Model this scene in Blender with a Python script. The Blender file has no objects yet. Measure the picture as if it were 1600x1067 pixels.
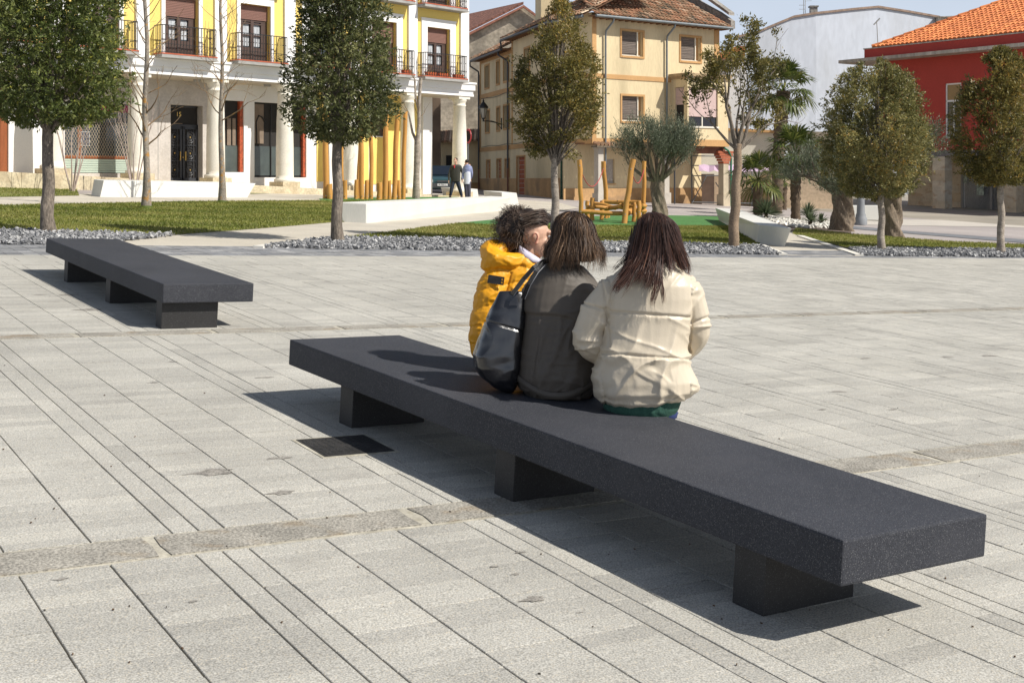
import bpy, bmesh, math, random
import numpy as np
from mathutils import Vector, Matrix, noise as mnoise
PI = math.pi
R = math.radians
random.seed(7)
RNG = np.random.default_rng(11)
SC = bpy.context.scene
COL = SC.collection
# ---------------------------------------------------------------- camera
F, YH, CZ = 2005.7, 282.03, 1.61          # focal length in px of a 1600 px wide frame, horizon row, eye height
cam = bpy.data.cameras.new('camera'); camo = bpy.data.objects.new('camera', cam); COL.objects.link(camo)
camo.location = (0, 0, CZ); camo.rotation_euler = (R(90), 0, 0)
cam.sensor_width = 36; cam.lens = F/1600*36; cam.shift_y = -(533.5-YH)/1600
cam.clip_start = .1; cam.clip_end = 3000
SC.camera = camo
# ---------------------------------------------------------------- light
SUN_AZ, SUN_EL = 113.0, 44.5
w = bpy.data.worlds.new('World'); SC.world = w; w.use_nodes = True
nt = w.node_tree; bg = nt.nodes['Background']
sky = nt.nodes.new('ShaderNodeTexSky'); sky.sky_type = 'NISHITA'; sky.sun_disc = False
sky.sun_elevation = R(SUN_EL); sky.sun_rotation = R(SUN_AZ); sky.air_density = 1.0; sky.dust_density = 1.2; sky.ozone_density = 1.0
tcw = nt.nodes.new('ShaderNodeTexCoord'); mpw = nt.nodes.new('ShaderNodeMapping'); mpw.inputs['Scale'].default_value = (1, 1, 3.5)
nzw = nt.nodes.new('ShaderNodeTexNoise'); nzw.inputs['Scale'].default_value = 2.2; nzw.inputs['Detail'].default_value = 6
rpw = nt.nodes.new('ShaderNodeValToRGB'); rpw.color_ramp.elements[0].position = .36; rpw.color_ramp.elements[1].position = .72
rpw.color_ramp.elements[0].color = (.70, .70, .70, 1); rpw.color_ramp.elements[1].color = (1, 1, 1, 1)
mxw = nt.nodes.new('ShaderNodeMixRGB'); mxw.inputs[2].default_value = (14.6, 16.2, 19.0, 1)
# natural haze: whitest at the horizon all round, clearing towards the zenith
sepw = nt.nodes.new('ShaderNodeSeparateXYZ'); nt.links.new(tcw.outputs['Generated'], sepw.inputs[0])
mrw = nt.nodes.new('ShaderNodeMapRange'); mrw.inputs['From Min'].default_value = 0.0; mrw.inputs['From Max'].default_value = .5; mrw.inputs['To Min'].default_value = 1.0; mrw.inputs['To Max'].default_value = .13; nt.links.new(sepw.outputs['Z'], mrw.inputs['Value'])
mlw = nt.nodes.new('ShaderNodeMath'); mlw.operation = 'MULTIPLY'
nt.links.new(tcw.outputs['Generated'], mpw.inputs[0]); nt.links.new(mpw.outputs[0], nzw.inputs['Vector'])
nt.links.new(nzw.outputs[0], rpw.inputs[0]); nt.links.new(rpw.outputs[0], mlw.inputs[0]); nt.links.new(mrw.outputs[0], mlw.inputs[1]); nt.links.new(mlw.outputs[0], mxw.inputs[0]); nt.links.new(sky.outputs[0], mxw.inputs[1])
nt.links.new(mxw.outputs[0], bg.inputs[0]); bg.inputs[1].default_value = .053
sl = bpy.data.lights.new('sun', 'SUN'); sl.energy = 5.0; sl.angle = R(.53); sl.color = (1, .955, .88)
so = bpy.data.objects.new('sun', sl); COL.objects.link(so)
SD = Vector((math.sin(R(SUN_AZ))*math.cos(R(SUN_EL)), math.cos(R(SUN_AZ))*math.cos(R(SUN_EL)), math.sin(R(SUN_EL))))
so.rotation_euler = (-SD).to_track_quat('-Z', 'Y').to_euler(); so.location = (30, -10, 40)
SC.view_settings.view_transform = 'Standard'; SC.view_settings.look = 'None'
SC.view_settings.exposure = 0.16; SC.view_settings.gamma = 1
SC.view_settings.use_curve_mapping = False
SC.cycles.max_bounces = 6; SC.cycles.transparent_max_bounces = 6

# ---------------------------------------------------------------- ground planes
BX, BY = .0539, .0223                      # the square falls to the right and rises away
def znear(X, Y): return -BX*X + BY*Y
def gpx(x, y, H=0):                        # photograph pixel -> point on the near plane (used for the layout only)
    k = (x-800)/F; m = (YH-y)/F
    Y = (-CZ+H)/(m+BX*k-BY); return Vector((k*Y, Y, CZ+m*Y))
_A = gpx(0, 383); _B = gpx(1600, 403); _C = Vector((-2.54, 58, .89))
_n = (_B-_A).cross(_C-_A).normalized()
def zfar(X, Y): return _A.z - (_n.x*(X-_A.x)+_n.y*(Y-_A.y))/_n.z
def fpx(x, y, dz=0):                       # pixel -> point on the far plane
    k = (x-800)/F; m = (YH-y)/F
    num = _A.z + (_n.x*_A.x+_n.y*_A.y)/_n.z - CZ
    Y = num/(m + (_n.x*k+_n.y)/_n.z); return Vector((k*Y, Y, zfar(k*Y, Y)+dz))
def at(px, Y, dz=0):                       # column px at depth Y, on the far ground
    X = (px-800)/F*Y; return Vector((X, Y, zfar(X, Y)+dz))
def hz(py, Y): return CZ+(YH-py)/F*Y
# frame of the sloping square: x along the granite bands, y along the joints away from us, z its normal
NP = Vector((BX, -BY, 1)).normalized()
def frame_from(a):                         # a = angle of the near-pointing axis u
    u = Vector((math.sin(a), -math.cos(a), 0)); u -= NP*u.dot(NP); u.normalize(); return u, NP.cross(u)
UJ, VJ = frame_from(.5531)
def mat_frame(o, x, y, z): return Matrix(((x.x, y.x, z.x, o.x), (x.y, y.y, z.y, o.y), (x.z, y.z, z.z, o.z), (0, 0, 0, 1)))
PLZ = mat_frame(Vector((0, 0, 0)), VJ, -UJ, NP)    # local (v, -u, h)

# ---------------------------------------------------------------- materials
def mat(name, col, rough=.7, var=.12, vs=1.5, fine=.0, fs=60, bump=0, bs=60, tint=None, metal=0, spec=.5, col2=None,
        stain=0, stcol=(.1, .09, .08), sts=3, stp=.6, coat=0, trans=0, stretch=None, speck=None):
    m = bpy.data.materials.new(name); m.use_nodes = True; n = m.node_tree; N = n.nodes; L = n.links
    b = N['Principled BSDF']; b.inputs['Roughness'].default_value = rough; b.inputs['Metallic'].default_value = metal
    b.inputs['Specular IOR Level'].default_value = spec
    if coat: b.inputs['Coat Weight'].default_value = coat; b.inputs['Coat Roughness'].default_value = .08
    if trans: b.inputs['Transmission Weight'].default_value = trans
    g = N.new('ShaderNodeNewGeometry'); pos = g.outputs['Position']
    if stretch:
        mp = N.new('ShaderNodeMapping'); mp.inputs['Scale'].default_value = stretch; L.new(pos, mp.inputs[0]); vec = mp.outputs[0]
    else: vec = pos
    def noi(s, det=3, v=None):
        t = N.new('ShaderNodeTexNoise'); t.inputs['Scale'].default_value = s; t.inputs['Detail'].default_value = det
        L.new(v or vec, t.inputs['Vector']); return t.outputs[0]
    def ramp(src, p0, p1, c0, c1):
        r = N.new('ShaderNodeValToRGB'); r.color_ramp.elements[0].position = p0; r.color_ramp.elements[1].position = p1
        r.color_ramp.elements[0].color = (*c0, 1); r.color_ramp.elements[1].color = (*c1, 1); L.new(src, r.inputs[0]); return r.outputs[0]
    def mix(fac, a, bb, typ='MIX'):
        x = N.new('ShaderNodeMixRGB'); x.blend_type = typ
        if isinstance(fac, (int, float)): x.inputs[0].default_value = fac
        else: L.new(fac, x.inputs[0])
        for i, v in ((1, a), (2, bb)):
            if isinstance(v, tuple): x.inputs[i].default_value = (*v, 1)
            else: L.new(v, x.inputs[i])
        return x.outputs[0]
    c2 = col2 or tuple(v*.6 for v in col)
    cur = tuple(col)
    if tint:                                # per-face attribute 0..1 towards another colour
        a = N.new('ShaderNodeAttribute'); a.attribute_name = 'tint'
        if isinstance(tint, list):
            r = N.new('ShaderNodeValToRGB'); els = r.color_ramp.elements
            for i, (p, c) in enumerate(tint):
                e = els[i] if i < 2 else els.new(p)
                e.position = p; e.color = (*c, 1)
            L.new(a.outputs['Fac'], r.inputs[0]); cur = r.outputs[0]
        else: cur = mix(a.outputs['Fac'], cur, tuple(tint))
    if var:
        f = ramp(noi(vs, 5), .3, .7, (1-var,)*3, (1+var,)*3)
        cur = mix(1, cur, f, 'MULTIPLY')
    if fine:
        f = ramp(noi(fs, 2), .35, .65, (1-fine,)*3, (1+fine,)*3)
        cur = mix(1, cur, f, 'MULTIPLY')
    if speck:                               # (scale, density, colour)
        v = N.new('ShaderNodeTexVoronoi'); v.inputs['Scale'].default_value = speck[0]; L.new(vec, v.inputs['Vector'])
        s = N.new('ShaderNodeSeparateColor'); L.new(v.outputs['Color'], s.inputs[0])
        cur = mix(ramp(s.outputs[0], speck[1], speck[1]+.02, (0, 0, 0), (1, 1, 1)), cur, tuple(speck[2]))
    if stain:
        f = ramp(noi(sts, 6), stp, stp+.12, (0, 0, 0), (stain,)*3)
        cur = mix(f, cur, tuple(stcol))
    if isinstance(cur, tuple): b.inputs['Base Color'].default_value = (*cur, 1)
    else: L.new(cur, b.inputs['Base Color'])
    if bump:
        bm = N.new('ShaderNodeBump'); bm.inputs['Strength'].default_value = bump; bm.inputs['Distance'].default_value = .02
        L.new(noi(bs, 4), bm.inputs['Height']); L.new(bm.outputs[0], b.inputs['Normal'])
    return m
def glass(name, col=(.02, .025, .03), rough=.06):
    m = bpy.data.materials.new(name); m.use_nodes = True; b = m.node_tree.nodes['Principled BSDF']
    b.inputs['Base Color'].default_value = (*col, 1); b.inputs['Roughness'].default_value = rough
    b.inputs['Specular IOR Level'].default_value = .9; b.inputs['Alpha'].default_value = 1
    return m

def leafmat(name, ramp_, rough=.45):
    m = mat(name, ramp_[0][1], rough, .12, 2, tint=ramp_, spec=.4); b = m.node_tree.nodes['Principled BSDF']
    tr = m.node_tree.nodes.new('ShaderNodeBsdfTranslucent'); mx = m.node_tree.nodes.new('ShaderNodeMixShader'); mx.inputs[0].default_value = .34
    src = b.inputs['Base Color'].links[0].from_socket; m.node_tree.links.new(src, tr.inputs[0])
    out = [n for n in m.node_tree.nodes if n.type == 'OUTPUT_MATERIAL'][0]
    m.node_tree.links.new(b.outputs[0], mx.inputs[1]); m.node_tree.links.new(tr.outputs[0], mx.inputs[2]); m.node_tree.links.new(mx.outputs[0], out.inputs[0]); return m

# ---------------------------------------------------------------- objects
def tag(o, label=None, cat=None, group=None, kind=None):
    for k, v in (('label', label), ('category', cat), ('group', group), ('kind', kind)):
        if v: o[k] = v
    return o
def empty(name, loc=(0, 0, 0), rz=0, label=None, cat=None, group=None, mw=None):
    o = bpy.data.objects.new(name, None); COL.objects.link(o); o.empty_display_size = .2
    if mw is not None: o.matrix_world = mw
    else: o.location = loc; o.rotation_euler = (0, 0, rz)
    return tag(o, label, cat, group)
def link(name, me, parent=None, m=None):
    o = bpy.data.objects.new(name, me); COL.objects.link(o)
    if parent is not None: o.parent = parent
    if m is not None:
        me.materials.clear()
        for x in (m if isinstance(m, (list, tuple)) else [m]): me.materials.append(x)
    return o
class MB:
    """collects simple shapes into one mesh"""
    def __init__(s): s.v = []; s.f = []; s.mi = []; s.t = []; s.sm = []
    def add(s, vs, fs, mi=0, t=0., sm=False):
        b = len(s.v); s.v += [tuple(p) for p in vs]
        for f in fs: s.f.append(tuple(b+i for i in f)); s.mi.append(mi); s.t.append(t); s.sm.append(sm)
        return s
    def box(s, c, d, rz=0, mi=0, t=0., M=None, taper=1):
        x, y, z = d[0]/2, d[1]/2, d[2]/2; P = []
        for k in (-1, 1):
            q = taper if k > 0 else 1
            P += [(-x*q, -y*q, k*z), (x*q, -y*q, k*z), (x*q, y*q, k*z), (-x*q, y*q, k*z)]
        ca, sa = math.cos(rz), math.sin(rz)
        P = [(p[0]*ca-p[1]*sa+c[0], p[0]*sa+p[1]*ca+c[1], p[2]+c[2]) for p in P]
        if M is not None: P = [M @ Vector(p) for p in P]
        return s.add(P, [(3, 2, 1, 0), (4, 5, 6, 7), (0, 1, 5, 4), (1, 2, 6, 5), (2, 3, 7, 6), (3, 0, 4, 7)], mi, t)
    def bb(s, x0, x1, y0, y1, z0, z1, mi=0, t=0.):
        return s.box(((x0+x1)/2, (y0+y1)/2, (z0+z1)/2), (abs(x1-x0), abs(y1-y0), abs(z1-z0)), 0, mi, t)
    def prism(s, pts, z0, z1, mi=0, t=0.):          # footprint pts [(x,y)] extruded in z
        n = len(pts); V = [(*p, z0) for p in pts]+[(*p, z1) for p in pts]
        return s.add(V, [tuple(range(n))[::-1], tuple(range(n, 2*n))]+[(i, (i+1) % n, n+(i+1) % n, n+i) for i in range(n)], mi, t)
    def hull(s, low, high, mi=0, t=0.):             # two matching 3-D rings
        n = len(low)
        return s.add(list(low)+list(high), [tuple(range(n))[::-1], tuple(range(n, 2*n))]+[(i, (i+1) % n, n+(i+1) % n, n+i) for i in range(n)], mi, t)
    def tube(s, pts, rad, n=8, mi=0, t=0., cap=True, sm=True, jit=0):
        pts = [Vector(p) for p in pts]
        if not isinstance(rad, (list, tuple)): rad = [rad]*len(pts)
        V = []; T0 = None; a = None
        for i, p in enumerate(pts):
            T = (pts[min(i+1, len(pts)-1)]-pts[max(i-1, 0)])
            if T.length < 1e-9: T = Vector((0, 0, 1))
            T.normalize()
            if a is None: a = T.orthogonal().normalized()
            else:
                a = a-T*a.dot(T)
                if a.length < 1e-6: a = T.orthogonal()
                a.normalize()
            b = T.cross(a)
            for k in range(n):
                th = 2*PI*k/n; r = rad[i]*(1+(random.uniform(-jit, jit) if jit else 0))
                V.append(p+a*math.cos(th)*r+b*math.sin(th)*r)
        Fs = [(i*n+k, i*n+(k+1) % n, (i+1)*n+(k+1) % n, (i+1)*n+k) for i in range(len(pts)-1) for k in range(n)]
        s.add(V, Fs, mi, t, sm)
        if cap:
            m = len(pts)-1
            s.add([V[k] for k in range(n)], [tuple(range(n))[::-1]], mi, t)
            s.add([V[m*n+k] for k in range(n)], [tuple(range(n))], mi, t)
        return s
    def lathe(s, prof, c=(0, 0, 0), n=16, mi=0, t=0., sm=True):   # prof [(r,z)]
        V = [(c[0]+r*math.cos(2*PI*k/n), c[1]+r*math.sin(2*PI*k/n), c[2]+z) for r, z in prof for k in range(n)]
        Fs = [(i*n+k, i*n+(k+1) % n, (i+1)*n+(k+1) % n, (i+1)*n+k) for i in range(len(prof)-1) for k in range(n)]
        s.add(V, Fs, mi, t, sm); m = len(prof)-1
        s.add([V[k] for k in range(n)], [tuple(range(n))[::-1]], mi, t); s.add([V[m*n+k] for k in range(n)], [tuple(range(n))], mi, t)
        return s
    def build(s, name, m=None, parent=None, bevel=0):
        me = bpy.data.meshes.new(name); me.from_pydata(s.v, [], s.f)
        if m is not None:
            for x in (m if isinstance(m, (list, tuple)) else [m]): me.materials.append(x)
        me.polygons.foreach_set('material_index', s.mi); me.polygons.foreach_set('use_smooth', s.sm)
        if any(s.t):
            a = me.attributes.new('tint', 'FLOAT', 'FACE'); a.data.foreach_set('value', s.t)
        me.update()
        o = link(name, me, parent)
        if bevel:
            bm = bmesh.new(); bm.from_mesh(me); bmesh.ops.remove_doubles(bm, verts=bm.verts, dist=1e-5)
            bmesh.ops.bevel(bm, geom=list(bm.edges), offset=bevel, segments=2, affect='EDGES', profile=.6); bm.to_mesh(me); bm.free()
        return o
def np_mesh(name, V, Fc, m, parent=None, tint=None, smooth=False):
    """V (n,3), Fc (m,k) arrays -> object"""
    me = bpy.data.meshes.new(name); k = Fc.shape[1]
    me.vertices.add(len(V)); me.vertices.foreach_set('co', V.astype(np.float32).ravel())
    me.loops.add(Fc.size); me.loops.foreach_set('vertex_index', Fc.astype(np.int32).ravel())
    me.polygons.add(len(Fc)); me.polygons.foreach_set('loop_start', np.arange(0, Fc.size, k, dtype=np.int32))
    me.polygons.foreach_set('loop_total', np.full(len(Fc), k, dtype=np.int32))
    me.polygons.foreach_set('use_smooth', np.full(len(Fc), smooth))
    me.update(calc_edges=True)
    if tint is not None:
        a = me.attributes.new('tint', 'FLOAT', 'FACE'); a.data.foreach_set('value', tint.astype(np.float32))
    me.materials.append(m)
    return link(name, me, parent)
def rotmats(n, rng, tilt=None):
    """random rotation matrices"""
    q = rng.normal(size=(n, 4)); q /= np.linalg.norm(q, axis=1)[:, None]
    a, b, c, d = q.T
    return np.stack([np.stack([1-2*(c*c+d*d), 2*(b*c-a*d), 2*(b*d+a*c)], 1), np.stack([2*(b*c+a*d), 1-2*(b*b+d*d), 2*(c*d-a*b)], 1), np.stack([2*(b*d-a*c), 2*(c*d+a*b), 1-2*(b*b+c*c)], 1)], 1)
def copy_tree(o, parent=None, **kw):
    c = o.copy(); COL.objects.link(c)
    if parent is not None: c.parent = parent
    for ch in list(o.children): copy_tree(ch, c)
    return c
def pnoise(P, seed=0, sc=1.):
    """cheap smooth noise for arrays, about -1..1"""
    r = np.random.default_rng(seed); out = np.zeros(len(P))
    for i in range(6):
        d = r.normal(size=3); d /= np.linalg.norm(d); d2 = r.normal(size=3); d2 /= np.linalg.norm(d2)
        f = sc*r.uniform(.6, 1.7)
        out += np.sin(P@d*f+r.uniform(0, 6))*np.sin(P@d2*f*1.3+r.uniform(0, 6))
    return out/2.2
# ================================================================ materials
M = {}
M['bed'] = mat('joint_sand', (.045, .04, .035), .95, .3, 3)
M['paver'] = mat('granite_aggregate_paver', (.43, .415, .375), .85, .13, 1.1, .34, 150, .12, 260, spec=.3,
                 tint=[(0, (.340, .328, .296)), (.5, (.408, .394, .354)), (1, (.460, .442, .392))], stain=.24, stcol=(.17, .15, .13), sts=2.0, stp=.62, speck=(240, .93, (.50, .45, .36)))
M['band'] = mat('rough_granite', (.315, .295, .255), .95, .2, 5, .34, 90, .5, 80, spec=.3, stain=.5, stcol=(.27, .20, .12), sts=6, stp=.55)
M['mortar'] = mat('pale_mortar', (.44, .41, .335), .95, .25, 8, .1, 80, .2, 60, stain=.6, stcol=(.30, .27, .2), sts=14, stp=.5)
M['slate'] = mat('blue_grey_setts', (.17, .175, .185), .75, .3, 2.5, .2, 60, .15, 60, tint=(.34, .335, .33))
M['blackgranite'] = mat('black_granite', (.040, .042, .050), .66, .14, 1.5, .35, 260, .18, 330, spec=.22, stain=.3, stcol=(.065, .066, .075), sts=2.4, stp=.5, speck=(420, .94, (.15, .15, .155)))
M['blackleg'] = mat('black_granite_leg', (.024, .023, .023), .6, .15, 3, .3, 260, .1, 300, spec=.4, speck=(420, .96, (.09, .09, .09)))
M['gravel'] = mat('slate_gravel', (.3, .31, .33), .8, .1, 2, .1, 30, tint=[(0, (.09, .092, .096)), (.5, (.25, .25, .255)), (1, (.58, .57, .55))])
M['lawn'] = mat('lawn_soil', (.19, .20, .05), .95, .35, .5, .35, 18, .5, 40, col2=(.1, .1, .02), stain=.7, stcol=(.17, .155, .05), sts=.9, stp=.45)
M['grass'] = leafmat('grass_blades', [(0, (.10, .135, .018)), (.5, (.24, .25, .05)), (1, (.42, .36, .14))], .7)
M['turf'] = mat('artificial_turf', (.065, .185, .045), .85, .12, .8, .2, 40, .4, 60)
M['path'] = mat('cream_concrete', (.50, .455, .375), .85, .10, .7, .12, 60, .1, 60, stain=.35, stcol=(.36, .33, .28), sts=.5, stp=.55)
M['kerb'] = mat('white_kerb', (.68, .65, .58), .8, .1, 2)
M['street'] = mat('pinkish_paving', (.36, .32, .30), .85, .14, .35, .12, 30, .1, 40, stain=.5, stcol=(.44, .40, .36), sts=.25, stp=.5)
M['whiteconc'] = mat('white_concrete', (.66, .65, .60), .7, .05, 1.2, .03, 40, .05, 40, stain=.25, stcol=(.55, .52, .42), sts=1.6, stp=.62, stretch=(1, 1, .3))
M['earth'] = mat('ground_earth', (.30, .27, .22), .95, .2, .3)
M['iron'] = mat('cast_iron', (.05, .048, .046), .55, .3, 12, .3, 200, .5, 120, metal=.4)

# ---------------------------------------------------------------- the wide ground
def far_poly(name, pts, m, dz, kind='structure', **kw):
    """polygon of photograph pixels laid on the far plane"""
    P = [p if isinstance(p, Vector) else fpx(*p) for p in pts]; P = [Vector((p.x, p.y, zfar(p.x, p.y)+dz)) for p in P]
    me = bpy.data.meshes.new(name); bm = bmesh.new(); f = bm.faces.new([bm.verts.new(p) for p in P]); bmesh.ops.triangulate(bm, faces=[f]); bmesh.ops.recalc_face_normals(bm, faces=bm.faces)
    if bm.faces[:][0].normal.z < 0: bmesh.ops.reverse_faces(bm, faces=bm.faces)
    bm.to_mesh(me); bm.free(); o = link(name, me, None, m); o['kind'] = kind
    return o, P
# ground sheet: near slope to the kerb line, then the gentler far slope, flattening out beyond the houses
cd = Vector((_B.x-_A.x, _B.y-_A.y)).normalized(); cn = Vector((-cd.y, cd.x))   # along / away from the kerb line
g = MB(); rows = []
for dist in (-45, -6, -2, 0, 60, 110, 260, 1400):
    row = []
    for al in (-900, -120, -40, 0, 40, 120, 900):
        q = Vector((_A.x, _A.y))+cd*al+cn*dist
        al_c = max(-45, min(60, al)); dc = min(dist, 110); qc = Vector((_A.x, _A.y))+cd*al_c+cn*dc
        z = znear(qc.x, qc.y) if dist < 0 else zfar(qc.x, qc.y)
        row.append((q.x, q.y, z-(.030 if dist > -1 else .06)))
    rows.append(row)
for i in range(len(rows)-1):
    for j in range(6): g.add([rows[i][j], rows[i][j+1], rows[i+1][j+1], rows[i+1][j]], [(0, 1, 2, 3)])
g.build('ground', M['earth'])['kind'] = 'structure'

# ---------------------------------------------------------------- the paved square
plaza = MB(); plaza.bb(-8, 46, -1.5, 18.32, -.16, -.016)
PZ = plaza.build('plaza', M['bed']); PZ['kind'] = 'structure'; PZ.matrix_world = PLZ
PZI = PLZ.inverted()
WS = .3224; NS = .1072; PER = 3*WS+2*NS                   # strip pattern: three wide, two narrow
strips = []
v = 1.762-10*PER
while v < 42:
    for wd in (WS, WS, WS, NS, NS): strips.append((v, wd)); v += wd
bands = [(4.845, 5.130), (10.185, 10.42)]                 # rough granite bands across (distance along -u)
segs = [(1.2, 4.845), (5.130, 10.185), (10.42, 15.58)]
cells = []
rp = random.Random(3)
for (a, b) in segs:
    for (v0, wd) in strips:
        ln = NS if wd > .2 else WS
        y = a+rp.uniform(-.6, 0)*ln
        while y < b:
            y0, y1 = max(a, y), min(b, y+ln)
            if y1-y0 > .02: cells.append((v0, v0+wd, y0, y1))
            y += ln
def vis_px(x, y, h=0):
    p = PLZ @ Vector((x, y, h))
    if p.y < .5: return None
    return 800+F*p.x/p.y, YH-F*(p.z-CZ)/p.y
GJ, GC = .0033, .0014
vis = []
for c in cells:
    q = vis_px((c[0]+c[1])/2, (c[2]+c[3])/2)
    if q is None: continue
    far = not (-260 < q[0] < 1860 and q[1] < 1200)
    if far: continue
    inside = 0 < q[0] < 1600 and q[1] < 1067
    # hidden under the bench shape? still laid; only ranked lower
    area = abs(c[1]-c[0])*abs(c[3]-c[2])/(c[2]+2)**2 if inside else 0
    vis.append((area, c, q, inside))
def frame_px(q): return 0 < q[0] < 1600 and 0 < q[1] < 1067
vis.sort(key=lambda t: -t[2][1] if t[3] else 1e9)
near300 = [t for t in vis if t[3]][:300]; rest = vis[300:] if len(near300) == 300 else []
near_ids = set(id(t) for t in near300); rest = [t for t in vis if id(t) not in near_ids]
meshes = {}
def paver_mesh(w_, l_, k):
    key = (round(w_, 3), round(l_, 3), k)
    if key not in meshes:
        b = MB(); x, y = w_/2-GJ, l_/2-GC
        e = .002
        b.add([(-x, -y, -.02), (x, -y, -.02), (x, y, -.02), (-x, y, -.02), (-x, -y, -e), (x, -y, -e), (x, y, -e), (-x, y, -e),
               (-x+e, -y+e*.6, 0), (x-e, -y+e*.6, 0), (x-e, y-e*.6, 0), (-x+e, y-e*.6, 0)],
              [(8, 9, 10, 11), (4, 5, 9, 8), (5, 6, 10, 9), (6, 7, 11, 10), (7, 4, 8, 11), (0, 1, 5, 4), (1, 2, 6, 5), (2, 3, 7, 6), (3, 0, 4, 7)], 0, .06+.88*(k/6))
        me = bpy.data.meshes.new('paver'); me.from_pydata(b.v, [], b.f); me.materials.append(M['paver'])
        a = me.attributes.new('tint', 'FLOAT', 'FACE'); a.data.foreach_set('value', b.t); meshes[key] = me
    return meshes[key]
for _, c, q, _i in near300:
    k = min(6, max(0, int(rp.gauss(3, 1.4))))
    o = bpy.data.objects.new('paver', paver_mesh(c[1]-c[0], c[3]-c[2], k)); COL.objects.link(o); o.parent = PZ
    o.location = ((c[0]+c[1])/2, (c[2]+c[3])/2, rp.uniform(-.0012, .0008)); o.rotation_euler = (rp.uniform(-.003, .003), rp.uniform(-.002, .002), 0)
C = np.array([t[1] for t in rest]); n = len(C)
X0, X1, Y0, Y1 = C[:, 0]+GJ, C[:, 1]-GJ, C[:, 2]+GC, C[:, 3]-GC
zt = RNG.uniform(-.0012, .0008, n)
V = np.zeros((n, 8, 3))
for i, (xx, yy) in enumerate(((X0, Y0), (X1, Y0), (X1, Y1), (X0, Y1))):
    V[:, i] = np.stack([xx, yy, np.full(n, -.02)], 1); V[:, i+4] = np.stack([xx, yy, zt+RNG.uniform(-.0004, .0004, n)], 1)
FF = np.array([(4, 5, 6, 7), (0, 1, 5, 4), (1, 2, 6, 5), (2, 3, 7, 6), (3, 0, 4, 7)])
Fc = (np.arange(n)[:, None, None]*8+FF).reshape(-1, 4)
tv = np.clip(RNG.normal(.5, .2, n), .05, .95)
pf = np_mesh('paver_field', V.reshape(-1, 3), Fc, M['paver'], PZ, np.repeat(tv, 5)); pf['kind'] = 'stuff'
# granite bands
for bi, (b0, b1) in enumerate(bands):
    mm = MB(); mm.bb(-8, 46, b0+.002, b1-.002, -.03, -.003); mm.build('mortar_bed', M['mortar'], PZ)
    x = .31-1.1*7
    while x < 44:
        ln = 1.10+(rp.uniform(-.12, .12) if bi else rp.uniform(-.04, .04)); y0, y1 = b0+.022, b1-.022
        P = [(x+.02, y0), (x+ln*.3, y0+rp.uniform(-.006, .006)), (x+ln*.6, y0+rp.uniform(-.006, .006)), (x+ln-.03, y0+rp.uniform(0, .008)), (x+ln-.02+rp.uniform(-.02, .01), (y0+y1)/2),
             (x+ln-.03, y1), (x+ln*.6, y1+rp.uniform(-.006, .006)), (x+ln*.3, y1+rp.uniform(-.006, .006)), (x+.02, y1), (x+.03+rp.uniform(-.02, .02), (y0+y1)/2)]
        s = MB(); s.prism(P, -.03, .0015); s.build('granite_slab', M['band'], PZ); x += ln
# pale edging course and blue-grey sett strip before the gravel
mm = MB(); x = -8
while x < 45:
    for r_ in range(3):
        y0 = 15.6+r_*.4; mm.bb(x+.004+(.2 if r_ == 1 else 0), x+.596+(.2 if r_ == 1 else 0), y0+.003, y0+.396, -.03, .0, 0, rp.uniform(.3, .8))
    x += .6
o = mm.build('edging_slab_course', M['paver'], PZ); o['kind'] = 'stuff'
mm = MB(); x = -8
while x < 45:
    for r_ in range(14): mm.bb(x+.003, x+.197, 16.81+r_*.1035, 16.81+r_*.1035+.099, -.03, rp.uniform(-.001, .001), 0, rp.random()**2*.9+.02)
    x += .2
o = mm.build('sett_strip', M['slate'], PZ); o['kind'] = 'stuff'
# small dark debris and chewing-gum spots on the paving
sp = MB()
for (px, py, s_) in [(332, 738, .09), (432, 716, .05), (520, 700, .0), (440, 770, .05), (833, 936, .04), (690, 590, .03), (1545, 556, .07), (1480, 558, .06), (1350, 560, .05), (1310, 612, .05), (1395, 640, .03), (140, 484, .1), (106, 461, .07), (60, 461, .05), (410, 590, .05), (240, 598, .03),
                       (690, 655, .03), (772, 885, .015), (806, 897, .015), (812, 863, .02), (1080, 720, .02), (905, 957, .012), (300, 940, .015), (95, 905, .02), (1285, 640, .03), (1170, 600, .03), (1400, 470, .04), (1240, 440, .04), (510, 580, .03), (270, 565, .025)]:
    if s_ == 0: continue
    c = PZI @ gpx(px, py); n_ = 26; s_ *= .8; ph_ = rp.uniform(0, 6)
    sp.add([(c.x+s_*(1+.35*math.sin(3*2*PI*i/n_+ph_)+.2*math.sin(7*2*PI*i/n_+ph_*2))*math.cos(2*PI*i/n_)*1.5, c.y+s_*(.6+.25*math.sin(2*2*PI*i/n_+ph_)+.12*math.sin(5*2*PI*i/n_))*math.sin(2*PI*i/n_), .0022) for i in range(n_)], [tuple(range(n_))])
M['spot'] = mat('dried_spill', (.27, .25, .22), .85, .3, 20, .35, 120)
o = sp.build('dried_spill_stain', M['spot'], PZ); o['kind'] = 'stuff'
db = MB()
for i in range(90):
    px, py = rp.uniform(0, 1600), 560+rp.random()**1.3*500; c = PZI @ gpx(px, py); s_ = rp.uniform(.0015, .005)
    db.box((c.x, c.y, .0035), (s_*2, s_*rp.uniform(.5, 1.5), s_), rp.uniform(0, 3), 0, rp.random())
M['debris'] = mat('dry_leaf_crumbs', (.14, .08, .04), .9, .2, 30, tint=(.05, .045, .04))
o = db.build('leaf_crumbs', M['debris']); o.matrix_world = PLZ; tag(o, 'tiny dry leaf crumbs and grit scattered over the pale paving', 'grit', kind='stuff')
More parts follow.
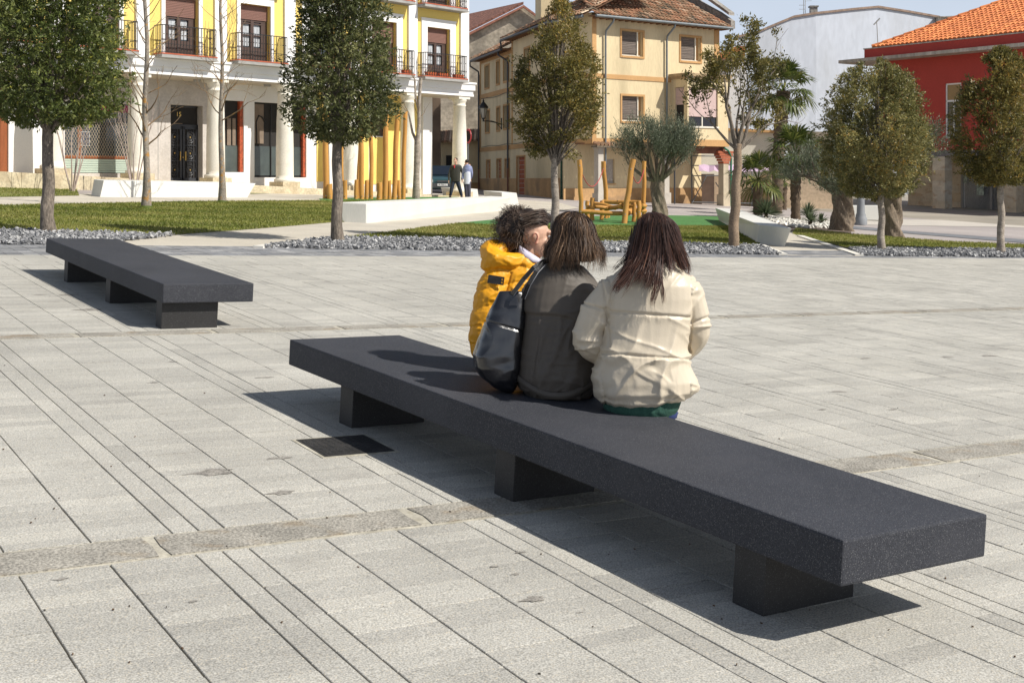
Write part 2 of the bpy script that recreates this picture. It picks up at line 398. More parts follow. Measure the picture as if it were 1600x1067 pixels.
# ---------------------------------------------------------------- manhole cover
c0, c1, c2_, c3 = [PZI @ gpx(*p) for p in ((462, 687), (505, 713), (621, 705), (560, 680))]
x0, x1, y0, y1 = 2.622, 3.02, 6.085, 6.475
mc = empty('utility_cover', label='small square dark iron utility cover set flush in the paving beside the front bench', cat='manhole cover', mw=PLZ)
a = MB(); a.bb(x0+.02, x1-.02, y0+.02, y1-.02, -.01, .004)
for i in range(9):
    for j in range(9): a.bb(x0+.04+i*.038, x0+.058+i*.038, y0+.04+j*.037, y0+.058+j*.037, .004, .0055)
a.bb(x0+.12, x0+.28, y0+.17, y0+.22, .004, .006)
a.build('cover_plate', M['iron'], mc)
a = MB()
for (p, q, r_, s_) in ((x0, x1, y0, y0+.016), (x0, x1, y1-.016, y1), (x0, x0+.016, y0+.016, y1-.016), (x1-.016, x1, y0+.016, y1-.016)): a.bb(p, q, r_, s_, -.01, .0045)
a.build('cover_frame', M['iron'], mc)
a = MB()
for (p, q, r_, s_) in ((x0-.02, x1+.02, y0-.02, y0-.001), (x0-.02, x1+.02, y1+.001, y1+.02), (x0-.02, x0-.001, y0-.001, y1+.001), (x1+.001, x1+.02, y0-.001, y1+.001)): a.bb(p, q, r_, s_, -.01, .0025)
a.build('mortar_edge', M['mortar'], mc)

# ---------------------------------------------------------------- granite benches
S = .84; BW, BT, BH = .9216*S, .1873*S, .45*S
def granite_bench(X, Y, a, L, legs, label):
    u, v = frame_from(a); o = Vector((X*S, Y*S, znear(X*S, Y*S)))
    mw = mat_frame(o, v, -u, NP)                        # local x = width, y = -along
    e = empty('granite_bench', label=label, cat='bench', group='black granite slab benches on the square', mw=mw)
    s = MB(); s.bb(0, BW, -L*S, 0, BH-BT, BH); s.build('slab', M['blackgranite'], e, bevel=.009)
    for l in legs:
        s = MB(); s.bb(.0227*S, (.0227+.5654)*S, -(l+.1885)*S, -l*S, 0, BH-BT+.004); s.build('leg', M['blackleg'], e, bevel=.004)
    return e
B1 = granite_bench(-1.6591, 9.4489, .5957, 5.268, (.815, 2.753, 4.653), 'large black granite slab bench in the foreground with three women sitting on it')
B2 = granite_bench(-6.1505, 16.8938, .5564, 5.21, (.983, 3.005, 4.944), 'empty black granite slab bench further back at the left of the square')
# ================================================================ ground beyond the square
def ranged(pts): return pts
q0 = Vector((_A.x, _A.y))
def kl(al, dist): q = q0+cd*al+cn*dist; return Vector((q.x, q.y, 0))
far_poly('street', [kl(-60, .02), kl(60, .02), kl(60, 90), kl(-60, 90)], M['street'], -.012)
far_poly('path', [(150, 385.2), (199, 376), (265, 367), (400, 357), (518, 347), (572, 345), (785, 325), (808, 312), (870, 316), (905, 325), (800, 342), (717, 350), (539, 372.5), (511, 374.3), (402, 387.8)], M['path'], 0)
far_poly('path', [(-90, 308), (-90, 323), (0, 321.5), (310, 315.5), (650, 312), (760, 305), (640, 302.5), (440, 299), (390, 301), (120, 303), (0, 306)], M['path'], .0)
far_poly('path', [(1191, 385), (1180, 378), (1112, 344), (1160, 338), (1238, 364), (1250, 369), (1344, 400.3), (1222, 399.1)], M['path'], 0)
L1, P1_ = far_poly('lawn', [(-110, 323), (0, 321), (310, 315), (505, 313.8), (650, 312.4), (566, 338), (545, 347), (518, 348), (400, 358), (265, 368), (0, 361), (-110, 357)], M['lawn'], .006)
L0, P0_ = far_poly('lawn', [(-110, 293), (0, 292.5), (118, 291.5), (124, 306), (0, 308.3), (-110, 310)], M['lawn'], .006)
Lp, Pp_ = far_poly('lawn', [(385, 299.5), (448, 298.5), (458, 301.5), (392, 303.5)], M['lawn'], .008)
L2, P2_ = far_poly('lawn', [(539, 371.5), (717, 349), (760, 351.5), (1080, 353.5), (1172, 353.5), (1188, 384.5), (1100, 383), (760, 376), (642, 373.5), (560, 373)], M['lawn'], .006)
L3, P3_ = far_poly('lawn', [(1244, 357), (1330, 366), (1486, 378), (1660, 385), (1660, 392), (1329, 388.5), (1252, 370), (1238, 365)], M['lawn'], .006)
far_poly('artificial_turf', [(717, 349), (800, 341), (905, 338.5), (1037, 337), (1135, 338.5), (1172, 353.5), (760, 351.5)], M['turf'], .012)
far_poly('artificial_turf', [(498, 311), (560, 309.3), (720, 308), (708, 313), (560, 316.5), (505, 315.5)], M['turf'], .012)
far_poly('planting_bed', [(1140, 336), (1290, 343), (1330, 354), (1330, 366), (1250, 357.5), (1236, 362), (1160, 338)], mat('bark_soil', (.16, .12, .09), .95, .3, 2, .3, 40, .5, 40), .004)
far_poly('pale_paving', [(1290, 341), (1700, 347), (1700, 357), (1285, 350)], mat('pale_paving', (.50, .46, .40), .85, .1, .5, .1, 30), -.004)
far_poly('sett_strip_far', [(1322, 356.5), (1420, 365), (1600, 379.5), (1700, 386), (1700, 380), (1600, 374), (1420, 361), (1335, 353.5)], M['slate'], .0)
for o_ in bpy.data.objects:
    if o_.name == 'sett_strip_far': o_.name = 'sett_strip'
def kerb(a, b, w_=.16, h=.03):
    a, b = fpx(*a), fpx(*b); d = (b-a); d.z = 0; d.normalize(); s_ = Vector((-d.y, d.x, 0))*w_/2
    ring = [a-s_, b-s_, b+s_, a+s_]; lo = [Vector((p.x, p.y, zfar(p.x, p.y)-.02)) for p in ring]; hi = [Vector((p.x, p.y, zfar(p.x, p.y)+h)) for p in ring]
    k = MB(); k.hull(lo, hi); o = k.build('kerb', M['kerb']); o['kind'] = 'structure'
for a_, b_ in (((1189, 384.5), (1224, 399)), ((1250, 369.5), (1343, 400)), ((403, 387.5), (511, 373.5)), ((511, 373.5), (541, 370.5))): kerb(a_, b_)
# slate gravel
def in_poly(px, py, P):
    c = np.zeros(len(px), bool); n = len(P)
    for i in range(n):
        x1, y1, x2, y2 = P[i].x, P[i].y, P[(i+1) % n].x, P[(i+1) % n].y
        if y1 == y2: continue
        c ^= ((y1 > py) != (y2 > py)) & (px < (x2-x1)*(py-y1)/(y2-y1)+x1)
    return c
def scatter(P, n, rng):
    xs = [p.x for p in P]; ys = [p.y for p in P]
    x = rng.uniform(min(xs), max(xs), n*4); y = rng.uniform(min(ys), max(ys), n*4)
    k = in_poly(x, y, P); area = (max(xs)-min(xs))*(max(ys)-min(ys))*k.mean()
    return x[k], y[k], area
zf = np.vectorize(zfar)
cube = np.array([(-1, -1, -1), (1, -1, -1), (1, 1, -1), (-1, 1, -1), (-1, -1, 1), (1, -1, 1), (1, 1, 1), (-1, 1, 1)], float)
cf = np.array([(3, 2, 1, 0), (4, 5, 6, 7), (0, 1, 5, 4), (1, 2, 6, 5), (2, 3, 7, 6), (3, 0, 4, 7)])
def gravel(pts, label):
    P = [fpx(*p) for p in pts]; x, y, area = scatter(P, 40000, RNG); n = min(len(x), int(area*420)); x, y = x[:n], y[:n]
    far_poly('gravel_bed', pts, M['gravel'], -.002)
    s = RNG.uniform(.012, .034, n)**1.0; Rm = rotmats(n, RNG)
    V = cube[None]*np.stack([s, s*RNG.uniform(.5, 1, n), s*RNG.uniform(.3, .6, n)], 1)[:, None]*RNG.uniform(.6, 1.1, (n, 8, 1))
    V = np.einsum('nij,nkj->nki', Rm, V); V[:, :, 0] += x[:, None]; V[:, :, 1] += y[:, None]; V[:, :, 2] += (zf(x, y)+RNG.uniform(.005, .05, n))[:, None]
    o = np_mesh('slate_gravel', V.reshape(-1, 3), (np.arange(n)[:, None, None]*8+cf).reshape(-1, 4), M['gravel'], None, np.repeat(RNG.beta(1.6, 2.2, n), 6))
    tag(o, label, 'gravel', kind='stuff')
gravel([(-90, 357), (0, 361), (265, 368), (276, 369), (199, 377), (150, 384.6), (0, 382.8), (-90, 382)], 'grey slate chippings at the left, round the trunk of the big evergreen')
gravel([(404, 387.6), (511, 374), (560, 373), (642, 373.5), (760, 376), (1100, 383), (1189, 385.5), (1220, 398.6), (1100, 397), (760, 392.6), (500, 389.3)], 'long strip of grey slate chippings between the square and the middle lawn')
gravel([(1325, 388.5), (1660, 392), (1660, 403.5), (1346, 400)], 'grey slate chippings at the right edge of the square')
# grass blades
def grass(P, dens, label, h=.045, seed=5, olive=.4):
    rng = np.random.default_rng(seed); x, y, area = scatter(P, 120000, rng); n = min(len(x), int(area*dens)); x, y = x[:n], y[:n]
    z = zf(x, y)+.004; a = rng.uniform(0, 6.28, n); hh = h*rng.uniform(.4, 1.15, n); w_ = rng.uniform(.008, .016, n); l = rng.uniform(-.03, .03, (n, 2))
    V = np.zeros((n, 3, 3)); c, s = np.cos(a)*w_, np.sin(a)*w_
    V[:, 0] = np.stack([x-c, y-s, z], 1); V[:, 1] = np.stack([x+c, y+s, z], 1); V[:, 2] = np.stack([x+l[:, 0], y+l[:, 1], z+hh], 1)
    t = np.clip(olive+.25*pnoise(np.stack([x, y, 0*x], 1), 4, 1.2)+rng.normal(0, .2, n), 0, 1)
    o = np_mesh('lawn_grass', V.reshape(-1, 3), np.arange(n*3).reshape(-1, 3), M['grass'], None, t); tag(o, label, 'grass', kind='stuff')
grass(P1_, 420, 'short mown grass of the large left lawn')
grass(P0_, 150, 'strip of short grass near the arcade at far left', seed=6)
grass(P2_, 650, 'mown grass of the middle lawn behind the seated women', seed=7, olive=.5)
grass(P3_, 500, 'strip of short grass at the right, round the old olive trunks', seed=8, olive=.5)

# ---------------------------------------------------------------- white concrete benches
def white_bench(bottom, top, label, name='white_bench'):
    """bottom / top: matching rings of world points"""
    c = sum(bottom, Vector())/len(bottom); e = empty(name, c, label=label, cat='bench', group='white concrete benches among the lawns')
    k = MB(); k.hull([p-c for p in bottom], [p-c for p in top]); k.build('concrete_block', M['whiteconc'], e, bevel=.018)
    return e
def ring(ps, h=0): return [Vector((p.x, p.y, zfar(p.x, p.y)+h-(.03 if h == 0 else 0))) for p in ps]
A_, Lf, Bq = fpx(572.5, 349), fpx(535, 347), fpx(785, 329.5); wv = Lf-A_; wv.z = 0; al = (Bq-A_); al.z = 0; al.normalize()
white_bench(ring([A_, Bq, Bq+wv, Lf]), ring([A_, Bq+al*.9-wv*.15, Bq+al*.9+wv*1.1, Lf+wv*.12], .43), 'longest white concrete bench, running back from the slim evergreen towards the two men')
A_, Lf, Bq = fpx(156, 308), fpx(122, 303), at(386, 42.2); wv = Vector((-.55, .9, 0)); al = (Bq-A_); al.z = 0; al.normalize()
white_bench(ring([A_, Bq, Bq+wv, A_+wv]), ring([A_+al*.15, Bq+al*.45, Bq+al*.45+wv*1.1, A_+wv*1.1+al*.15], .47), 'white concrete bench on the left path in front of the door numbered 15')
A_, B_, C_, D_ = fpx(1182.5, 380), fpx(1224.8, 386), at(1150, 40.8), at(1124, 40.8)
r_ = (B_-A_); r_.z = 0
white_bench(ring([A_, B_, C_, D_]), ring([A_+r_*.1, B_+r_*.27, C_+r_*.2, D_-r_*.25], .40), 'white concrete bench with a slanting end at the right edge of the artificial turf')
A_, B_ = at(692, 59.5), at(716, 57.8); wv = Vector((1.0, .9, 0))
white_bench(ring([A_, B_, B_+wv*.9, A_+wv]), ring([A_-Vector((.1, 0, 0)), B_, B_+wv*.85, A_+wv], .36), 'small white block bench partly hidden behind the standing men')
A_, B_ = at(733, 51.0), at(744, 50); 
A_, B_ = at(758, 49.5), at(784, 47.5); wv = Vector((.65, .5, 0))
white_bench(ring([A_, B_, B_+wv, A_+wv]), ring([A_-Vector((.07, 0, 0)), B_, B_+wv*.85, A_+wv], .46), 'white block bench behind the far end of the longest white bench, near the bricked door')

# ---------------------------------------------------------------- wooden play logs
M['log'] = mat('debarked_log', (.52, .255, .055), .6, .16, 2.5, .08, 40, .12, 30, stretch=(3, 3, .5), stain=.4, stcol=(.30, .15, .04), sts=5, stp=.6)
M['bolt'] = mat('steel_bolt', (.5, .5, .5), .35, 0, metal=.9)
M['rope'] = mat('red_rope', (.42, .05, .05), .8, .1, 3)
logs = []
for px, wpx, ytop, Y in [(509, 8.5, 168, 44.5), (559, 5.2, 195, 46.8), (565.5, 7, 190, 46), (580, 6, 192, 47), (601.5, 7.6, 180, 47), (615.5, 7.2, 176, 47.8), (629.5, 6.5, 177, 48.6), (535, 5, 186, 45.6)]: logs.append((px, wpx, ytop, Y, 1))
for px, wpx, ytop, Y in [(515.5, 8.2, 288, 44.3), (539, 7, 282, 45.2), (556.5, 5.4, 281, 45.9), (573, 5.8, 282, 46.3), (592.5, 8, 285.5, 46.2), (607.8, 5.8, 282.5, 47.4), (623.5, 5.8, 282, 48)]: logs.append((px, wpx, ytop, Y, 0))
ordn = ['first', 'second', 'third', 'fourth', 'fifth', 'sixth', 'seventh', 'eighth']
tl = sorted([l for l in logs if l[4]]); sh = sorted([l for l in logs if not l[4]])
for i, (px, wpx, yt, Y, tall) in enumerate(tl+sh):
    b = at(px, Y); h = hz(yt, Y)-b.z; r = wpx*1.1/2/F*Y
    k = i if tall else i-len(tl)
    k_ = MB(); lean = random.uniform(-.02, .05)*h if tall else random.uniform(-.01, .02); n_ = 9 if tall else 4
    pts = [(lean*(j/n_)+.012*math.sin(j*.9+i), .012*math.sin(j*1.1+i*2), -.1+(h+.1)*j/n_) for j in range(n_+1)]
    k_.tube(pts, [r*(1.04-.1*j/n_+random.uniform(-.05, .05)) for j in range(n_+1)], 12, 0)
    for v_i in range(len(k_.v)):
        v_ = k_.v[v_i]
        if v_[2] > h-.02: k_.v[v_i] = (v_[0], v_[1], v_[2]+(v_[0]-lean)*(.9 if tall else .2))
    e = empty('play_log', b, label=(f'tall upright wooden play log, {ordn[k]} of the tall ones from the left' if tall else f'short wooden stepping log, {ordn[k]} of the short ones from the left'), cat='play log', group='tall upright play logs' if tall else 'short play logs')
    k_.build('log', M['log'], e); bt = MB(); bt.tube([(r*.2, -r*1.0, .12), (r*.2, -r*1.12, .12)], .018, 6); bt.build('bolt', M['bolt'], e)
# climbing frame
cfo = fpx(957, 348.5); cfo = Vector((cfo.x, cfo.y, zfar(cfo.x, cfo.y)))
cfe = empty('climbing_frame', cfo, label='wooden climbing frame of stacked logs with four posts and two red ropes', cat='climbing frame')
def cpt(px, py, dy):                                       # pixel + extra depth -> local point
    Y = cfo.y+dy; return Vector(((px-800)/F*Y, Y, hz(py, Y)))-cfo
def clog(name, a, b, r, dy0=0, dy1=0, n=6):
    p, q = cpt(a[0], a[1], dy0), cpt(b[0], b[1], dy1); k = MB()
    k.tube([p.lerp(q, j/n)+Vector((.012*math.sin(j*2.1+a[0]), .01*math.sin(j*1.3), .01*math.sin(j+b[1]))) for j in range(n+1)], [r*random.uniform(.95, 1.06) for _ in range(n+1)], 12)
    return k.build(name, M['log'], cfe)
P_a = clog('post', (908.5, 348), (905.5, 249.5), .066, 0, 0)
P_b = clog('post', (949.5, 341), (942.5, 253), .066, 1.9, 1.7)
P_c = clog('post', (974.8, 350), (989, 249), .078, -.3, -.1)
P_d = clog('post', (1005.5, 344), (1006.5, 252.5), .062, 1.2, 1.2)
for (x, y0, y1, dy, r) in [(917.5, 344, 314, .8, .06), (925, 345, 310, .3, .062), (940.5, 343, 313, .9, .058), (947, 341, 318, 1.5, .052), (990.5, 347, 317, .1, .055), (998, 347, 313.5, -.1, .062)]: clog('short_post', (x, y0), (x+.5, y1), r, dy, dy)
for (a, b, r, d0, d1) in [((909, 331), (976, 334), .062, .0, -.1), ((925, 317), (962, 325), .058, .9, .5), ((917, 323.5), (950, 325), .055, .4, .4), ((947, 326.5), (974, 321.5), .062, .6, -.15),
                          ((942, 315.5), (1000, 317), .058, 1.5, .9), ((968, 321), (990, 322.5), .058, .3, .1), ((975, 329), (1008, 330), .055, .1, 1.1), ((980, 334), (990, 331), .055, .0, .6), ((1002, 321), (1008, 322.5), .06, .4, 1.1), ((965, 324), (1007, 329), .05, 1.2, 1.2)]: clog('rail_log', a, b, r, d0, d1)
def rope(a, b, sag, d0, d1):
    k = MB(); p, q = cpt(*a, d0), cpt(*b, d1)
    k.tube([p.lerp(q, j/12)-Vector((0, 0, sag*4*(j/12)*(1-j/12))) for j in range(13)], .012, 6); k.build('rope', M['rope'], cfe)
rope((910, 273), (943, 263), .42, .0, 1.6); rope((989, 275), (1006, 265.5), .28, -.1, 1.1)
for (x, y, dy) in [(906, 259, -.08), (943, 264, 1.6), (986, 264, -.2), (1006, 266, 1.12), (907.5, 330.5, -.08), (977, 335, -.36), (999, 331, -.2)]:
    k = MB(); p = cpt(x, y, dy); k.tube([p, p+Vector((0, -.03, 0))], .016, 8); k.build('bolt', M['bolt'], cfe)
# ================================================================ buildings
M['white'] = mat('white_paint', (.78, .77, .75), .75, .05, .8, .02, 20, .04, 30, stain=.25, stcol=(.6, .56, .5), sts=.8, stp=.6)
M['yellow'] = mat('yellow_render', (.80, .60, .17), .8, .06, .7, .03, 20, .05, 30)
M['colstone'] = mat('limewashed_column', (.74, .70, .60), .8, .08, 1.2, .05, 20, .12, 30, stain=.3, stcol=(.5, .42, .3), sts=2, stp=.58)
M['limestone'] = mat('limestone_plinth', (.56, .48, .33), .9, .2, 2.5, .15, 14, .3, 14, stain=.4, stcol=(.4, .3, .18), sts=2, stp=.5)
M['clad'] = mat('grey_limestone_cladding', (.50, .46, .42), .6, .08, 1.6, .08, 12, stain=.3, stcol=(.40, .36, .31), sts=2.5, stp=.5)
M['brown'] = mat('brown_joinery', (.075, .045, .035), .5, .1, 3)
M['shut'] = mat('brown_shutter', (.21, .105, .08), .6, .06, 3)
M['curtain'] = mat('net_curtain', (.42, .44, .46), .8, .35, 6, stretch=(3, 3, .6))
M['glass'] = glass('window_glass', (.035, .045, .055), .05)
M['dark'] = mat('dark_interior', (.025, .022, .02), .9, .2, 2)
M['ironbk'] = mat('black_iron', (.022, .021, .021), .5, .1, 5, metal=.2)
M['terra'] = mat('red_tile_edge', (.40, .09, .04), .7, .2, 4)
M['slab'] = mat('slab_edge', (.32, .31, .29), .8, .15, 3)
M['wood'] = mat('varnished_wood', (.27, .085, .03), .4, .15, 3, stretch=(4, 4, .5))
M['brass'] = mat('brass', (.75, .5, .15), .3, 0, metal=.9)
class TB(MB):
    """MB in a facade frame: T maps facade coordinates to the parent's"""
    def __init__(s, T): super().__init__(); s.T = T
    def build(s, name, m=None, parent=None, bevel=0):
        s.v = [tuple(s.T @ Vector(p)) for p in s.v]; return super().build(name, m, parent, bevel)
def openwall(mb, x0, x1, z0, z1, ops, y=0, out=1, depth=.25, zlow=None, mi=0, mr=None):
    """front skin of a wall at plane y with openings [(x0,x1,z0,z1)] and their reveals"""
    xs = sorted(set([x0, x1]+[v for o in ops for v in o[:2]])); zs = sorted(set([z0, z1]+[v for o in ops for v in o[2:]]))
    xs = [v for v in xs if x0 <= v <= x1]; zs = [v for v in zs if z0 <= v <= z1]
    for i in range(len(xs)-1):
        for j in range(len(zs)-1):
            cx, cz = (xs[i]+xs[i+1])/2, (zs[j]+zs[j+1])/2
            if any(o[0] < cx < o[1] and o[2] < cz < o[3] for o in ops): continue
            mb.add([(xs[i], y, zs[j]), (xs[i+1], y, zs[j]), (xs[i+1], y, zs[j+1]), (xs[i], y, zs[j+1])], [(0, 1, 2, 3)], mi)
    mr = mi if mr is None else mr; yi = y-out*depth
    for (a, b, c, d) in ops:
        mb.add([(a, y, c), (a, yi, c), (a, yi, d), (a, y, d)], [(0, 1, 2, 3)], mr); mb.add([(b, y, c), (b, yi, c), (b, yi, d), (b, y, d)], [(0, 1, 2, 3)], mr)
        mb.add([(a, y, d), (b, y, d), (b, yi, d), (a, yi, d)], [(0, 1, 2, 3)], mr); mb.add([(a, y, c), (b, y, c), (b, yi, c), (a, yi, c)], [(0, 1, 2, 3)], mr)
def text_mesh(txt, size, m, parent, T, name='lettering', depth=.004):
    cu = bpy.data.curves.new(name, 'FONT'); cu.body = txt; cu.size = size; cu.extrude = depth; cu.align_x = 'CENTER'; cu.align_y = 'CENTER'; cu.resolution_u = 3
    tmp = bpy.data.objects.new('tmp', cu); COL.objects.link(tmp); dg = bpy.context.evaluated_depsgraph_get(); dg.update()
    me = bpy.data.meshes.new_from_object(tmp.evaluated_get(dg)); bpy.data.objects.remove(tmp); me.transform(T); me.name = name
    return link(name, me, parent, m)

# ---------------------------------------------------------------- yellow arcaded building (x = along, towards the left; +y = outwards)
dY = Vector((-.65957, -.75165, 0)); nY = Vector((.75165, -.65957, 0))
YO = Vector((-2.33, 57, 0)); YT = mat_frame(Vector((0, 0, 0)), dY, nY, Vector((0, 0, 1)))
yb = empty('arcaded_building', YO, label='yellow and white arcaded building with iron balconies along the left side of the square', cat='building')
def zb(s): return .87+.0464*s
CXS = [0, 3.19, 6.44, 9.79, 13.0, 16.27, 19.45, 22.7]
BAY = [-.55+0]+CXS
S1_ = 24.5
k = TB(YT)
PIL = [c+.02 for c in CXS]
wy = .25
ops = []; ops2 = []
for i in range(7):
    c = (CXS[i]+CXS[i+1])/2; ops.append((c-.7, c+.7, 6.06, 8.2)); ops2.append((c-.7, c+.7, 9.14, 11.2))
openwall(k, -.3, S1_, 5.95, 12.5, ops+ops2, wy, 1, .28)
k.build('facade_wall', M['yellow'], yb)
k = TB(YT)                                     # hidden bulk of the house
k.bb(-.3, S1_, -11, -.2, 5.4, 12.5); k.bb(.64, S1_, -11, -1.75, .3, 5.4)
k.build('building_mass', M['white'], yb)
k = TB(YT); k.bb(-.55, S1_, -1.25, .32, 5.33, 5.62); k.bb(-.60, S1_, .3, .40, 5.60, 5.92); k.bb(-.64, S1_, .1, .45, 5.87, 5.95); k.bb(-.55, S1_, .32, .36, 5.33, 5.42); k.build('beam', M['white'], yb)
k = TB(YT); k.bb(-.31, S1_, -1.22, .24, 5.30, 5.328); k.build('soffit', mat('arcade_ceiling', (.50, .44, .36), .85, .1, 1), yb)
for i, c in enumerate(PIL):
    w0, w1 = (c-.28, c+.24)
    k = TB(YT); k.bb(w0, w1, wy-.02, wy+.09, 5.95, 12.5); k.build('pilaster', M['white'], yb)
for row, (zb0, zt) in enumerate(((6.06, 8.2), (9.14, 11.2))):
    for i in range(7):
        c = (CXS[i]+CXS[i+1])/2
        sh_ = [.62, .85, .6, .55, .75, .45, .6][i] if row == 0 else .3; SW = 1.05 if i < 3 else .86; BHW = 1.32 if i < 3 else 1.16
        k = TB(YT); k.bb(c-SW, c-.7, wy-.01, wy+.05, zb0, zt+.32); k.bb(c+.7, c+SW, wy-.01, wy+.05, zb0, zt+.32); k.bb(c-.7, c+.7, wy-.01, wy+.05, zt, zt+.32); k.bb(c-SW-.03, c+SW+.03, wy, wy+.075, zt+.32, zt+.37)
        k.build('window_surround', M['white'], yb)
        y = .02
        k = TB(YT); fz = zt-sh_
        k.bb(c-.7, c-.6, y-.03, y+.04, zb0, fz); k.bb(c+.6, c+.7, y-.03, y+.04, zb0, fz); k.bb(c-.07, c+.07, y-.03, y+.05, zb0, fz); k.bb(c-.6, c+.6, y-.03, y+.03, zb0, zb0+.55); k.bb(c-.6, c+.6, y-.03, y+.04, fz-.08, fz)
        for zz_ in (zb0+.98, zb0+1.42):
            if zz_ < fz-.1: k.bb(c-.6, c+.6, y-.02, y+.04, zz_, zz_+.05)
        k.bb(c-.6, c-.42, y-.02, y+.035, zb0+.55, fz-.08); k.bb(c+.42, c+.6, y-.02, y+.035, zb0+.55, fz-.08)
        dr = k.build('balcony_door', M['brown'], yb)
        k = TB(YT); k.bb(c-.6, c-.07, y-.06, y-.04, zb0+.5, fz); k.build('pane', M['glass'], dr); k = TB(YT); k.bb(c+.07, c+.6, y-.06, y-.04, zb0+.5, fz); k.build('pane', M['glass'], dr)
        k = TB(YT)
        for (a_, b_) in ((c-.4, c-.1), (c+.1, c+.4)): k.bb(a_, b_, y-.038, y-.032, zb0+.6, fz-.1)
        if i in (0, 3, 4, 5) and row == 0: k.build('net_curtain', M['curtain'], dr)
        k = TB(YT); nz_ = int(sh_/.055)
        for j in range(nz_): k.bb(c-.7, c+.7, y+.045-.012, y+.075, fz+j*sh_/nz_, fz+(j+.86)*sh_/nz_)
        k.build('roller_shutter', M['shut'], yb)
        # balcony
        k = TB(YT); k.bb(c-BHW, c+BHW, wy+.01, .78, zb0-.13, zb0-.05); k.bb(c-BHW-.04, c+BHW+.04, wy+.01, .82, zb0-.17, zb0-.13); bal = k.build('balcony_slab', M['slab'], yb)
        k = TB(YT); k.bb(c-BHW, c+BHW, wy+.02, .79, zb0-.05, zb0-.005); k.build('tile_edge', M['terra'], bal)
        k = TB(YT); y1 = .74; z0_, z1_ = zb0-.01, zb0+.97
        def rl(z, t=.022):
            k.bb(c-BHW+.04, c+BHW-.04, y1-t/2, y1+t/2, z-t/2, z+t/2)
            for x in (c-BHW+.04, c+BHW-.04): k.bb(x-t/2, x+t/2, wy+.02, y1, z-t/2, z+t/2)
        rl(z1_, .03); rl(zb0+.32, .018); rl(z0_+.04, .018)
        nb = 19
        for j in range(nb): x = c-BHW+.04+(2*BHW-.08)*j/(nb-1); k.bb(x-.009, x+.009, y1-.009, y1+.009, z0_, z1_)
        for x in (c-BHW+.04, c+BHW-.04):
            for j in range(1, 5): yy = wy+(y1-wy)*j/5; k.bb(x-.009, x+.009, yy-.009, yy+.009, z0_, z1_)
        for j in range(nb-1):
            x = c-BHW+.04+(2*BHW-.08)*(j+.5)/(nb-1); k.tube([(x-.045, y1, zb0+.02), (x+.05, y1, zb0+.16), (x-.045, y1, zb0+.3)], .006, 4, sm=False); k.box((x, y1, z1_-.32), (.03, .03, .03), .7)
        k.build('balcony_railing', M['ironbk'], yb)
# flower pots standing on the balconies
M['pot'] = mat('orange_plastic', (.55, .12, .035), .6, .1, 5)
M['plantg'] = mat('leafy_green', (.05, .09, .02), .7, .2, 6, tint=(.12, .15, .03))
def pot(s, y, z, w_, label, long=0, T=YT, O=YO):
    e = empty('flower_pot', O+T @ Vector((s, y, z)), rz=math.atan2(T[1][0], T[0][0]), label=label, cat='flower pot', group='flower pots on the balconies')
    k = MB()
    if long: k.box((0, 0, .07), (w_, .15, .14), taper=1.12); k.box((0, 0, .145), (w_*1.1, .18, .02))
    else: k.lathe([(w_*.36, 0), (w_*.5, w_*.85), (w_*.55, w_*.85), (w_*.55, w_), (w_*.45, w_), (w_*.42, w_*.9)], n=12)
    k.build('pot', M['pot'], e)
    k = MB()
    for j in range(16): a = random.uniform(0, 6.3); x = random.uniform(-.4, .4)*w_; k.tube([(x, 0, .12), (x+.05*math.cos(a), .05*math.sin(a), .2), (x+.1*math.cos(a), .1*math.sin(a), .2+random.uniform(-.03, .08))], [.006, .008, .002], 3, 0, random.random(), sm=False)
    k.build('plant', M['plantg'], e)
c0_ = CXS[1]/2
for dx, lb in ((.85, 'leftmost'), (.1, 'middle'), (-.85, 'rightmost')): pot(c0_+dx, .63, 6.06, .52, f'long orange flower trough, {lb} of three on the balcony nearest the building corner', 1)
c1_ = (CXS[1]+CXS[2])/2
pot(c1_-.95, .62, 6.06, .42, 'orange flower trough on the balcony half hidden by the slim evergreen', 1); pot(c1_+.05, .62, 6.06, .3, 'round orange pot on the balcony half hidden by the slim evergreen')
# columns
for i, c in enumerate(CXS):
    z0_ = zb(c); k = TB(YT); h0 = .2; zt = 5.33
    k.bb(c-.42, c+.42, -.42, .42, z0_-.25, z0_+h0+.03, 0); cb = k.build('pedestal', M['limestone'], yb)
    k = TB(YT); r0, r1 = .335, .265
    k.lathe([(r0+.07, z0_+h0+.03), (r0+.085, z0_+h0+.08), (r0+.07, z0_+h0+.14), (r0+.01, z0_+h0+.16), (r0+.005, z0_+h0+.3), (r0, z0_+1.5), (r0-.02, z0_+2.6), (r1, zt-.45), (r1+.025, zt-.43), (r1+.025, zt-.40), (r1, zt-.38), (r1, zt-.3), (r1+.03, zt-.25), (r1+.06, zt-.18), (r1+.06, zt-.13)], (c, 0, 0), 28)
    k.bb(c-.35, c+.35, -.35, .315, zt-.13, zt-.0); k.build('column', M['colstone'], yb)
# plinth step following the slope
k = TB(YT)
for a, b in ((-.9, 3), (3, 7), (7, 11), (11, 15), (15, 19), (19, 25)):
    k.hull([(a, -1.7, .2), (b, -1.7, .2), (b, .62, .2), (a, .62, .2)], [(a, -1.7, zb(a)+.02), (b, -1.7, zb(b)+.02), (b, .62, zb(b)+.02), (a, .62, zb(a)+.02)])
k.build('plinth_step', M['limestone'], yb)
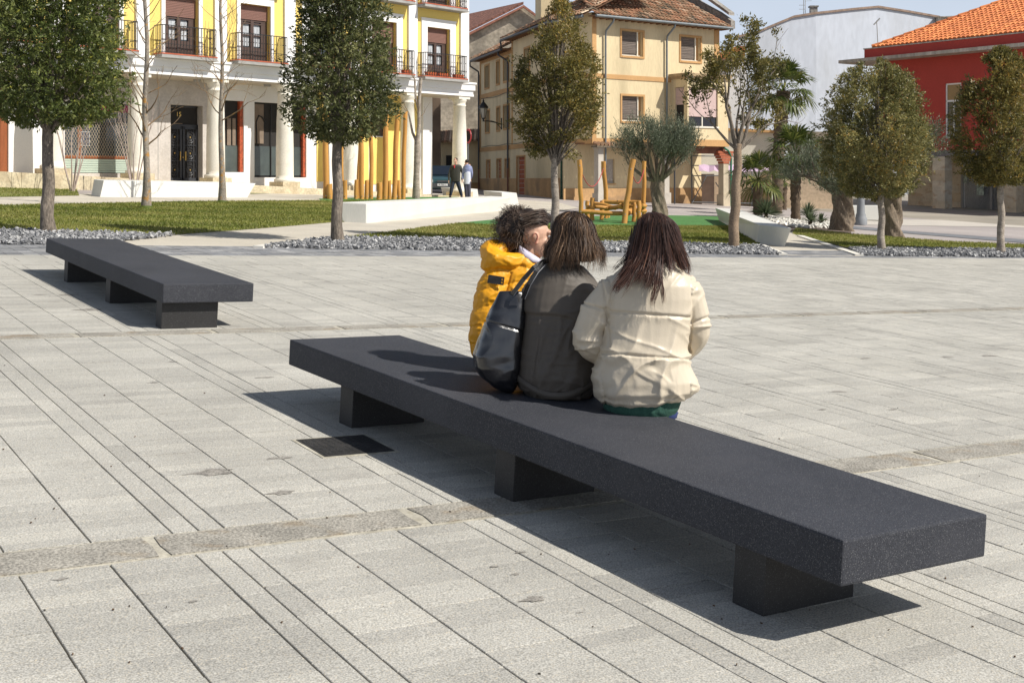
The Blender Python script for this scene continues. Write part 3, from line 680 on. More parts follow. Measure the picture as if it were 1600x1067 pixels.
# inner wall of the arcade, y = -1.2
iy = -1.2
def gl(s0, s1, z0, z1, y, name='shop_window', m=None):
    k = TB(YT); k.bb(s0, s1, y-.02, y, z0, z1); return k.build(name, m or M['glass'], yb)
def skin(s0, s1, z0, z1, m, ops=(), name='inner_wall', y=iy, depth=.3):
    k = TB(YT); openwall(k, s0, s1, z0, z1, list(ops), y, 1, depth); return k.build(name, m, yb)
skin(20.05, S1_, .9, 5.33, M['white'], [(20.36, 22.3, 1.84, 4.9)])
skin(18.36, 20.05, .9, 5.33, M['white'])
skin(14.66, 18.36, .9, 5.33, M['clad'], [(15.55, 18.34, 1.86, 4.32)], depth=.12)
skin(12.33, 14.66, .9, 5.33, M['clad'], [(12.72, 14.12, 1.55, 4.40)], depth=.35)
skin(.64, 12.33, .9, 5.33, M['white'], [(10.82, 11.72, 1.92, 4.67), (8.94, 10.32, 1.72, 4.67), (7.72, 8.6, 1.72, 4.67), (3.27, 4.15, 3.5, 4.7)], depth=.22)
k = TB(YT)
for s_ in (13.4,): k.bb(14.64, 14.665, iy, iy+.006, 1.6, 5.33); k.bb(12.33, 12.345, iy, iy+.006, 1.5, 5.33)
k.build('cladding_joint', M['slab'], yb)
k = TB(YT)                                      # yellow infill panels
for (a, b, c, d) in ((6.85, 7.2, 1.56, 5.33), (4.35, 6.1, 1.45, 5.33), (3.27, 4.15, 1.45, 3.45), (2.1, 3.27, 1.45, 5.33), (1.4, 1.75, 1.4, 5.33), ):
    k.bb(a, b, iy+.004, iy+.03, c, d)
k.bb(.62, .645, iy-1.2, iy-.02, 1.2, 4.8)
k.build('yellow_panel', M['yellow'], yb)
k = TB(YT); k.bb(.64, 1.2, iy, iy+.12, 1.0, 5.33); k.bb(.5, .95, iy-.3, iy, .8, 5.33); k.build('corner_pillar', M['white'], yb)
# wooden shop door far left
k = TB(YT); y = iy-.12
k.bb(20.36, 20.62, y-.05, y+.06, 1.84, 4.9); k.bb(22.1, 22.3, y-.05, y+.06, 1.84, 4.9); k.bb(20.62, 22.1, y-.04, y+.04, 1.84, 2.5); k.bb(20.62, 22.1, y-.04, y+.05, 4.6, 4.9); k.bb(20.75, 22, y+.04, y+.06, 1.98, 2.36)
sd = k.build('shop_door', M['wood'], yb); k = TB(YT); k.bb(20.62, 22.1, y-.03, y-.01, 2.5, 4.6); k.build('pane', M['glass'], sd)
M['magenta'] = mat('magenta_film', (.42, .012, .12), .5, 0); M['paper'] = mat('paper', (.72, .74, .72), .7, 0); M['mint'] = mat('mint_film', (.38, .62, .55), .6, 0)
k = TB(YT); k.bb(20.66, 21.05, y-.005, y+.0, 3.1, 3.36); k.build('sticker', M['magenta'], sd)
TX = YT @ Matrix.Translation((20.87, y+.005, 3.24)) @ Matrix.Rotation(PI, 4, 'Z') @ Matrix.Rotation(R(90), 4, 'X')
text_mesh('GAES', .13, M['paper'], sd, TX)
k = TB(YT); k.bb(20.63, 20.93, y-.005, y+.0, 3.82, 4.24); k.build('sticker', M['mint'], sd)
text_mesh('G', .62, M['mint'], sd, YT @ Matrix.Translation((21.12, y+.006, 3.82)) @ Matrix.Rotation(PI, 4, 'Z') @ Matrix.Rotation(R(90), 4, 'X'))
k = TB(YT); k.bb(20.64, 20.76, y-.005, y+.0, 2.55, 2.68); k.build('sticker', M['paper'], sd)
# hairdresser's shop with lattice shutter
y = iy-.12
gl(15.55, 18.34, 2.36, 4.32, y+.0, 'shop_window'); k = TB(YT); k.bb(15.55, 18.34, y-.04, y+.02, 2.36, 2.48); k.bb(17.65, 17.8, y-.04, y+.02, 2.48, 4.32); k.build('window_frame', M['wood'], yb)
k = TB(YT)
for j in range(6): k.bb(15.55, 18.34, y-.02, y+.05-.02*(j % 1), 1.88+j*.08, 1.88+j*.08+.068)
k.build('shutter_slats', mat('pale_green_slats', (.42, .50, .42), .6, .05, 3), yb)
k = TB(YT); k.bb(15.56, 17.6, y+.002, y+.01, 4.02, 4.28); k.build('fascia', M['magenta'], yb)
text_mesh('Peluqueria', .22, mat('faded_lettering', (.10, .12, .12), .6, 0), yb, YT @ Matrix.Translation((16.6, y+.012, 3.62)) @ Matrix.Rotation(PI, 4, 'Z') @ Matrix.Rotation(R(90), 4, 'X'))
k = TB(YT); k.bb(17.36, 17.66, y+.02, y+.03, 2.83, 3.29); k.build('poster', mat('dark_poster', (.07, .08, .12), .6, .9, 30, .5, 60), yb)
k = TB(YT); k.bb(17.34, 17.68, y+.015, y+.02, 2.81, 3.31); k.build('poster_border', M['paper'], yb)
k = TB(YT); stp = .105; zt, zl = 4.30, 2.42; t_ = .011
nW = int((18.34-15.55)/stp); hh_ = .09
for dsg in (1, -1):
    for j in range(-22, nW+22):
        xa = 15.55+j*stp; L_ = (zt-zl)/hh_*stp/2*1.0
        x0_, x1_ = xa, xa+dsg*L_; z0_, z1_ = zl, zt
        # clip in x
        def cl(x, z, xo, zo):
            if x < 15.55: f_ = (15.55-xo)/(x-xo); return 15.55, zo+(z-zo)*f_
            if x > 18.34: f_ = (18.34-xo)/(x-xo); return 18.34, zo+(z-zo)*f_
            return x, z
        if max(x0_, x1_) <= 15.55 or min(x0_, x1_) >= 18.34: continue
        a_ = cl(x0_, z0_, x1_, z1_); b_ = cl(x1_, z1_, x0_, z0_)
        k.tube([(a_[0], y+.07, a_[1]), (b_[0], y+.07, b_[1])], t_/2+.002, 3, sm=False, cap=False)
k.build('lattice_shutter', mat('lattice_metal', (.45, .38, .28), .5, .1, 4, metal=.3), yb)
# door 15
y = iy-.33; k = TB(YT); a, b = 12.74, 14.1
k.bb(a, b, y-.05, y+.0, 1.5, 4.40); k.build('door_backing', M['dark'], yb)
k = TB(YT); z0_, z1_ = 1.58, 3.62; mid = (a+b)/2
for (p, q) in ((a, mid-.02), (mid+.02, b)):
    k.bb(p, p+.09, y, y+.05, z0_, z1_); k.bb(q-.09, q, y, y+.05, z0_, z1_); k.bb(p, q, y, y+.05, z0_, z0_+.12); k.bb(p, q, y, y+.05, z1_-.1, z1_)
    for zc in (2.0, 2.62, 3.22):
        xc = (p+q)/2
        for r_ in (.1, .17): k.tube([(xc+r_*math.cos(t)*(1 if r_ < .15 else 1), y+.04, zc+r_*math.sin(t)*1.25) for t in [2*PI*j/14 for j in range(15)]], .012, 4, cap=False, sm=False)
        for dx, dz in ((.2, 0), (-.2, 0), (0, .24), (0, -.24)): k.tube([(xc+dx+.05*math.cos(t), y+.04, zc+dz+.05*math.sin(t)) for t in [2*PI*j/8 for j in range(9)]], .009, 4, cap=False, sm=False)
    for zc in (2.32, 2.9): k.bb(p, q, y+.02, y+.045, zc, zc+.03)
    for xf in (.3, .7): k.bb(p+(q-p)*xf-.01, p+(q-p)*xf+.01, y+.02, y+.04, z0_, z1_)
k.bb(a, b, y, y+.06, z1_, z1_+.07); k.bb(a, b, y, y+.04, 4.33, 4.4)
fd = k.build('front_door', mat('graphite_door', (.045, .048, .055), .45, .1, 4, metal=.3), yb)
k = TB(YT); k.bb(mid-.13, mid-.1, y+.05, y+.10, 2.35, 2.68); k.bb(mid+.1, mid+.13, y+.05, y+.10, 2.35, 2.68); k.lathe([(.03, 0), (.03, .03)], (mid, y+.08, 2.45), 8)
for zc in (2.0, 2.62, 3.22):
    for xc in ((a+mid)/2, (b+mid)/2): k.box((xc, y+.05, zc), (.045, .02, .045))
k.build('door_handle', M['brass'], fd)
text_mesh('15', .24, M['brass'], fd, YT @ Matrix.Translation(((a+b)/2+.15, y+.03, 4.06)) @ Matrix.Rotation(PI, 4, 'Z') @ Matrix.Rotation(R(90), 4, 'X'))
k = TB(YT); k.bb(14.18, 14.59, iy, iy+.03, 3.88, 4.49); k.build('meter_box', M['clad'], yb, bevel=.005)
# shop windows in the arcade
M['redmosaic'] = mat('red_mosaic', (.35, .07, .025), .6, .5, 14, .3, 50)
M['reflect'] = mat('covered_window', (.06, .075, .07), .25, .3, 1.2, spec=.9)
for (a, b) in ((10.82, 11.72), (8.94, 10.32), (7.72, 8.6)):
    gl(a, b, 1.74, 4.67, iy-.2, 'shop_window', M['dark']); gl(a, b, 1.8, 2.95, iy-.17, 'window_film', M['reflect'])
k = TB(YT); k.bb(10.83, 10.98, iy-.2, iy-.05, 1.93, 4.66); k.bb(7.73, 7.86, iy-.2, iy-.05, 1.75, 4.66); k.build('mosaic_jamb', M['redmosaic'], yb)
k = TB(YT); k.bb(11.1, 11.25, iy-.17, iy-.15, 2.95, 4.0); k.bb(11.32, 11.5, iy-.17, iy-.15, 2.95, 4.0); k.bb(9.75, 10.3, iy-.18, iy-.16, 3.05, 4.6); k.build('leaning_board', mat('old_boards', (.20, .15, .11), .8, .15, 4), yb)
k = TB(YT); k.bb(9.4, 9.43, iy-.15, iy-.12, 1.75, 4.6); k.bb(8.95, 9.45, iy-.16, iy-.1, 1.72, 1.78); k.tube([(10.1, iy-.14, 3.0), (10.12, iy-.14, 3.9), (10.0, iy-.14, 4.15), (9.85, iy-.14, 4.1), (9.7, iy-.14, 3.9)], .025, 6); k.build('pipe', M['ironbk'], yb)
k = TB(YT); k.bb(3.27, 4.15, iy-.2, iy-.18, 3.5, 4.7); k.build('dark_window', M['brown'], yb)
for s_ in (13.6, 10.4): 
    k = TB(YT); k.lathe([(.12, 5.21), (.15, 5.3)], (s_, -.3, 0), 8); k.build('ceiling_lamp', M['slab'], yb)

# ---------------------------------------------------------------- tiled roofs
M['oldtile'] = mat('weathered_roof_tile', (.33, .20, .13), .9, .25, 1.2, .25, 12, .3, 20, tint=[(0, (.14, .11, .075)), (.35, (.27, .17, .10)), (.7, (.42, .21, .12)), (1, (.52, .40, .28))])
M['newtile'] = mat('orange_roof_tile', (.72, .22, .06), .75, .12, 1.5, .1, 12, tint=[(0, (.5, .14, .04)), (1, (.78, .27, .08))])
def tiles(T, width, length, slope, keep, m, parent, sx=.24, sy=.42, r=.085, name='roof_tiles', jit=.012, x0=0):
    """barrel tiles on a plane: local x along the eave, y up the slope (horizontal run), z up"""
    rng = random.Random(int(width*100)); k = TB(T); cs, sn = math.cos(slope), math.sin(slope)
    nx, ny = int(width/sx), int(length/sy)
    for i in range(nx):
        for j in range(ny):
            x = x0+(i+.5)*sx; y = (j+.5)*sy
            if not keep(x, y*cs): continue
            t = min(1, max(0, rng.gauss(.5, .27))); dx = rng.gauss(0, jit); dz = rng.gauss(0, jit*.6); a = rng.gauss(0, .03)
            V = []
            for jj, (yy, rr, up) in enumerate(((y-sy*.56, r*1.1, .04), (y+sy*.5, r*.9, .0))):
                for q_ in range(5):
                    th = PI*q_/4; lx = x+dx+rr*math.cos(th)+(a*(yy-y)); lz = rr*.8*math.sin(th)+up+dz+.02
                    V.append((lx, yy*cs-lz*sn, yy*sn+lz*cs))
            k.add(V, [(q_, q_+1, 6+q_, 5+q_) for q_ in range(4)]+[(0, 4, 3, 2, 1)], 0, t, False)
    o = k.build(name, m, parent); o['kind'] = 'stuff'; return o

# ---------------------------------------------------------------- ochre house (three faces)
M['ochre'] = mat('ochre_render', (.64, .525, .325), .85, .14, .5, .05, 10, .06, 14, stain=.5, stcol=(.42, .34, .20), sts=.55, stp=.56, stretch=(1.6, 1.6, .35))
M['ochretrim'] = mat('ochre_trim', (.50, .29, .12), .85, .12, .8, .05, 10)
M['socle'] = mat('ochre_socle', (.46, .28, .13), .9, .2, .9, .08, 8, stain=.6, stcol=(.20, .14, .09), sts=.8, stp=.52)
M['rawshut'] = mat('grey_wood_shutter', (.16, .13, .11), .8, .3, 2, .2, 20, stretch=(.4, .4, 8))
M['gutter'] = mat('zinc_gutter', (.17, .19, .20), .5, .15, 3, metal=.3)
M['gutterd'] = mat('dark_gutter', (.05, .05, .055), .5, .15, 3)
M['timber'] = mat('roof_timber', (.20, .10, .05), .8, .2, 3)
M['brick'] = mat('hollow_brick', (.36, .10, .045), .85, .15, 8, .1, 30)
M['mort'] = mat('brick_mortar', (.42, .38, .33), .9, .15, 10)
K1 = Vector((3.80, 61, 0)); K0 = Vector((2.426, 63.2, 0))
oh = empty('ochre_house', K1, label='old three-storey ochre house with weathered tile roof, zinc downpipes and bricked-up openings', cat='house')
d1 = Vector((.81295, .58233, 0)); T1 = mat_frame(Vector((0, 0, 0)), d1, Vector((-d1.y, d1.x, 0)), Vector((0, 0, 1)))            # +y inwards
dc = (K0-K1).normalized(); Lc = (K0-K1).length; T2 = mat_frame(Vector((0, 0, 0)), dc, Vector((-dc.y, dc.x, 0)), Vector((0, 0, 1)))   # +y = outwards? checked below
d3 = Vector((-.26446, .9644, 0)); T3 = mat_frame(K0-K1, d3, Vector((-d3.y, d3.x, 0)), Vector((0, 0, 1)))                          # +y outwards (left)
E1 = 8.4
# right facade, outward = -y
w1 = [(1.84, 3.2, 7.65, 8.85), (5.72, 7.08, 7.62, 8.82), (1.86, 3.22, 4.48, 5.70)]
k = TB(T1); openwall(k, 0, E1, 3.35, 9.6, w1, 0, -1, .22); k.build('facade_wall', M['ochre'], oh)
k = TB(T1); k.bb(0, E1, .01, .05, 0, 0); k = TB(T1)
inner = [(1.95, 2.5, 1.47, 2.66)]
openwall(k, -.72, E1, .1, 3.4, inner, 1.3, -1, .15); k.build('porch_wall', M['ochre'], oh)
k = TB(T1); k.bb(-.72, E1, 1.26, 1.3, .1, 1.22); k.build('socle', M['socle'], oh)
k = TB(T1); k.bb(-.0, E1, -.0, 1.35, 3.35, 3.42); k.build('porch_ceiling', M['timber'], oh)
for (a, b, c, d) in w1:
    fr = TB(T1); t_ = .1
    fr.bb(a-t_, a, -.035, .02, c-t_, d+t_); fr.bb(b, b+t_, -.035, .02, c-t_, d+t_); fr.bb(a, b, -.035, .02, d, d+t_); fr.bb(a, b, -.05, .02, c-t_, c); wf = fr.build('window', M['ochretrim'], oh)
    s = TB(T1); nn = int((d-c)/.09)
    for j in range(nn): s.bb(a+.02, b-.28, .16, .185+(j % 2)*.006, c+.14+j*(d-c-.14)/nn, c+.14+(j+.82)*(d-c-.14)/nn)
    s.bb(a+.02, b-.28, .19, .2, c, d); s.build('wooden_blind', M['rawshut'], wf)
    s = TB(T1); s.bb(b-.27, b-.22, .1, .22, c, d); s.bb(a, b, .12, .2, c, c+.05); s.build('frame', M['colstone'], wf)
    s = TB(T1); s.bb(b-.22, b, .18, .2, c, d); s.build('reveal_panel', M['ochretrim'], wf)
k = TB(T1); k.bb(-.03, 5.05, -.035, .01, 6.48, 6.70); k.build('string_course', M['ochretrim'], oh); k = TB(T1); k.bb(-.03, 5.05, -.06, -.02, 3.35, 3.62); k.build('string_course', M['ochretrim'], oh)
k = TB(T1); k.bb(0, .25, -.03, .0, 3.62, 9.4); k.bb(E1-.35, E1, -.03, 0, 6.9, 9.35); k.build('corner_trim', M['ochretrim'], oh)
# scalloped porch tiles along the first floor
k = TB(T1)
for j in range(21): x = .1+j*.24; k.tube([(x, .0, 3.42), (x, -.38, 3.30)], [.085, .10], 6, 0, random.random(), sm=False)
k.bb(-.05, 5.15, -.44, 0, 3.17, 3.25)  # plain slab added under the tiles so their shadow falls without comb teeth
o = k.build('porch_tiles', M['oldtile'], oh); o['kind'] = 'stuff'
M['greypost'] = mat('grey_stone_post', (.46, .42, .36), .85, .15, 2)
for x in (.42, 4.66): k = TB(T1); k.bb(x-.22, x+.22, -.22, .22, .15, 1.0); k.bb(x-.16, x+.16, -.16, .16, 1.0, 3.1); k.bb(x-.2, x+.2, -.2, .2, 3.1, 3.3); k.build('porch_column', M['greypost'], oh)
k = TB(T1); k.bb(1.9, 2.55, 1.24, 1.262, 1.40, 1.45); k.build('sill', M['ochretrim'], oh)
def brickfill(T, a, b, c, d, y, out, bw=.34, bh=.22, parent=None):
    k = TB(T); k.bb(a, b, y-.03, y, c, d); w_ = k.build('brick_infill', M['mort'], parent)
    j = 0; z = c
    while z < d-.04:
        x = a-(bw*.5 if j % 2 else 0)
        while x < b:
            p, q = max(a, x)+.02, min(b, x+bw)-.02
            if q-p > .06: k = TB(T); k.bb(p, q, y-.02, y+out*(.018+random.uniform(0, .012)), z+.016, min(d, z+bh)-.016); k.build('brick', M['brick'], w_)
            x += bw
        z += bh; j += 1
brickfill(T1, 1.95, 2.5, 1.47, 2.66, 1.44, -1, parent=oh)
# gutter, downpipes, rafters
k = TB(T1); k.tube([(-.25, -.62, 9.36), (8.75, -.62, 9.36)], .075, 8); k.build('gutter', M['gutter'], oh)
for x in (.74, 4.68):
    k = TB(T1); k.tube([(x+.12, -.60, 9.3), (x+.10, -.58, 9.16), (x, -.16, 8.75), (x, -.12, 8.5), (x, -.12, 2.4)], .05, 8); k.build('downpipe', M['gutter'], oh)
k = TB(T1); k.tube([(4.55, -.12, .2), (4.55, -.12, 2.4)], .04, 8); k.build('downpipe', mat('rusty_red_pipe', (.30, .08, .04), .6, .1, 3), oh)
k = TB(T1); k.tube([(5.2, -.12, .2), (5.2, -.12, 3.4)], .04, 8); k.build('downpipe', M['gutterd'], oh)
k = TB(T1)
for j in range(22): x = .1+j*.4; k.bb(x-.05, x+.05, -.56, .02, 9.28, 9.38)
k.bb(-.2, 8.7, -.6, .05, 9.38, 9.41); k.build('rafter_ends', M['timber'], oh)
# bay window
k = TB(T1); e_ = 1.2; a, b = 5.05, 7.85
openwall(k, a, b, 3.62, 6.62, [(5.15+.0, 7.12, 4.28, 6.19)], -e_, -1, .15)
for (x, ) in ((a,), (b,)):
    if x == a:
        for (y0_, y1_, z0_, z1_) in ((-e_, -.95, 3.62, 6.62), (-.3, 0, 3.62, 6.62), (-.95, -.3, 3.62, 4.3), (-.95, -.3, 6.2, 6.62)): k.add([(x, y0_, z0_), (x, y1_, z0_), (x, y1_, z1_), (x, y0_, z1_)], [(0, 1, 2, 3)])
        k.add([(x, -.95, 4.3), (x+.15, -.95, 4.3), (x+.15, -.95, 6.2), (x, -.95, 6.2)], [(0, 1, 2, 3)]); k.add([(x, -.3, 4.3), (x+.15, -.3, 4.3), (x+.15, -.3, 6.2), (x, -.3, 6.2)], [(0, 1, 2, 3)])
    else: k.add([(x, -e_, 3.62), (x, 0, 3.62), (x, 0, 6.62), (x, -e_, 6.62)], [(0, 1, 2, 3)])
bay = k.build('bay_window', M['ochre'], oh)
k = TB(T1); k.bb(a-.08, b+.08, -e_-.08, 0, 6.62, 6.72); k.bb(a-.14, b+.14, -e_-.14, 0, 6.72, 6.88); k.build('bay_cornice', mat('mossy_cornice', (.36, .26, .15), .9, .3, 2, .2, 20), bay)
k = TB(T1); k.bb(a-.03, b+.03, -e_-.03, 0, 3.3, 3.62); k.build('bay_base', M['ochretrim'], bay)
M['pinkshut'] = mat('pink_roller_shutter', (.62, .46, .43), .6, .08, 1.5)
k = TB(T1); nn = 26
for j in range(nn): k.bb(5.15, 7.12, -e_+.08, -e_+.1+.012*(j % 2), 4.76+j*1.43/nn, 4.76+(j+.85)*1.43/nn)
k.build('roller_shutter', M['pinkshut'], bay)
k = TB(T1); k.bb(5.15, 7.12, -e_+.12, -e_+.14, 4.28, 4.8); k.build('pane', M['glass'], bay)
k = TB(T1); k.bb(5.1, 7.17, -e_-.05, -e_+.05, 4.2, 4.28); k.bb(6.1, 6.16, -e_+.08, -e_+.12, 4.28, 4.8); k.build('sill', M['colstone'], bay)
k = TB(T1)
for j in range(12): k.bb(a+.07, a+.1, -.95, -.3, 5.35+j*.07, 5.35+j*.07+.06)
k.build('roller_shutter', M['pinkshut'], bay); k = TB(T1); k.bb(a+.12, a+.14, -.95, -.3, 4.3, 6.2); k.build('pane', M['dark'], bay)
# porch under the bay: beam, brick capital, column, green pipe
k = TB(T1); k.bb(5.0, 7.95, -.9, -.5, 2.95, 3.3); k.build('porch_beam', mat('rusty_beam', (.17, .07, .04), .8, .3, 3), oh)
k = TB(T1); k.bb(7.62, 8.1, -1.1, -.62, .0, .9); k.bb(7.68, 8.04, -1.04, -.68, .9, 2.45); k.build('porch_column', mat('stone_post_tan', (.47, .40, .29), .85, .15, 2), oh)
k = TB(T1)
for j in range(5): w_ = .2+.09*j; k.bb(7.86-w_, 7.86+w_, -.86-.2, -.86+.2, 2.45+j*.13, 2.45+j*.13+.115)
k.build('brick_capital', M['brick'], oh)
k = TB(T1); k.tube([(8.25, -1.0, .0), (8.25, -1.0, 2.7), (8.15, -1.05, 2.9), (7.9, -1.15, 3.1), (7.6, -1.15, 3.25)], .05, 8); k.build('downpipe', mat('green_pipe', (.02, .16, .09), .5, .1, 3), oh)
# main body and end wall
k = MB(); fp = [T1 @ Vector((.3, .4, 0)), T1 @ Vector((E1, .4, 0)), T1 @ Vector((E1, 9, 0)), T3 @ Vector((16.4, -.4, 0)), T3 @ Vector((.2, -.4, 0))]; fp = [(p.x, p.y) for p in fp]
k.prism(fp, 3.45, 9.0); fp[0] = tuple((T1 @ Vector((.6, 1.6, 0)))[:2]); fp[1] = tuple((T1 @ Vector((E1, 1.5, 0)))[:2]); k.prism(fp, 0, 3.4); k.build('building_mass', M['ochre'], oh)
# chamfer face, outward = -y in T2?  K1->K0 runs left/away; outside is towards the camera
k = TB(T2); k.add([(0, 0, 3.35), (Lc, 0, 3.35), (Lc, 0, 9.6), (0, 0, 9.6)], [(0, 1, 2, 3)]); k.add([(Lc, 0, .1), (Lc-.6, -.02, .1), (Lc-.6, -.02, 3.36), (Lc, 0, 3.36)], [(0, 1, 2, 3)]); k.build('corner_wall', M['ochre'], oh)
so_ = 1 if (T2.to_3x3() @ Vector((0, 1, 0))).y < 0 else -1
k = TB(T2); k.bb(0, Lc, so_*.0, so_*.035, 6.48, 6.70); k.build('string_course', M['ochretrim'], oh); k = TB(T2); k.bb(0, Lc, 0, so_*.035, 3.35, 3.6); k.build('string_course', M['ochretrim'], oh)
k = TB(T2); k.tube([(-.1, so_*.62, 9.36), (Lc+.3, so_*.62, 9.36)], .075, 8); k.build('gutter', M['gutter'], oh)
k = TB(T2); k.tube([(Lc-.15, so_*.1, .2), (Lc-.15, so_*.1, 3.3)], .05, 8); k.build('downpipe', mat('dark_green_pipe', (.015, .07, .045), .5, .1, 3), oh)
# left wall (T3, +y outwards)
up = [(14.35, 15.35, 7.2, 8.52), (11.9, 12.55, 7.25, 8.55), (9.9, 10.95, 7.28, 8.6), (14.25, 15.2, 4.52, 5.8), (11.85, 12.5, 4.54, 5.85), (9.75, 10.95, 4.58, 5.87), (5.6, 6.6, 7.5, 8.7)]
lowo = [(14.1, 14.9, 1.73, 2.8), (11.55, 12.45, 1.73, 2.82), (9.75, 10.6, 1.75, 2.8)]; dro = [(6.5, 8.1, .45, 2.9)]
k = TB(T3); openwall(k, 0, 9.15, .2, 9.6, [o for o in up+dro if o[1] < 9.15], 0, 1, .25); openwall(k, 9.15, 16.6, .2, 9.1, [o for o in up+lowo if o[1] > 9.15], 0, 1, .25)
k.add([(16.6, 0, .2), (16.6, -6, .2), (16.6, -6, 9.1), (16.6, 0, 9.1)], [(0, 1, 2, 3)]); k.add([(9.15, 0, 9.1), (9.15, -4, 9.1), (9.15, -4, 10.5), (9.15, 0, 9.6)], [(0, 1, 2, 3)]); k.build('side_wall', M['ochre'], oh)
k = TB(T3); k.bb(0, 6.5, .0, .035, .2, 1.72); k.bb(8.1, 16.6, .0, .035, .2, 1.72); k.build('socle', M['socle'], oh)
k = TB(T3); k.bb(0, 16.62, 0, .04, 6.6, 6.86); k.bb(0, 16.62, 0, .04, 3.36, 3.6); k.bb(9.02, 9.2, 0, .03, 3.6, 9.5); k.bb(9.2, 16.6, 0, .03, 8.75, 9.1); k.bb(16.4, 16.62, 0, .03, 3.6, 8.75); k.build('string_course', M['ochretrim'], oh)
for (a, b, c, d) in up:
    fr = TB(T3); t_ = .1
    fr.bb(a-t_, a, -.02, .035, c-t_, d+t_); fr.bb(b, b+t_, -.02, .035, c-t_, d+t_); fr.bb(a, b, -.02, .035, d, d+t_); fr.bb(a, b, -.02, .05, c-t_, c); wf = fr.build('window', M['ochretrim'], oh)
    s = TB(T3); s.bb(a, b, -.24, -.22, c, d); s.build('pane', M['dark'] if b-a > .8 else M['ochretrim'], wf)
    s = TB(T3); s.bb(a, a+.06, -.22, -.15, c, d); s.bb((a+b)/2-.03, (a+b)/2+.03, -.22, -.17, c, d); s.bb(a, b, -.22, -.15, c, c+.06); s.build('frame', M['brown'], wf)
for (a, b, c, d) in lowo: brickfill(T3, a, b, c, d, -.14, 1, .34, .22, oh)
a, b, c, d = dro[0]; brickfill(T3, a, b, c, d, -.14, 1, .5, .25, oh)
k = TB(T3)
for (a, b, c, d) in lowo+dro: k.bb(a-.08, a, -.02, .04, c, d+.08); k.bb(b, b+.08, -.02, .04, c, d+.08); k.bb(a, b, -.02, .04, d, d+.08)
k.build('opening_trim', M['ochretrim'], oh)
k = TB(T3); k.tube([(-.1, .6, 9.4), (9.4, .6, 9.45)], .08, 8); k.tube([(9.3, .6, 8.95), (17.2, .6, 8.93)], .08, 8); k.build('gutter', M['gutterd'], oh)
for x, zt in ((9.65, 8.9), (16.5, 8.85)):
    k = TB(T3); k.tube([(x+.35, .6, zt), (x+.35, .58, zt-.2), (x, .14, zt-.55), (x, .12, zt-.8), (x, .12, 2.3)], .055, 8); k.build('downpipe', M['gutterd'], oh); k = TB(T3); k.tube([(x, .12, .3), (x, .12, 2.3)], .05, 8); k.build('downpipe', mat('rust_pipe', (.17, .07, .04), .6, .1, 3), oh)
k = TB(T3); k.tube([(9.5, .6, 9.4), (9.45, .55, 9.1), (9.4, .5, 8.95)], .05, 8); k.build('downpipe', M['gutterd'], oh)
k = TB(T3)
for j in range(22): x = .2+j*.41; k.bb(x-.05, x+.05, 0, .55, 9.38, 9.47)
for j in range(19): x = 9.4+j*.41; k.bb(x-.05, x+.05, 0, .55, 8.92, 9.0)
k.bb(0, 9.3, 0, .58, 9.47, 9.5); k.bb(9.3, 17, 0, .58, 9.0, 9.03); k.build('rafter_ends', M['timber'], oh)
k = TB(T3); k.tube([(x_, .07+.02*math.sin(x_*2), 6.55-.05*math.sin(x_*1.1)) for x_ in [j*1.0 for j in range(17)]], .016, 5); k.tube([(x_, .07, 3.66-.03*math.sin(x_*1.7)) for x_ in [j*1.0 for j in range(17)]], .014, 5); k.build('cable', M['ironbk'], oh)
# roofs
sl = R(27)
def roofT(T, x, y, z, flip=False):                          # eave origin, x along the eave, y inwards
    B = T @ Matrix.Translation((x, y, z))
    if flip: B = B @ Matrix.Scale(-1, 4, (0, 1, 0))
    return B
tiles(roofT(T1, 0, -.62, 9.42), 9.0, 7.5, sl, lambda x, y: x > -.3+y*.35 and x < 9.1, M['oldtile'], oh, x0=-.3)
k = TB(roofT(T1, 0, -.62, 9.40)); h_ = 6.6; k.add([(-.25, 0, 0), (8.85, 0, 0), (8.85, h_, h_*math.tan(sl)), (2.2, h_, h_*math.tan(sl))], [(0, 1, 2, 3)]); k.build('roof_deck', M['timber'], oh)
# chamfer and left slopes
Tc = roofT(T2, 0, so_*.62, 9.42, flip=(so_ > 0)); tiles(Tc, 3.4, 7.0, sl, lambda x, y: x > -.05-y*.12 and x < Lc+.35-y*.05, M['oldtile'], oh, x0=-.4)
k = TB(Tc); k.add([(-.2, 0, -.03), (Lc+.4, 0, -.03), (Lc+.1, 6, 3.03), (-1, 6, 3.03)], [(0, 1, 2, 3)]); k.build('roof_deck', M['timber'], oh)
tiles(roofT(T3, 0, .6, 9.5, True), 9.6, 5.5, sl, lambda x, y: x > -.2+y*.5, M['oldtile'], oh, x0=-.2)
k = TB(roofT(T3, 0, .6, 9.47, True)); k.add([(-.2, 0, 0), (9.4, 0, 0), (9.4, 5, 2.55), (1.8, 5, 2.55)], [(0, 1, 2, 3)]); k.build('roof_deck', M['timber'], oh)
tiles(roofT(T3, 9.3, .6, 9.03, True), 7.9, 3.5, sl, lambda x, y: True, M['oldtile'], oh)
k = TB(roofT(T3, 9.3, .6, 9.0, True)); k.add([(0, 0, 0), (7.9, 0, 0), (7.9, 3.3, 1.68), (0, 3.3, 1.68)], [(0, 1, 2, 3)]); k.build('roof_deck', M['timber'], oh)
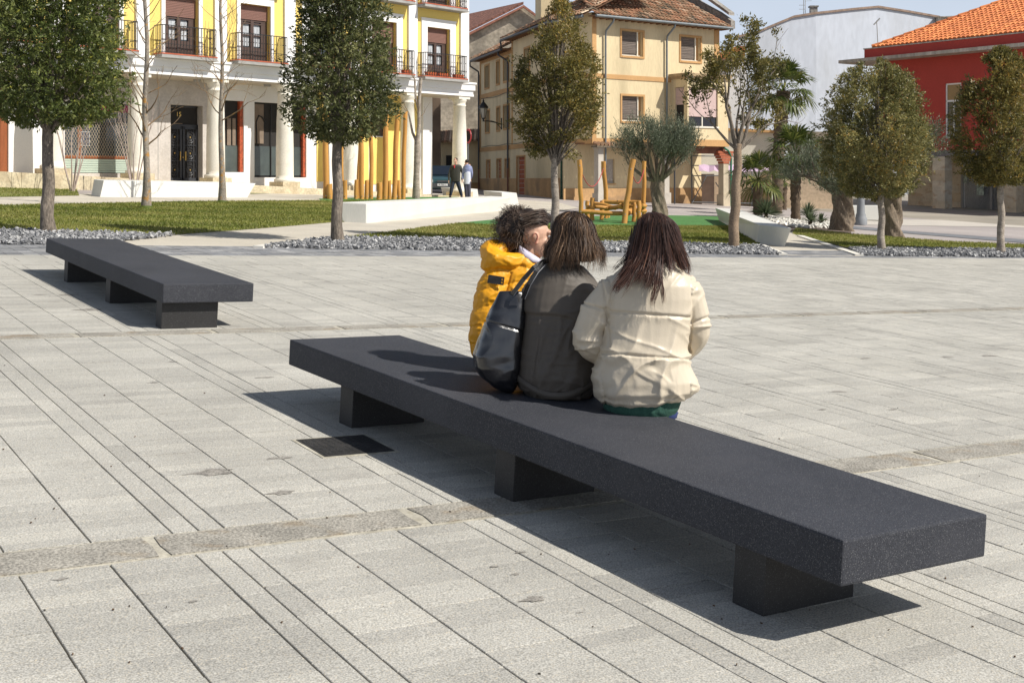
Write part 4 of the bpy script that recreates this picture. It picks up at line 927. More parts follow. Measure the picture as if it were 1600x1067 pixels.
# ruined party wall rising behind the right verge
k = TB(T1); y0_ = -.3
M['ruin'] = mat('weathered_parapet', (.27, .25, .22), .95, .3, 1.2, .25, 8, .4, 10)
k.add([(8.95, y0_, 9.4), (8.95, 7.2, 12.9), (8.95, 7.2, 13.4), (8.95, 3.2, 11.9), (8.95, 2.1, 11.1), (8.95, .6, 10.35), (8.95, y0_, 9.8), (9.25, y0_, 9.4), (9.25, 7.2, 12.9), (9.25, 7.2, 13.4), (9.25, 3.2, 11.9), (9.25, 2.1, 11.1), (9.25, .6, 10.35), (9.25, y0_, 9.8)],
      [(0, 1, 2, 3, 4, 5, 6), (13, 12, 11, 10, 9, 8, 7), (0, 7, 8, 1), (1, 8, 9, 2), (2, 9, 10, 3), (3, 10, 11, 4), (4, 11, 12, 5), (5, 12, 13, 6), (6, 13, 7, 0)])
k.hull([(8.9, -.2, 10.1), (9.3, -.2, 10.1), (9.3, 2.9, 12.0), (8.9, 2.9, 12.0)], [(8.9, -.2, 10.25), (9.3, -.2, 10.25), (9.3, 2.9, 12.2), (8.9, 2.9, 12.2)])
k.build('ruined_parapet', M['ruin'], oh)
k = TB(T3); k.bb(6.5, 7.6, -1.7, -.9, 9.5, 12.6); k.build('chimney', M['ochre'], oh)
# wall lantern on a bracket
lp = K1+T3 @ Vector((11.39, 0, 4.9)); lt = empty('wall_lantern', lp, label='black wall lantern on an iron bracket on the shaded side of the ochre house', cat='street lamp')
Tl = mat_frame(Vector((0, 0, 0)), d3, Vector((-d3.y, d3.x, 0)), Vector((0, 0, 1)))
k = TB(Tl); k.bb(-.03, .03, 0, .05, -.35, .3); k.tube([(0, .04, -.05), (0, .6, .12), (0, 1.15, .12)], .03, 6); k.tube([(0, .04, -.3), (0, .35, .03), (0, .8, .11)], .02, 6); k.build('bracket', M['ironbk'], lt)
k = TB(Tl); k.lathe([(.02, .1), (.05, .2), (.11, .28), (.11, .3)], (0, 1.1, 0), 6, sm=False); k.lathe([(.30, .86), (.28, .95), (.12, 1.15), (.05, 1.22), (.06, 1.28), (.01, 1.4)], (0, 1.1, 0), 6, sm=False)
for q_ in range(6): a_ = 2*PI*q_/6; k.tube([(.11*math.cos(a_), 1.1+.11*math.sin(a_), .3), (.25*math.cos(a_), 1.1+.25*math.sin(a_), .88)], .012, 4, sm=False)
k.build('lantern', M['ironbk'], lt)
k = TB(Tl); k.lathe([(.10, .3), (.235, .86)], (0, 1.1, 0), 6, sm=False); k.build('glass', mat('lamp_glass', (.55, .52, .42), .2, 0), lt)

# ---------------------------------------------------------------- tall rough gable house behind, left of the ochre house
def flat(name, Y, pts, m, parent, base, thick=.3):
    """upright slab facing us: pixel outline at depth Y"""
    k = MB(); P = [Vector(((x-800)/F*Y, Y, hz(y, Y)))-base for x, y in pts]
    k.hull(P, [p+Vector((0, thick, 0)) for p in P]); return k.build(name, m, parent)
M['rough'] = mat('rough_old_render', (.45, .39, .30), .95, .2, .6, .2, 5, .4, 5, stain=.6, stcol=(.22, .19, .15), sts=.9, stp=.5)
gb = at(770, 86); gh = empty('gable_house', gb, label='tall windowless house with rough tan gable wall and brown tile roof behind the arcade corner', cat='house')
flat('gable_wall', 86, [(640, 330), (860, 330), (860, 40), (818, 8.5), (727, 55), (640, 98)], M['rough'], gh, gb, .4)
k = MB(); P = [Vector(((x-800)/F*Y-gb.x, Y-gb.y, hz(y, Y)-gb.z)) for x, y, Y in ((818, 7.5, 85.8), (640, 97, 85.8), (560, 72, 100), (740, -14+26, 100))]
P = [P[0], P[1], Vector(((640-800)/F*100-gb.x, 100-gb.y, hz(46, 100)-gb.z))]
k.hull(P, [p+Vector((0, 0, .18)) for p in P]); k.build('roof', mat('brown_tile_roof', (.22, .10, .07), .9, .3, 5, .4, 9, stretch=(1, 1, 1)), gh)
k = MB(); P = [Vector(((x-800)/F*85.6-gb.x, 85.6-gb.y, hz(y, 85.6)-gb.z)) for x, y in ((818, 8.5), (818, 12), (640, 103), (640, 98))]; k.hull(P, [p+Vector((0, .3, 0)) for p in P])
P = [Vector(((x-800)/F*85.6-gb.x, 85.6-gb.y, hz(y, 85.6)-gb.z)) for x, y in ((818, 8), (860, 39), (860, 43), (818, 12))]; k.hull(P, [p+Vector((0, .3, 0)) for p in P]); k.build('verge_tiles', mat('verge_tile', (.34, .15, .10), .9, .3, 6), gh)
for (i_, (x0_, y0_)) in enumerate(((745, 175),)): pass
# low annexe with a tiled edge
ab = at(740, 80.5); an = empty('low_outbuilding', ab, label='low ochre outbuilding with a ragged tiled edge between the arcade and the ochre house', cat='house')
flat('wall', 80.5, [(640, 330), (806, 330), (806, 216), (640, 224)], M['ochre'], an, ab, .4); flat('socle', 80.3, [(690, 330), (806, 330), (806, 285), (690, 286)], M['socle'], an, ab, .1)
k = MB()
for j in range(34):
    x = 676+j*3.9; p = Vector(((x-800)/F*80-ab.x, -.6, hz(216+(806-x)*.05, 80)-ab.z)); k.tube([p, p+Vector((0, 1.6, .7))], .09, 6, 0, random.random(), sm=False)
o = k.build('tile_edge', M['oldtile'], an); o['kind'] = 'stuff'
flat('opening', 80.2, [(697, 330), (708, 330), (708, 243), (697, 243)], M['dark'], an, ab, .1)
k = MB(); p = Vector(((682-800)/F*78-ab.x, 78-ab.y, 0)); k.tube([p+Vector((0, 0, 0)), p+Vector((0, 0, 5.8))], .09, 8); k.build('downpipe', M['white'], an)
sb = at(676, 76); dh = empty('dark_side_house', sb, label='narrow strip of a brown house wall seen just right of the arcade pillar', cat='house')
flat('wall', 76, [(600, 320), (688, 320), (688, 120), (600, 115)], mat('brown_render', (.15, .105, .07), .9, .3, 1), dh, sb, .4)

# ---------------------------------------------------------------- red building
M['red'] = mat('red_render', (.41, .05, .037), .8, .06, .8, .04, 10, .05, 20)
M['canopy'] = mat('streaked_concrete', (.42, .38, .33), .9, .35, 1.5, .1, 10, stretch=(2, 2, .2))
M['travert'] = mat('travertine_block', (.58, .47, .33), .75, .15, 1.5, .1, 20, .1, 20, stain=.5, stcol=(.40, .22, .10), sts=2.2, stp=.55, stretch=(1, 1, 1.8), tint=(.62, .55, .44))
RO = Vector((23.244, 70, 0)); dR = Vector((.57783, -.81616, 0)); TR = mat_frame(Vector((0, 0, 0)), dR, Vector((.81616, .57783, 0)), Vector((0, 0, 1)))  # +y inwards
rb = empty('red_building', RO, label='red rendered building on stone columns with orange tiled roof at the right', cat='building')
wins = [(-2.39, -1.54, 4.64, 7.32), (.45, 1.45, 3.86, 6.85), (7.5, 8.5, 3.86, 6.85)]
k = TB(TR); openwall(k, -3.9, 14, 3.22, 8.36, wins, 0, -1, .15); k.add([(-3.9, 0, 3.22), (-3.9, 12, 3.22), (-3.9, 12, 8.36), (-3.9, 0, 8.36)], [(0, 1, 2, 3)]); k.bb(-4.7, 14, -.4, -.2, 8.55, 9.1); k.bb(-4.7, -4.5, -.2, 12, 8.55, 9.1); k.build('red_wall', M['red'], rb)
k = TB(TR); k.bb(-6.0, 14, -1.1, 0, 8.36, 8.54); k.bb(-6.0, -3.9, 0, 12, 8.36, 8.54); k.build('canopy_slab', M['canopy'], rb)
k = TB(TR); k.bb(-4.75, 14, -.45, -.15, 9.1, 9.16); k.build('parapet_cap', M['canopy'], rb)
for (a, b, c, d) in wins:
    k = TB(TR); k.bb(a, a+.07, .05, .12, c, d); k.bb(b-.07, b, .05, .12, c, d); k.bb(a, b, .05, .12, c, c+.08); k.bb(a, b, .05, .12, d-.08, d); k.bb(a, b, .05, .12, d-1.0, d-.9); k.bb((a+b)/2-.03, (a+b)/2+.03, .05, .12, c, d-1); wf = k.build('window', M['white'], rb)
    k = TB(TR); k.bb(a, b, .12, .14, c, d); k.build('pane', M['glass'], wf)
    k = TB(TR); k.bb(a+.07, b-.07, .1, .118, d-.9, d-.08); k.build('blind', mat('tan_blind', (.33, .22, .10), .7, .1, 3), wf)
k = TB(TR); k.bb(-3.85, 14, .02, 12, 3.0, 3.24); k.bb(-3.9, 14, -.01, .3, 2.9, 3.22); k.build('lintel', mat('grey_lintel', (.17, .16, .17), .7, .1, 2), rb)
k = TB(TR); k.bb(-3.5, 14, 2.6, 11, -.8, 3.0); k.bb(-3.8, 14, .3, 11, 3.24, 8.3); k.build('building_mass', M['white'], rb)
# stone columns built of blocks
GZR = -.25
for (a, b) in ((-.37, .42), (3.95, 4.73), (8.3, 9.08)):
    z = GZR-.4; n_ = 0
    cpar = TB(TR); cpar.bb(a+.03, b-.03, .03, .62, GZR-.4, 3.0); co = cpar.build('column_core', M['travert'], rb)
    while z < 2.9:
        h_ = .56; k = TB(TR); k.bb(a+random.uniform(-.008, .008), b+random.uniform(-.008, .008), 0, .65, z+.006, min(z+h_, 3.0)-.006, 0, random.random()); k.build('stone_block', M['travert'], co); z += h_
# rear stone wall with glass doors
wy2 = 2.5
bw_ = TB(TR); bw_.bb(-3.9, -.3, wy2+.02, wy2+.2, GZR-.4, 3.0); bw_.bb(2.15+1.3, 14, wy2+.02, wy2+.2, GZR-.4, 3.0); rw = bw_.build('stone_wall', M['travert'], rb)
rs = random.Random(4)
for (s0, s1) in ((-3.9, -.35), (3.5, 13)):
    z = GZR-.35; j = 0
    while z < 2.95:
        x = s0-(.4 if j % 2 else 0)
        while x < s1:
            p, q = max(s0, x), min(s1, x+.95)
            if q-p > .1: k = TB(TR); k.bb(p+.006, q-.006, wy2-.02+rs.uniform(-.006, .006), wy2+.02, z+.006, min(3.0, z+.5)-.006, 0, rs.random()); k.build('stone_block', M['travert'], rw)
            x += .95
        z += .5; j += 1
k = TB(TR); k.bb(-.35, 3.5, wy2+.1, wy2+.12, GZR-.3, 3.0); dp = k.build('glazed_doors', M['glass'], rb)
k = TB(TR)
for x in (-.3, 1.55, 3.4): k.bb(x-.06, x+.06, wy2, wy2+.1, GZR-.3, 3.0)
k.bb(-.3, 3.4, wy2, wy2+.1, 2.25, 2.36); k.build('door_frame', M['slab'], dp)
for (x, z, w_, h_) in ((.9, 1.35, .45, 1.1), (.95, 2.0-.1, .3, .4), (2.3, 1.5, .4, .5), (2.6, .8, .3, .35), (-.05, 1.7, .25, .5)):
    k = TB(TR); k.bb(x-w_/2, x+w_/2, wy2-.02, wy2-.01, z-h_/2, z+h_/2); k.build('notice', mat('notice_paper', (.42, .48, .40), .7, .5, 8), dp)
# orange hipped roof
sR = R(26)
tiles(roofT(TR, 0, -.1, 9.2), 18.5, 10.5, sR, lambda x, y: x > -4.4+y*1.0, M['newtile'], rb, sx=.28, sy=.40, r=.10, x0=-4.6, jit=.004)
k = TB(roofT(TR, 0, -.1, 9.18)); k.add([(-4.5, 0, 0), (14, 0, 0), (14, 9.4, 9.4*math.tan(sR)), (5, 9.4, 9.4*math.tan(sR))], [(0, 1, 2, 3)]); k.add([(-4.5, 0, 0), (5, 9.4, 9.4*math.tan(sR)), (-4.5, 12, 0)], [(0, 1, 2)]); k.build('roof_deck', M['newtile'], rb)
k = TB(roofT(TR, 0, -.1, 9.2))
for j in range(24): t_ = j*.42; k.tube([(-4.4+t_, t_, t_*math.tan(sR)+.07), (-4.4+t_+.44, t_+.44, (t_+.44)*math.tan(sR)+.05)], [.12, .1], 8, 0, random.random(), sm=False)
o = k.build('hip_tiles', M['newtile'], rb); o['kind'] = 'stuff'

# ---------------------------------------------------------------- pale blue-white blank building
wbx = at(1300, 95); wb = empty('white_building', wbx, label='large blank bluish-white building with stained top edge behind the palms', cat='building')
M['bluewhite'] = mat('bluish_whitewash', (.47, .50, .555), .85, .05, .25, .05, 3, .1, 4, stain=.35, stcol=(.36, .37, .38), sts=.3, stp=.55, stretch=(1, 1, .4))
def wp(x, y, Y): return Vector(((x-800)/F*Y, Y, hz(y, Y)))-wbx
k = MB(); out_ = [(1150, 360, 92.5), (1275, 360, 94.5), (1468, 360, 100)]; 
topL = [(1150, 60, 92.5), (1187, 50.5, 93.1), (1204, 43, 93.4), (1240, 28, 93.95), (1275, 22.5, 94.5)]; topR = [(1330, 16.5, 96), (1372, 12.6, 97.2), (1420, 20, 98.6), (1468, 28.5, 100)]
V = [wp(*p) for p in (out_[0], out_[1])]+[wp(*p) for p in topL[::-1]]; k.add(V, [tuple(range(len(V)))])
V = [wp(*p) for p in (out_[1], out_[2])]+[wp(*p) for p in topR[::-1]]+[wp(*topL[-1])]; k.add(V, [tuple(range(len(V)))])
V = [wp(*topR[-1]), wp(*out_[2]), wp(*out_[2])+Vector((3, 12, 0)), wp(*topR[-1])+Vector((3, 12, 0))]; k.add(V, [(0, 1, 2, 3)])
tp = topL+topR; back = [wp(*p)+Vector((2, 12, 0)) for p in tp]; fr_ = [wp(*p) for p in tp]
k.add(fr_+back, [(i, i+1, len(tp)+i+1, len(tp)+i) for i in range(len(tp)-1)]); k.build('blank_wall', M['bluewhite'], wb)
k = MB()
for i in range(len(tp)-1): a_, b_ = wp(*tp[i]), wp(*tp[i+1]); k.hull([a_+Vector((0, -.15, -.02)), b_+Vector((0, -.15, -.02)), b_+Vector((0, .5, -.02)), a_+Vector((0, .5, -.02))], [a_+Vector((0, -.15, .14)), b_+Vector((0, -.15, .14)), b_+Vector((0, .5, .14)), a_+Vector((0, .5, .14))])
k.build('roof_edge_tiles', mat('roof_edge', (.24, .17, .13), .9, .3, 4), wb)
k = MB(); p = wp(1274, 21, 95); k.box(p+Vector((0, .6, .2)), (.5, .5, .6)); k.box(p+Vector((0, .6, .55)), (.65, .65, .1)); k.build('chimney', M['ruin'], wb)
k = MB()
for dx in (-.0, .12): p = wp(1258, 22, 95); k.tube([p+Vector((dx, .5, -.2)), p+Vector((dx, .5, 3.4))], .025, 5)
for z_ in (.4, .7): p = wp(1258, 22, 95); k.tube([p+Vector((-.35, .5, z_)), p+Vector((.12, .5, z_))], .02, 4)
for z_ in (1.0, 1.2, 1.45): k.tube([p+Vector((.12, .5, z_)), p+Vector((.6, .5, z_+.05))], .012, 4)
k.build('aerial_mast', M['slab'], wb)
k = MB(); p = wp(1372, 75, 90); k.tube([p, p+Vector((-.1, 0, 1.9))], .03, 5); k.tube([p+Vector((-.3, 0, 1.6)), p+Vector((.12, 0, 2.05))], .05, 5); k.build('aerial', M['slab'], wb)
k = MB(); a_ = wp(1466, 50, 99); k.box(a_+Vector((.75, 1.0, .2)), (1.4, 1.6, 1.9)); k.build('dormer', M['canopy'], wb)
k = MB(); k.box(a_+Vector((.75, .15, .25)), (.95, .1, .9)); k.build('dormer_window', M['white'], wb)
k = MB()
for dx in (.5, .98): k.box(a_+Vector((dx, .08, .25)), (.38, .04, .7))
k.build('pane', M['glass'], wb)
k = MB(); k.hull([a_+Vector(v) for v in ((-.1, -.2, 1.15), (1.3, -.2, 1.2), (1.9, -.2, .6), (1.3, -.2, 1.05))], [a_+Vector(v) for v in ((-.1, 2, 1.15), (1.3, 2, 1.2), (1.9, 2, .6), (1.3, 2, 1.05))]); k.build('dormer_roof', M['canopy'], wb)
# small houses between the ochre house and the white building
hb = at(1145, 84); hs = empty('orange_roofed_house', hb, label='small house with bright orange tile roof seen behind the sparse tree', cat='house')
flat('wall', 84, [(1110, 330), (1166, 330), (1166, 92), (1110, 92)], M['white'], hs, hb, 4)
k = MB(); P = [Vector(((x-800)/F*Y, Y, hz(y, Y)))-hb for x, y, Y in ((1104, 94, 83.5), (1164, 90, 83.5), (1164, 76, 86), (1150, 76, 86))]; k.hull(P, [p+Vector((0, 0, .15)) for p in P]); k.build('roof', M['newtile'], hs)
hb = at(1130, 76); hs = empty('white_garden_house', hb, label='low white house behind the scaffolding and the lilac tarpaulin', cat='house')
flat('wall', 76, [(1040, 330), (1210, 330), (1210, 208), (1040, 200)], M['colstone'], hs, hb, 3); 
k = MB(); P = [Vector(((x-800)/F*75.7, 75.7, hz(y, 75.7)))-hb for x, y in ((1040, 200), (1214, 208), (1214, 204), (1040, 196))]; k.hull(P, [p+Vector((0, 3.4, 0)) for p in P]); k.build('roof_edge', M['ochretrim'], hs)
hb = at(1140, 69); gw = empty('garden_wall', hb, label='tan garden wall with a dark gateway behind the scaffolding', cat='wall')
M['tanwall'] = mat('tan_render', (.50, .38, .26), .9, .15, .8, .1, 8)
flat('wall', 69, [(1070, 345), (1215, 345), (1215, 278), (1070, 272)], M['tanwall'], gw, hb, .3)
flat('gateway', 68.9, [(1086, 333), (1116, 333), (1116, 272), (1086, 272)], mat('gate_boards', (.12, .08, .06), .9, .2, 3), gw, hb, .06)
hb = at(1285, 66); gw = empty('low_tiled_house', hb, label='low outbuilding with a small red tile roof behind the shrubs', cat='house')
flat('wall', 66, [(1205, 345), (1330, 345), (1330, 246), (1240, 246), (1205, 275)], M['tanwall'], gw, hb, 3); k = MB(); P = [Vector(((x-800)/F*65.7, 65.7, hz(y, 65.7)))-hb for x, y in ((1238, 246), (1272, 219), (1335, 219), (1335, 246))]; k.hull(P, [p+Vector((0, 2, .5)) for p in P]); k.build('roof', M['oldtile'], gw)
# scaffolding with a lilac tarpaulin
scb = at(1130, 66.5); sc_ = empty('scaffold', scb, label='grey tube scaffolding beside the porch column of the ochre house', cat='scaffold')
def sp_(x, y, Y): return Vector(((x-800)/F*Y, Y, hz(y, Y)))-scb
for (a_, b_) in (((1081, 330), (1081, 240)), ((1139, 331), (1139, 243)), ((1175, 333), (1175, 245))):
    for dY_ in (0, 1.0): k = MB(); k.tube([sp_(*a_, 66.5+dY_), sp_(*b_, 66.5+dY_)], .03, 6); k.build('upright', M['gutter'], sc_)
for (a_, b_) in (((1081, 316), (1175, 318)), ((1081, 275), (1175, 274)), ((1081, 259), (1175, 258)), ((1081, 244), (1200, 245)), ((1081, 318), (1104, 275)), ((1139, 318), (1118, 285))):
    k = MB(); k.tube([sp_(*a_, 66.4), sp_(*b_, 66.4)], .026, 6); k.build('ledger', M['gutter'], sc_)
k = MB(); n_ = 14
for j in range(n_): 
    x0_, x1_ = 1092+j*8, 1100+j*8; s_ = lambda x: math.sin(x*.25)*1.2
    a1_, a2_ = sp_(x0_, 258+s_(x0_), 66.2+.2*math.sin(j)), sp_(x1_, 258+s_(x1_), 66.2+.2*math.sin(j+1)); b1_, b2_ = sp_(x0_, 268+s_(x0_*1.3)*1.2, 65.8), sp_(x1_, 268+s_(x1_*1.3)*1.2, 65.8)
    k.add([a1_, a2_, b2_, b1_], [(0, 1, 2, 3)])
tp_ = k.build('tarpaulin', mat('lilac_tarpaulin', (.52, .38, .50), .6, .1, 2)); tp_.location = scb; tag(tp_, 'lilac tarpaulin hung along the scaffolding by the ochre house', 'tarpaulin')
# ================================================================ vegetation
M['bark'] = mat('grey_bark', (.20, .165, .13), .95, .3, 3, .35, 22, .8, 30, stretch=(2, 2, .7), stain=.5, stcol=(.10, .085, .07), sts=5, stp=.5)
M['barkpale'] = mat('pale_bark', (.33, .28, .225), .9, .25, 4, .25, 26, .5, 30, stretch=(1, 1, 2.2), stain=.6, stcol=(.16, .14, .12), sts=6, stp=.55)
M['barklichen'] = mat('lichened_bark', (.25, .215, .175), .9, .2, 4, .25, 26, .4, 30, stain=.85, stcol=(.42, .20, .02), sts=8, stp=.56)
M['twig'] = mat('pale_twig', (.22, .15, .09), .9, .2, 4, stain=.7, stcol=(.42, .22, .04), sts=9, stp=.55)
M['olivebark'] = mat('olive_bark', (.20, .155, .11), .95, .3, 4, .3, 20, .9, 16, stretch=(1.5, 1.5, .5), stain=.6, stcol=(.10, .08, .06), sts=4, stp=.52)
M['palmbark'] = mat('palm_fibre', (.12, .085, .055), .95, .35, 8, .3, 40, 1, 30)
M['leafdark'] = leafmat('holm_oak_leaves', [(0, (.034, .050, .012)), (.45, (.115, .145, .038)), (.8, (.26, .28, .09)), (1, (.44, .42, .07))])
M['leafgrey'] = leafmat('dusty_oak_leaves', [(0, (.036, .045, .018)), (.45, (.115, .13, .044)), (.8, (.26, .26, .11)), (1, (.38, .36, .14))])
M['leafolive'] = leafmat('yellowing_oak_leaves', [(0, (.05, .05, .016)), (.4, (.16, .145, .04)), (.75, (.32, .25, .075)), (.93, (.34, .22, .06)), (1, (.55, .33, .05))])
M['leafolive2'] = leafmat('olive_green_leaves', [(0, (.05, .055, .018)), (.4, (.17, .165, .055)), (.8, (.35, .31, .12)), (.95, (.36, .27, .10)), (1, (.50, .30, .06))])
M['leafsilver'] = leafmat('silvery_olive_leaves', [(0, (.05, .06, .035)), (.5, (.14, .16, .10)), (1, (.30, .33, .24))], .5)
M['palmgreen'] = leafmat('palm_fan_green', [(0, (.035, .055, .012)), (.5, (.09, .12, .025)), (1, (.26, .25, .07))], .4)
M['yucca'] = leafmat('yucca_blades', [(0, (.05, .075, .04)), (1, (.18, .22, .12))], .5)
def leaf_arrays(P, D, L, W, rng):
    n = len(P); rv = rng.normal(size=(n, 3)); S = np.cross(D, rv); S /= np.linalg.norm(S, axis=1)[:, None]+1e-9
    N_ = np.cross(S, D); L = L[:, None]; W = W[:, None]
    V = np.stack([P, P+D*L*.45+S*W-N_*L*.05, P+D*L-N_*L*.12, P+D*L*.45-S*W-N_*L*.05], 1)
    return V.reshape(-1, 3), np.arange(n*4).reshape(-1, 4)
def leaves(name, P, D, size, wr, m, parent, rng, tint, kind=None):
    D = D/(np.linalg.norm(D, axis=1)[:, None]+1e-9); L = size*rng.uniform(.6, 1.25, len(P)); V, Fc = leaf_arrays(P, D, L, L*wr, rng)
    return np_mesh(name, V, Fc, m, parent, np.clip(tint, 0, 1))
def trunk(e, h, r0, r1, lean=(0, 0), m=None, seg=12, wob=.012, name='trunk', flare=1.35):
    k = MB(); n = 12; pts = [(lean[0]*j/n+wob*math.sin(j*1.1+h), lean[1]*j/n+wob*math.cos(j*1.5), -.08+(h+.08)*j/n) for j in range(n+1)]
    rad = [(r0+(r1-r0)*j/n)*(flare if j == 0 else (1+(flare-1)*.45 if j == 1 else 1+random.uniform(-.04, .04))) for j in range(n+1)]
    k.tube(pts, rad, seg, jit=.04); k.build(name, m or M['bark'], e); return Vector(pts[-1])
def crown_profile(prof, z):
    return np.interp(z, [p[0] for p in prof], [p[1] for p in prof], left=0, right=0)
def dense_tree(px, py, prof, r, nclus, m, label, bark=None, off=(0, 0), seed=1, leaf=.07, gap=.25, tmean=.42, trunk_h=None, per=9, wr=.19, strands=30):
    rng = np.random.default_rng(seed); random.seed(seed)
    b = fpx(px, py); b = Vector((b.x, b.y, zfar(b.x, b.y))); e = empty('evergreen_tree', b, label=label, cat='tree', group='clipped evergreen trees along the square')
    th = trunk_h or prof[0][0]+.35
    top = trunk(e, th, r, r*.72, m=bark)
    z0, z1 = prof[0][0], prof[-1][0]; rm = max(p[1] for p in prof)
    k = MB()
    for i in range(strands):                                   # limbs inside the crown
        a = rng.uniform(0, 6.28); zt = rng.uniform(z0+.25, z1-.15); rr = crown_profile(prof, zt)*rng.uniform(.45, .95)
        s0 = rng.uniform(.3, .95)*min(th, zt); q = Vector((off[0]+rr*math.cos(a), off[1]+rr*math.sin(a), zt)); p = Vector((top.x*s0/th, top.y*s0/th, max(s0, th*.75)))
        mid = p.lerp(q, .5)+Vector((-.1*math.cos(a), -.1*math.sin(a), -.05)); k.tube([p, mid, q], [r*.30, r*.18, r*.05], 5, jit=.1)
    k.tube([top, Vector((off[0], off[1], z1-.35))], [r*.7, r*.12], 7, jit=.05)
    k.build('branches', M['bark'], e)
    n = nclus*4; z = rng.uniform(z0-.05, z1, n); a = rng.uniform(0, 2*np.pi, n); u = rng.uniform(0, 1, n)**.38
    lob = 1+.15*pnoise(np.stack([np.cos(a)*2, np.sin(a)*2, z*1.4], 1), seed, 1.9)+np.where(rng.uniform(0, 1, n) < .13, rng.uniform(0, .22, n), 0)
    R_ = crown_profile(prof, z)*u*lob; C = np.stack([off[0]+R_*np.cos(a), off[1]+R_*np.sin(a), z], 1)
    keep = (rng.uniform(0, 1, n) < np.clip(crown_profile(prof, z)/rm+.12, 0, 1)) & (pnoise(C, seed+5, 3.6) > -1+gap*2.2)
    C = C[keep][:nclus]; n = len(C)
    O = np.stack([C[:, 0]-off[0], C[:, 1]-off[1], (C[:, 2]-(z0+z1)/2)*.35+.35], 1); O /= np.linalg.norm(O, axis=1)[:, None]+1e-9
    O = O+rng.normal(0, .45, (n, 3)); O /= np.linalg.norm(O, axis=1)[:, None]
    P = np.repeat(C, per, 0)+rng.normal(0, .012, (n*per, 3)); Oa = np.repeat(O, per, 0); sft = np.tile(np.linspace(-.06, .05, per), n)[:, None]
    P = P+Oa*sft; D = Oa*.75+rng.normal(0, .62, (n*per, 3))
    t = np.repeat(np.clip(tmean+.16*pnoise(C, seed+9, 2.5)+rng.normal(0, .13, n), 0, 1), per)+rng.normal(0, .12, n*per); t = np.where(rng.uniform(size=n*per) < .012, 1, t)
    leaves('crown', P, D, leaf, wr, m, e, rng, t)
    return e
random.seed(21)
dense_tree(75, 365, [(1.66, .35), (1.85, .85), (2.25, 1.08), (3.0, 1.14), (3.9, 1.08), (4.7, .75), (5.3, .2)], .105, 5600, M['leafdark'], 'big dense dark-green evergreen tree with a ringed grey trunk at the far left', off=(.08, 0), seed=3, leaf=.078, gap=.12, tmean=.53, per=10)
dense_tree(527, 380, [(1.66, .3), (1.8, .62), (2.15, .86), (2.6, .86), (3.2, .74), (4.0, .62), (4.7, .38), (5.1, .08)], .098, 4200, M['leafgrey'], 'slim dense grey-green evergreen tree in front of the arcade, trunk in the slate chippings', seed=4, leaf=.068, gap=.10, tmean=.45, per=10, off=(.08, 0))
dense_tree(867, 384, [(1.5, .25), (1.7, .55), (2.1, .76), (2.7, .80), (3.3, .70), (3.8, .52), (4.2, .3), (4.45, .08)], .078, 4300, M['leafolive'], 'tall thinning evergreen tree with brownish leaves in front of the ochre house', bark=M['barkpale'], seed=5, leaf=.060, gap=.36, tmean=.46, per=8, off=(.05, 0), strands=60)
dense_tree(1377, 392, [(1.12, .45), (1.35, .85), (1.8, 1.05), (2.5, 1.08), (3.1, .98), (3.6, .7), (3.95, .12)], .08, 6500, M['leafolive2'], 'bushy rounded olive-green evergreen tree in front of the red building corner', bark=M['barkpale'], seed=6, leaf=.062, gap=.26, tmean=.5, off=(-.15, 0), per=9)
dense_tree(1564, 397, [(1.5, .4), (1.75, .8), (2.3, .95), (3.1, .93), (3.7, .72), (4.15, .42), (4.4, .1)], .085, 5200, M['leafolive'], 'evergreen tree with some orange leaves at the right edge of the photograph', bark=M['barkpale'], seed=7, leaf=.065, gap=.28, tmean=.5, per=9)
# recursive branching for open trees
def grow(k, p, d, L, r, depth, tips, rng, spread=.6, up=.15, ratio=.72, n=2, jit=.18, nodes=None):
    segs = 3; pts = [p]; dd = d.copy()
    for i in range(segs):
        dd = (dd+Vector(rng.normal(0, jit, 3))+Vector((0, 0, up))*.3).normalized(); pts.append(pts[-1]+dd*(L/segs))
    r1 = max(r*.55, .0035); k.tube(pts, [r+(r1-r)*i/segs for i in range(segs+1)], 6 if r > .02 else 4, cap=False)
    if nodes is not None: nodes += [(q, dd.copy(), r) for q in pts[1:]]
    if depth == 0: tips.append((pts[-1], dd)); return
    for i in range(n+(1 if rng.uniform() < .35 else 0)):
        ax = Vector(rng.normal(0, 1, 3)); ax = (ax-dd*ax.dot(dd)).normalized(); nd = (dd+ax*spread*rng.uniform(.6, 1.4)).normalized()
        grow(k, pts[-1] if i < n-1 or rng.uniform() < .5 else pts[2], nd, L*ratio*rng.uniform(.8, 1.15), r1*.9, depth-1, tips, rng, spread, up, ratio, n, jit, nodes)
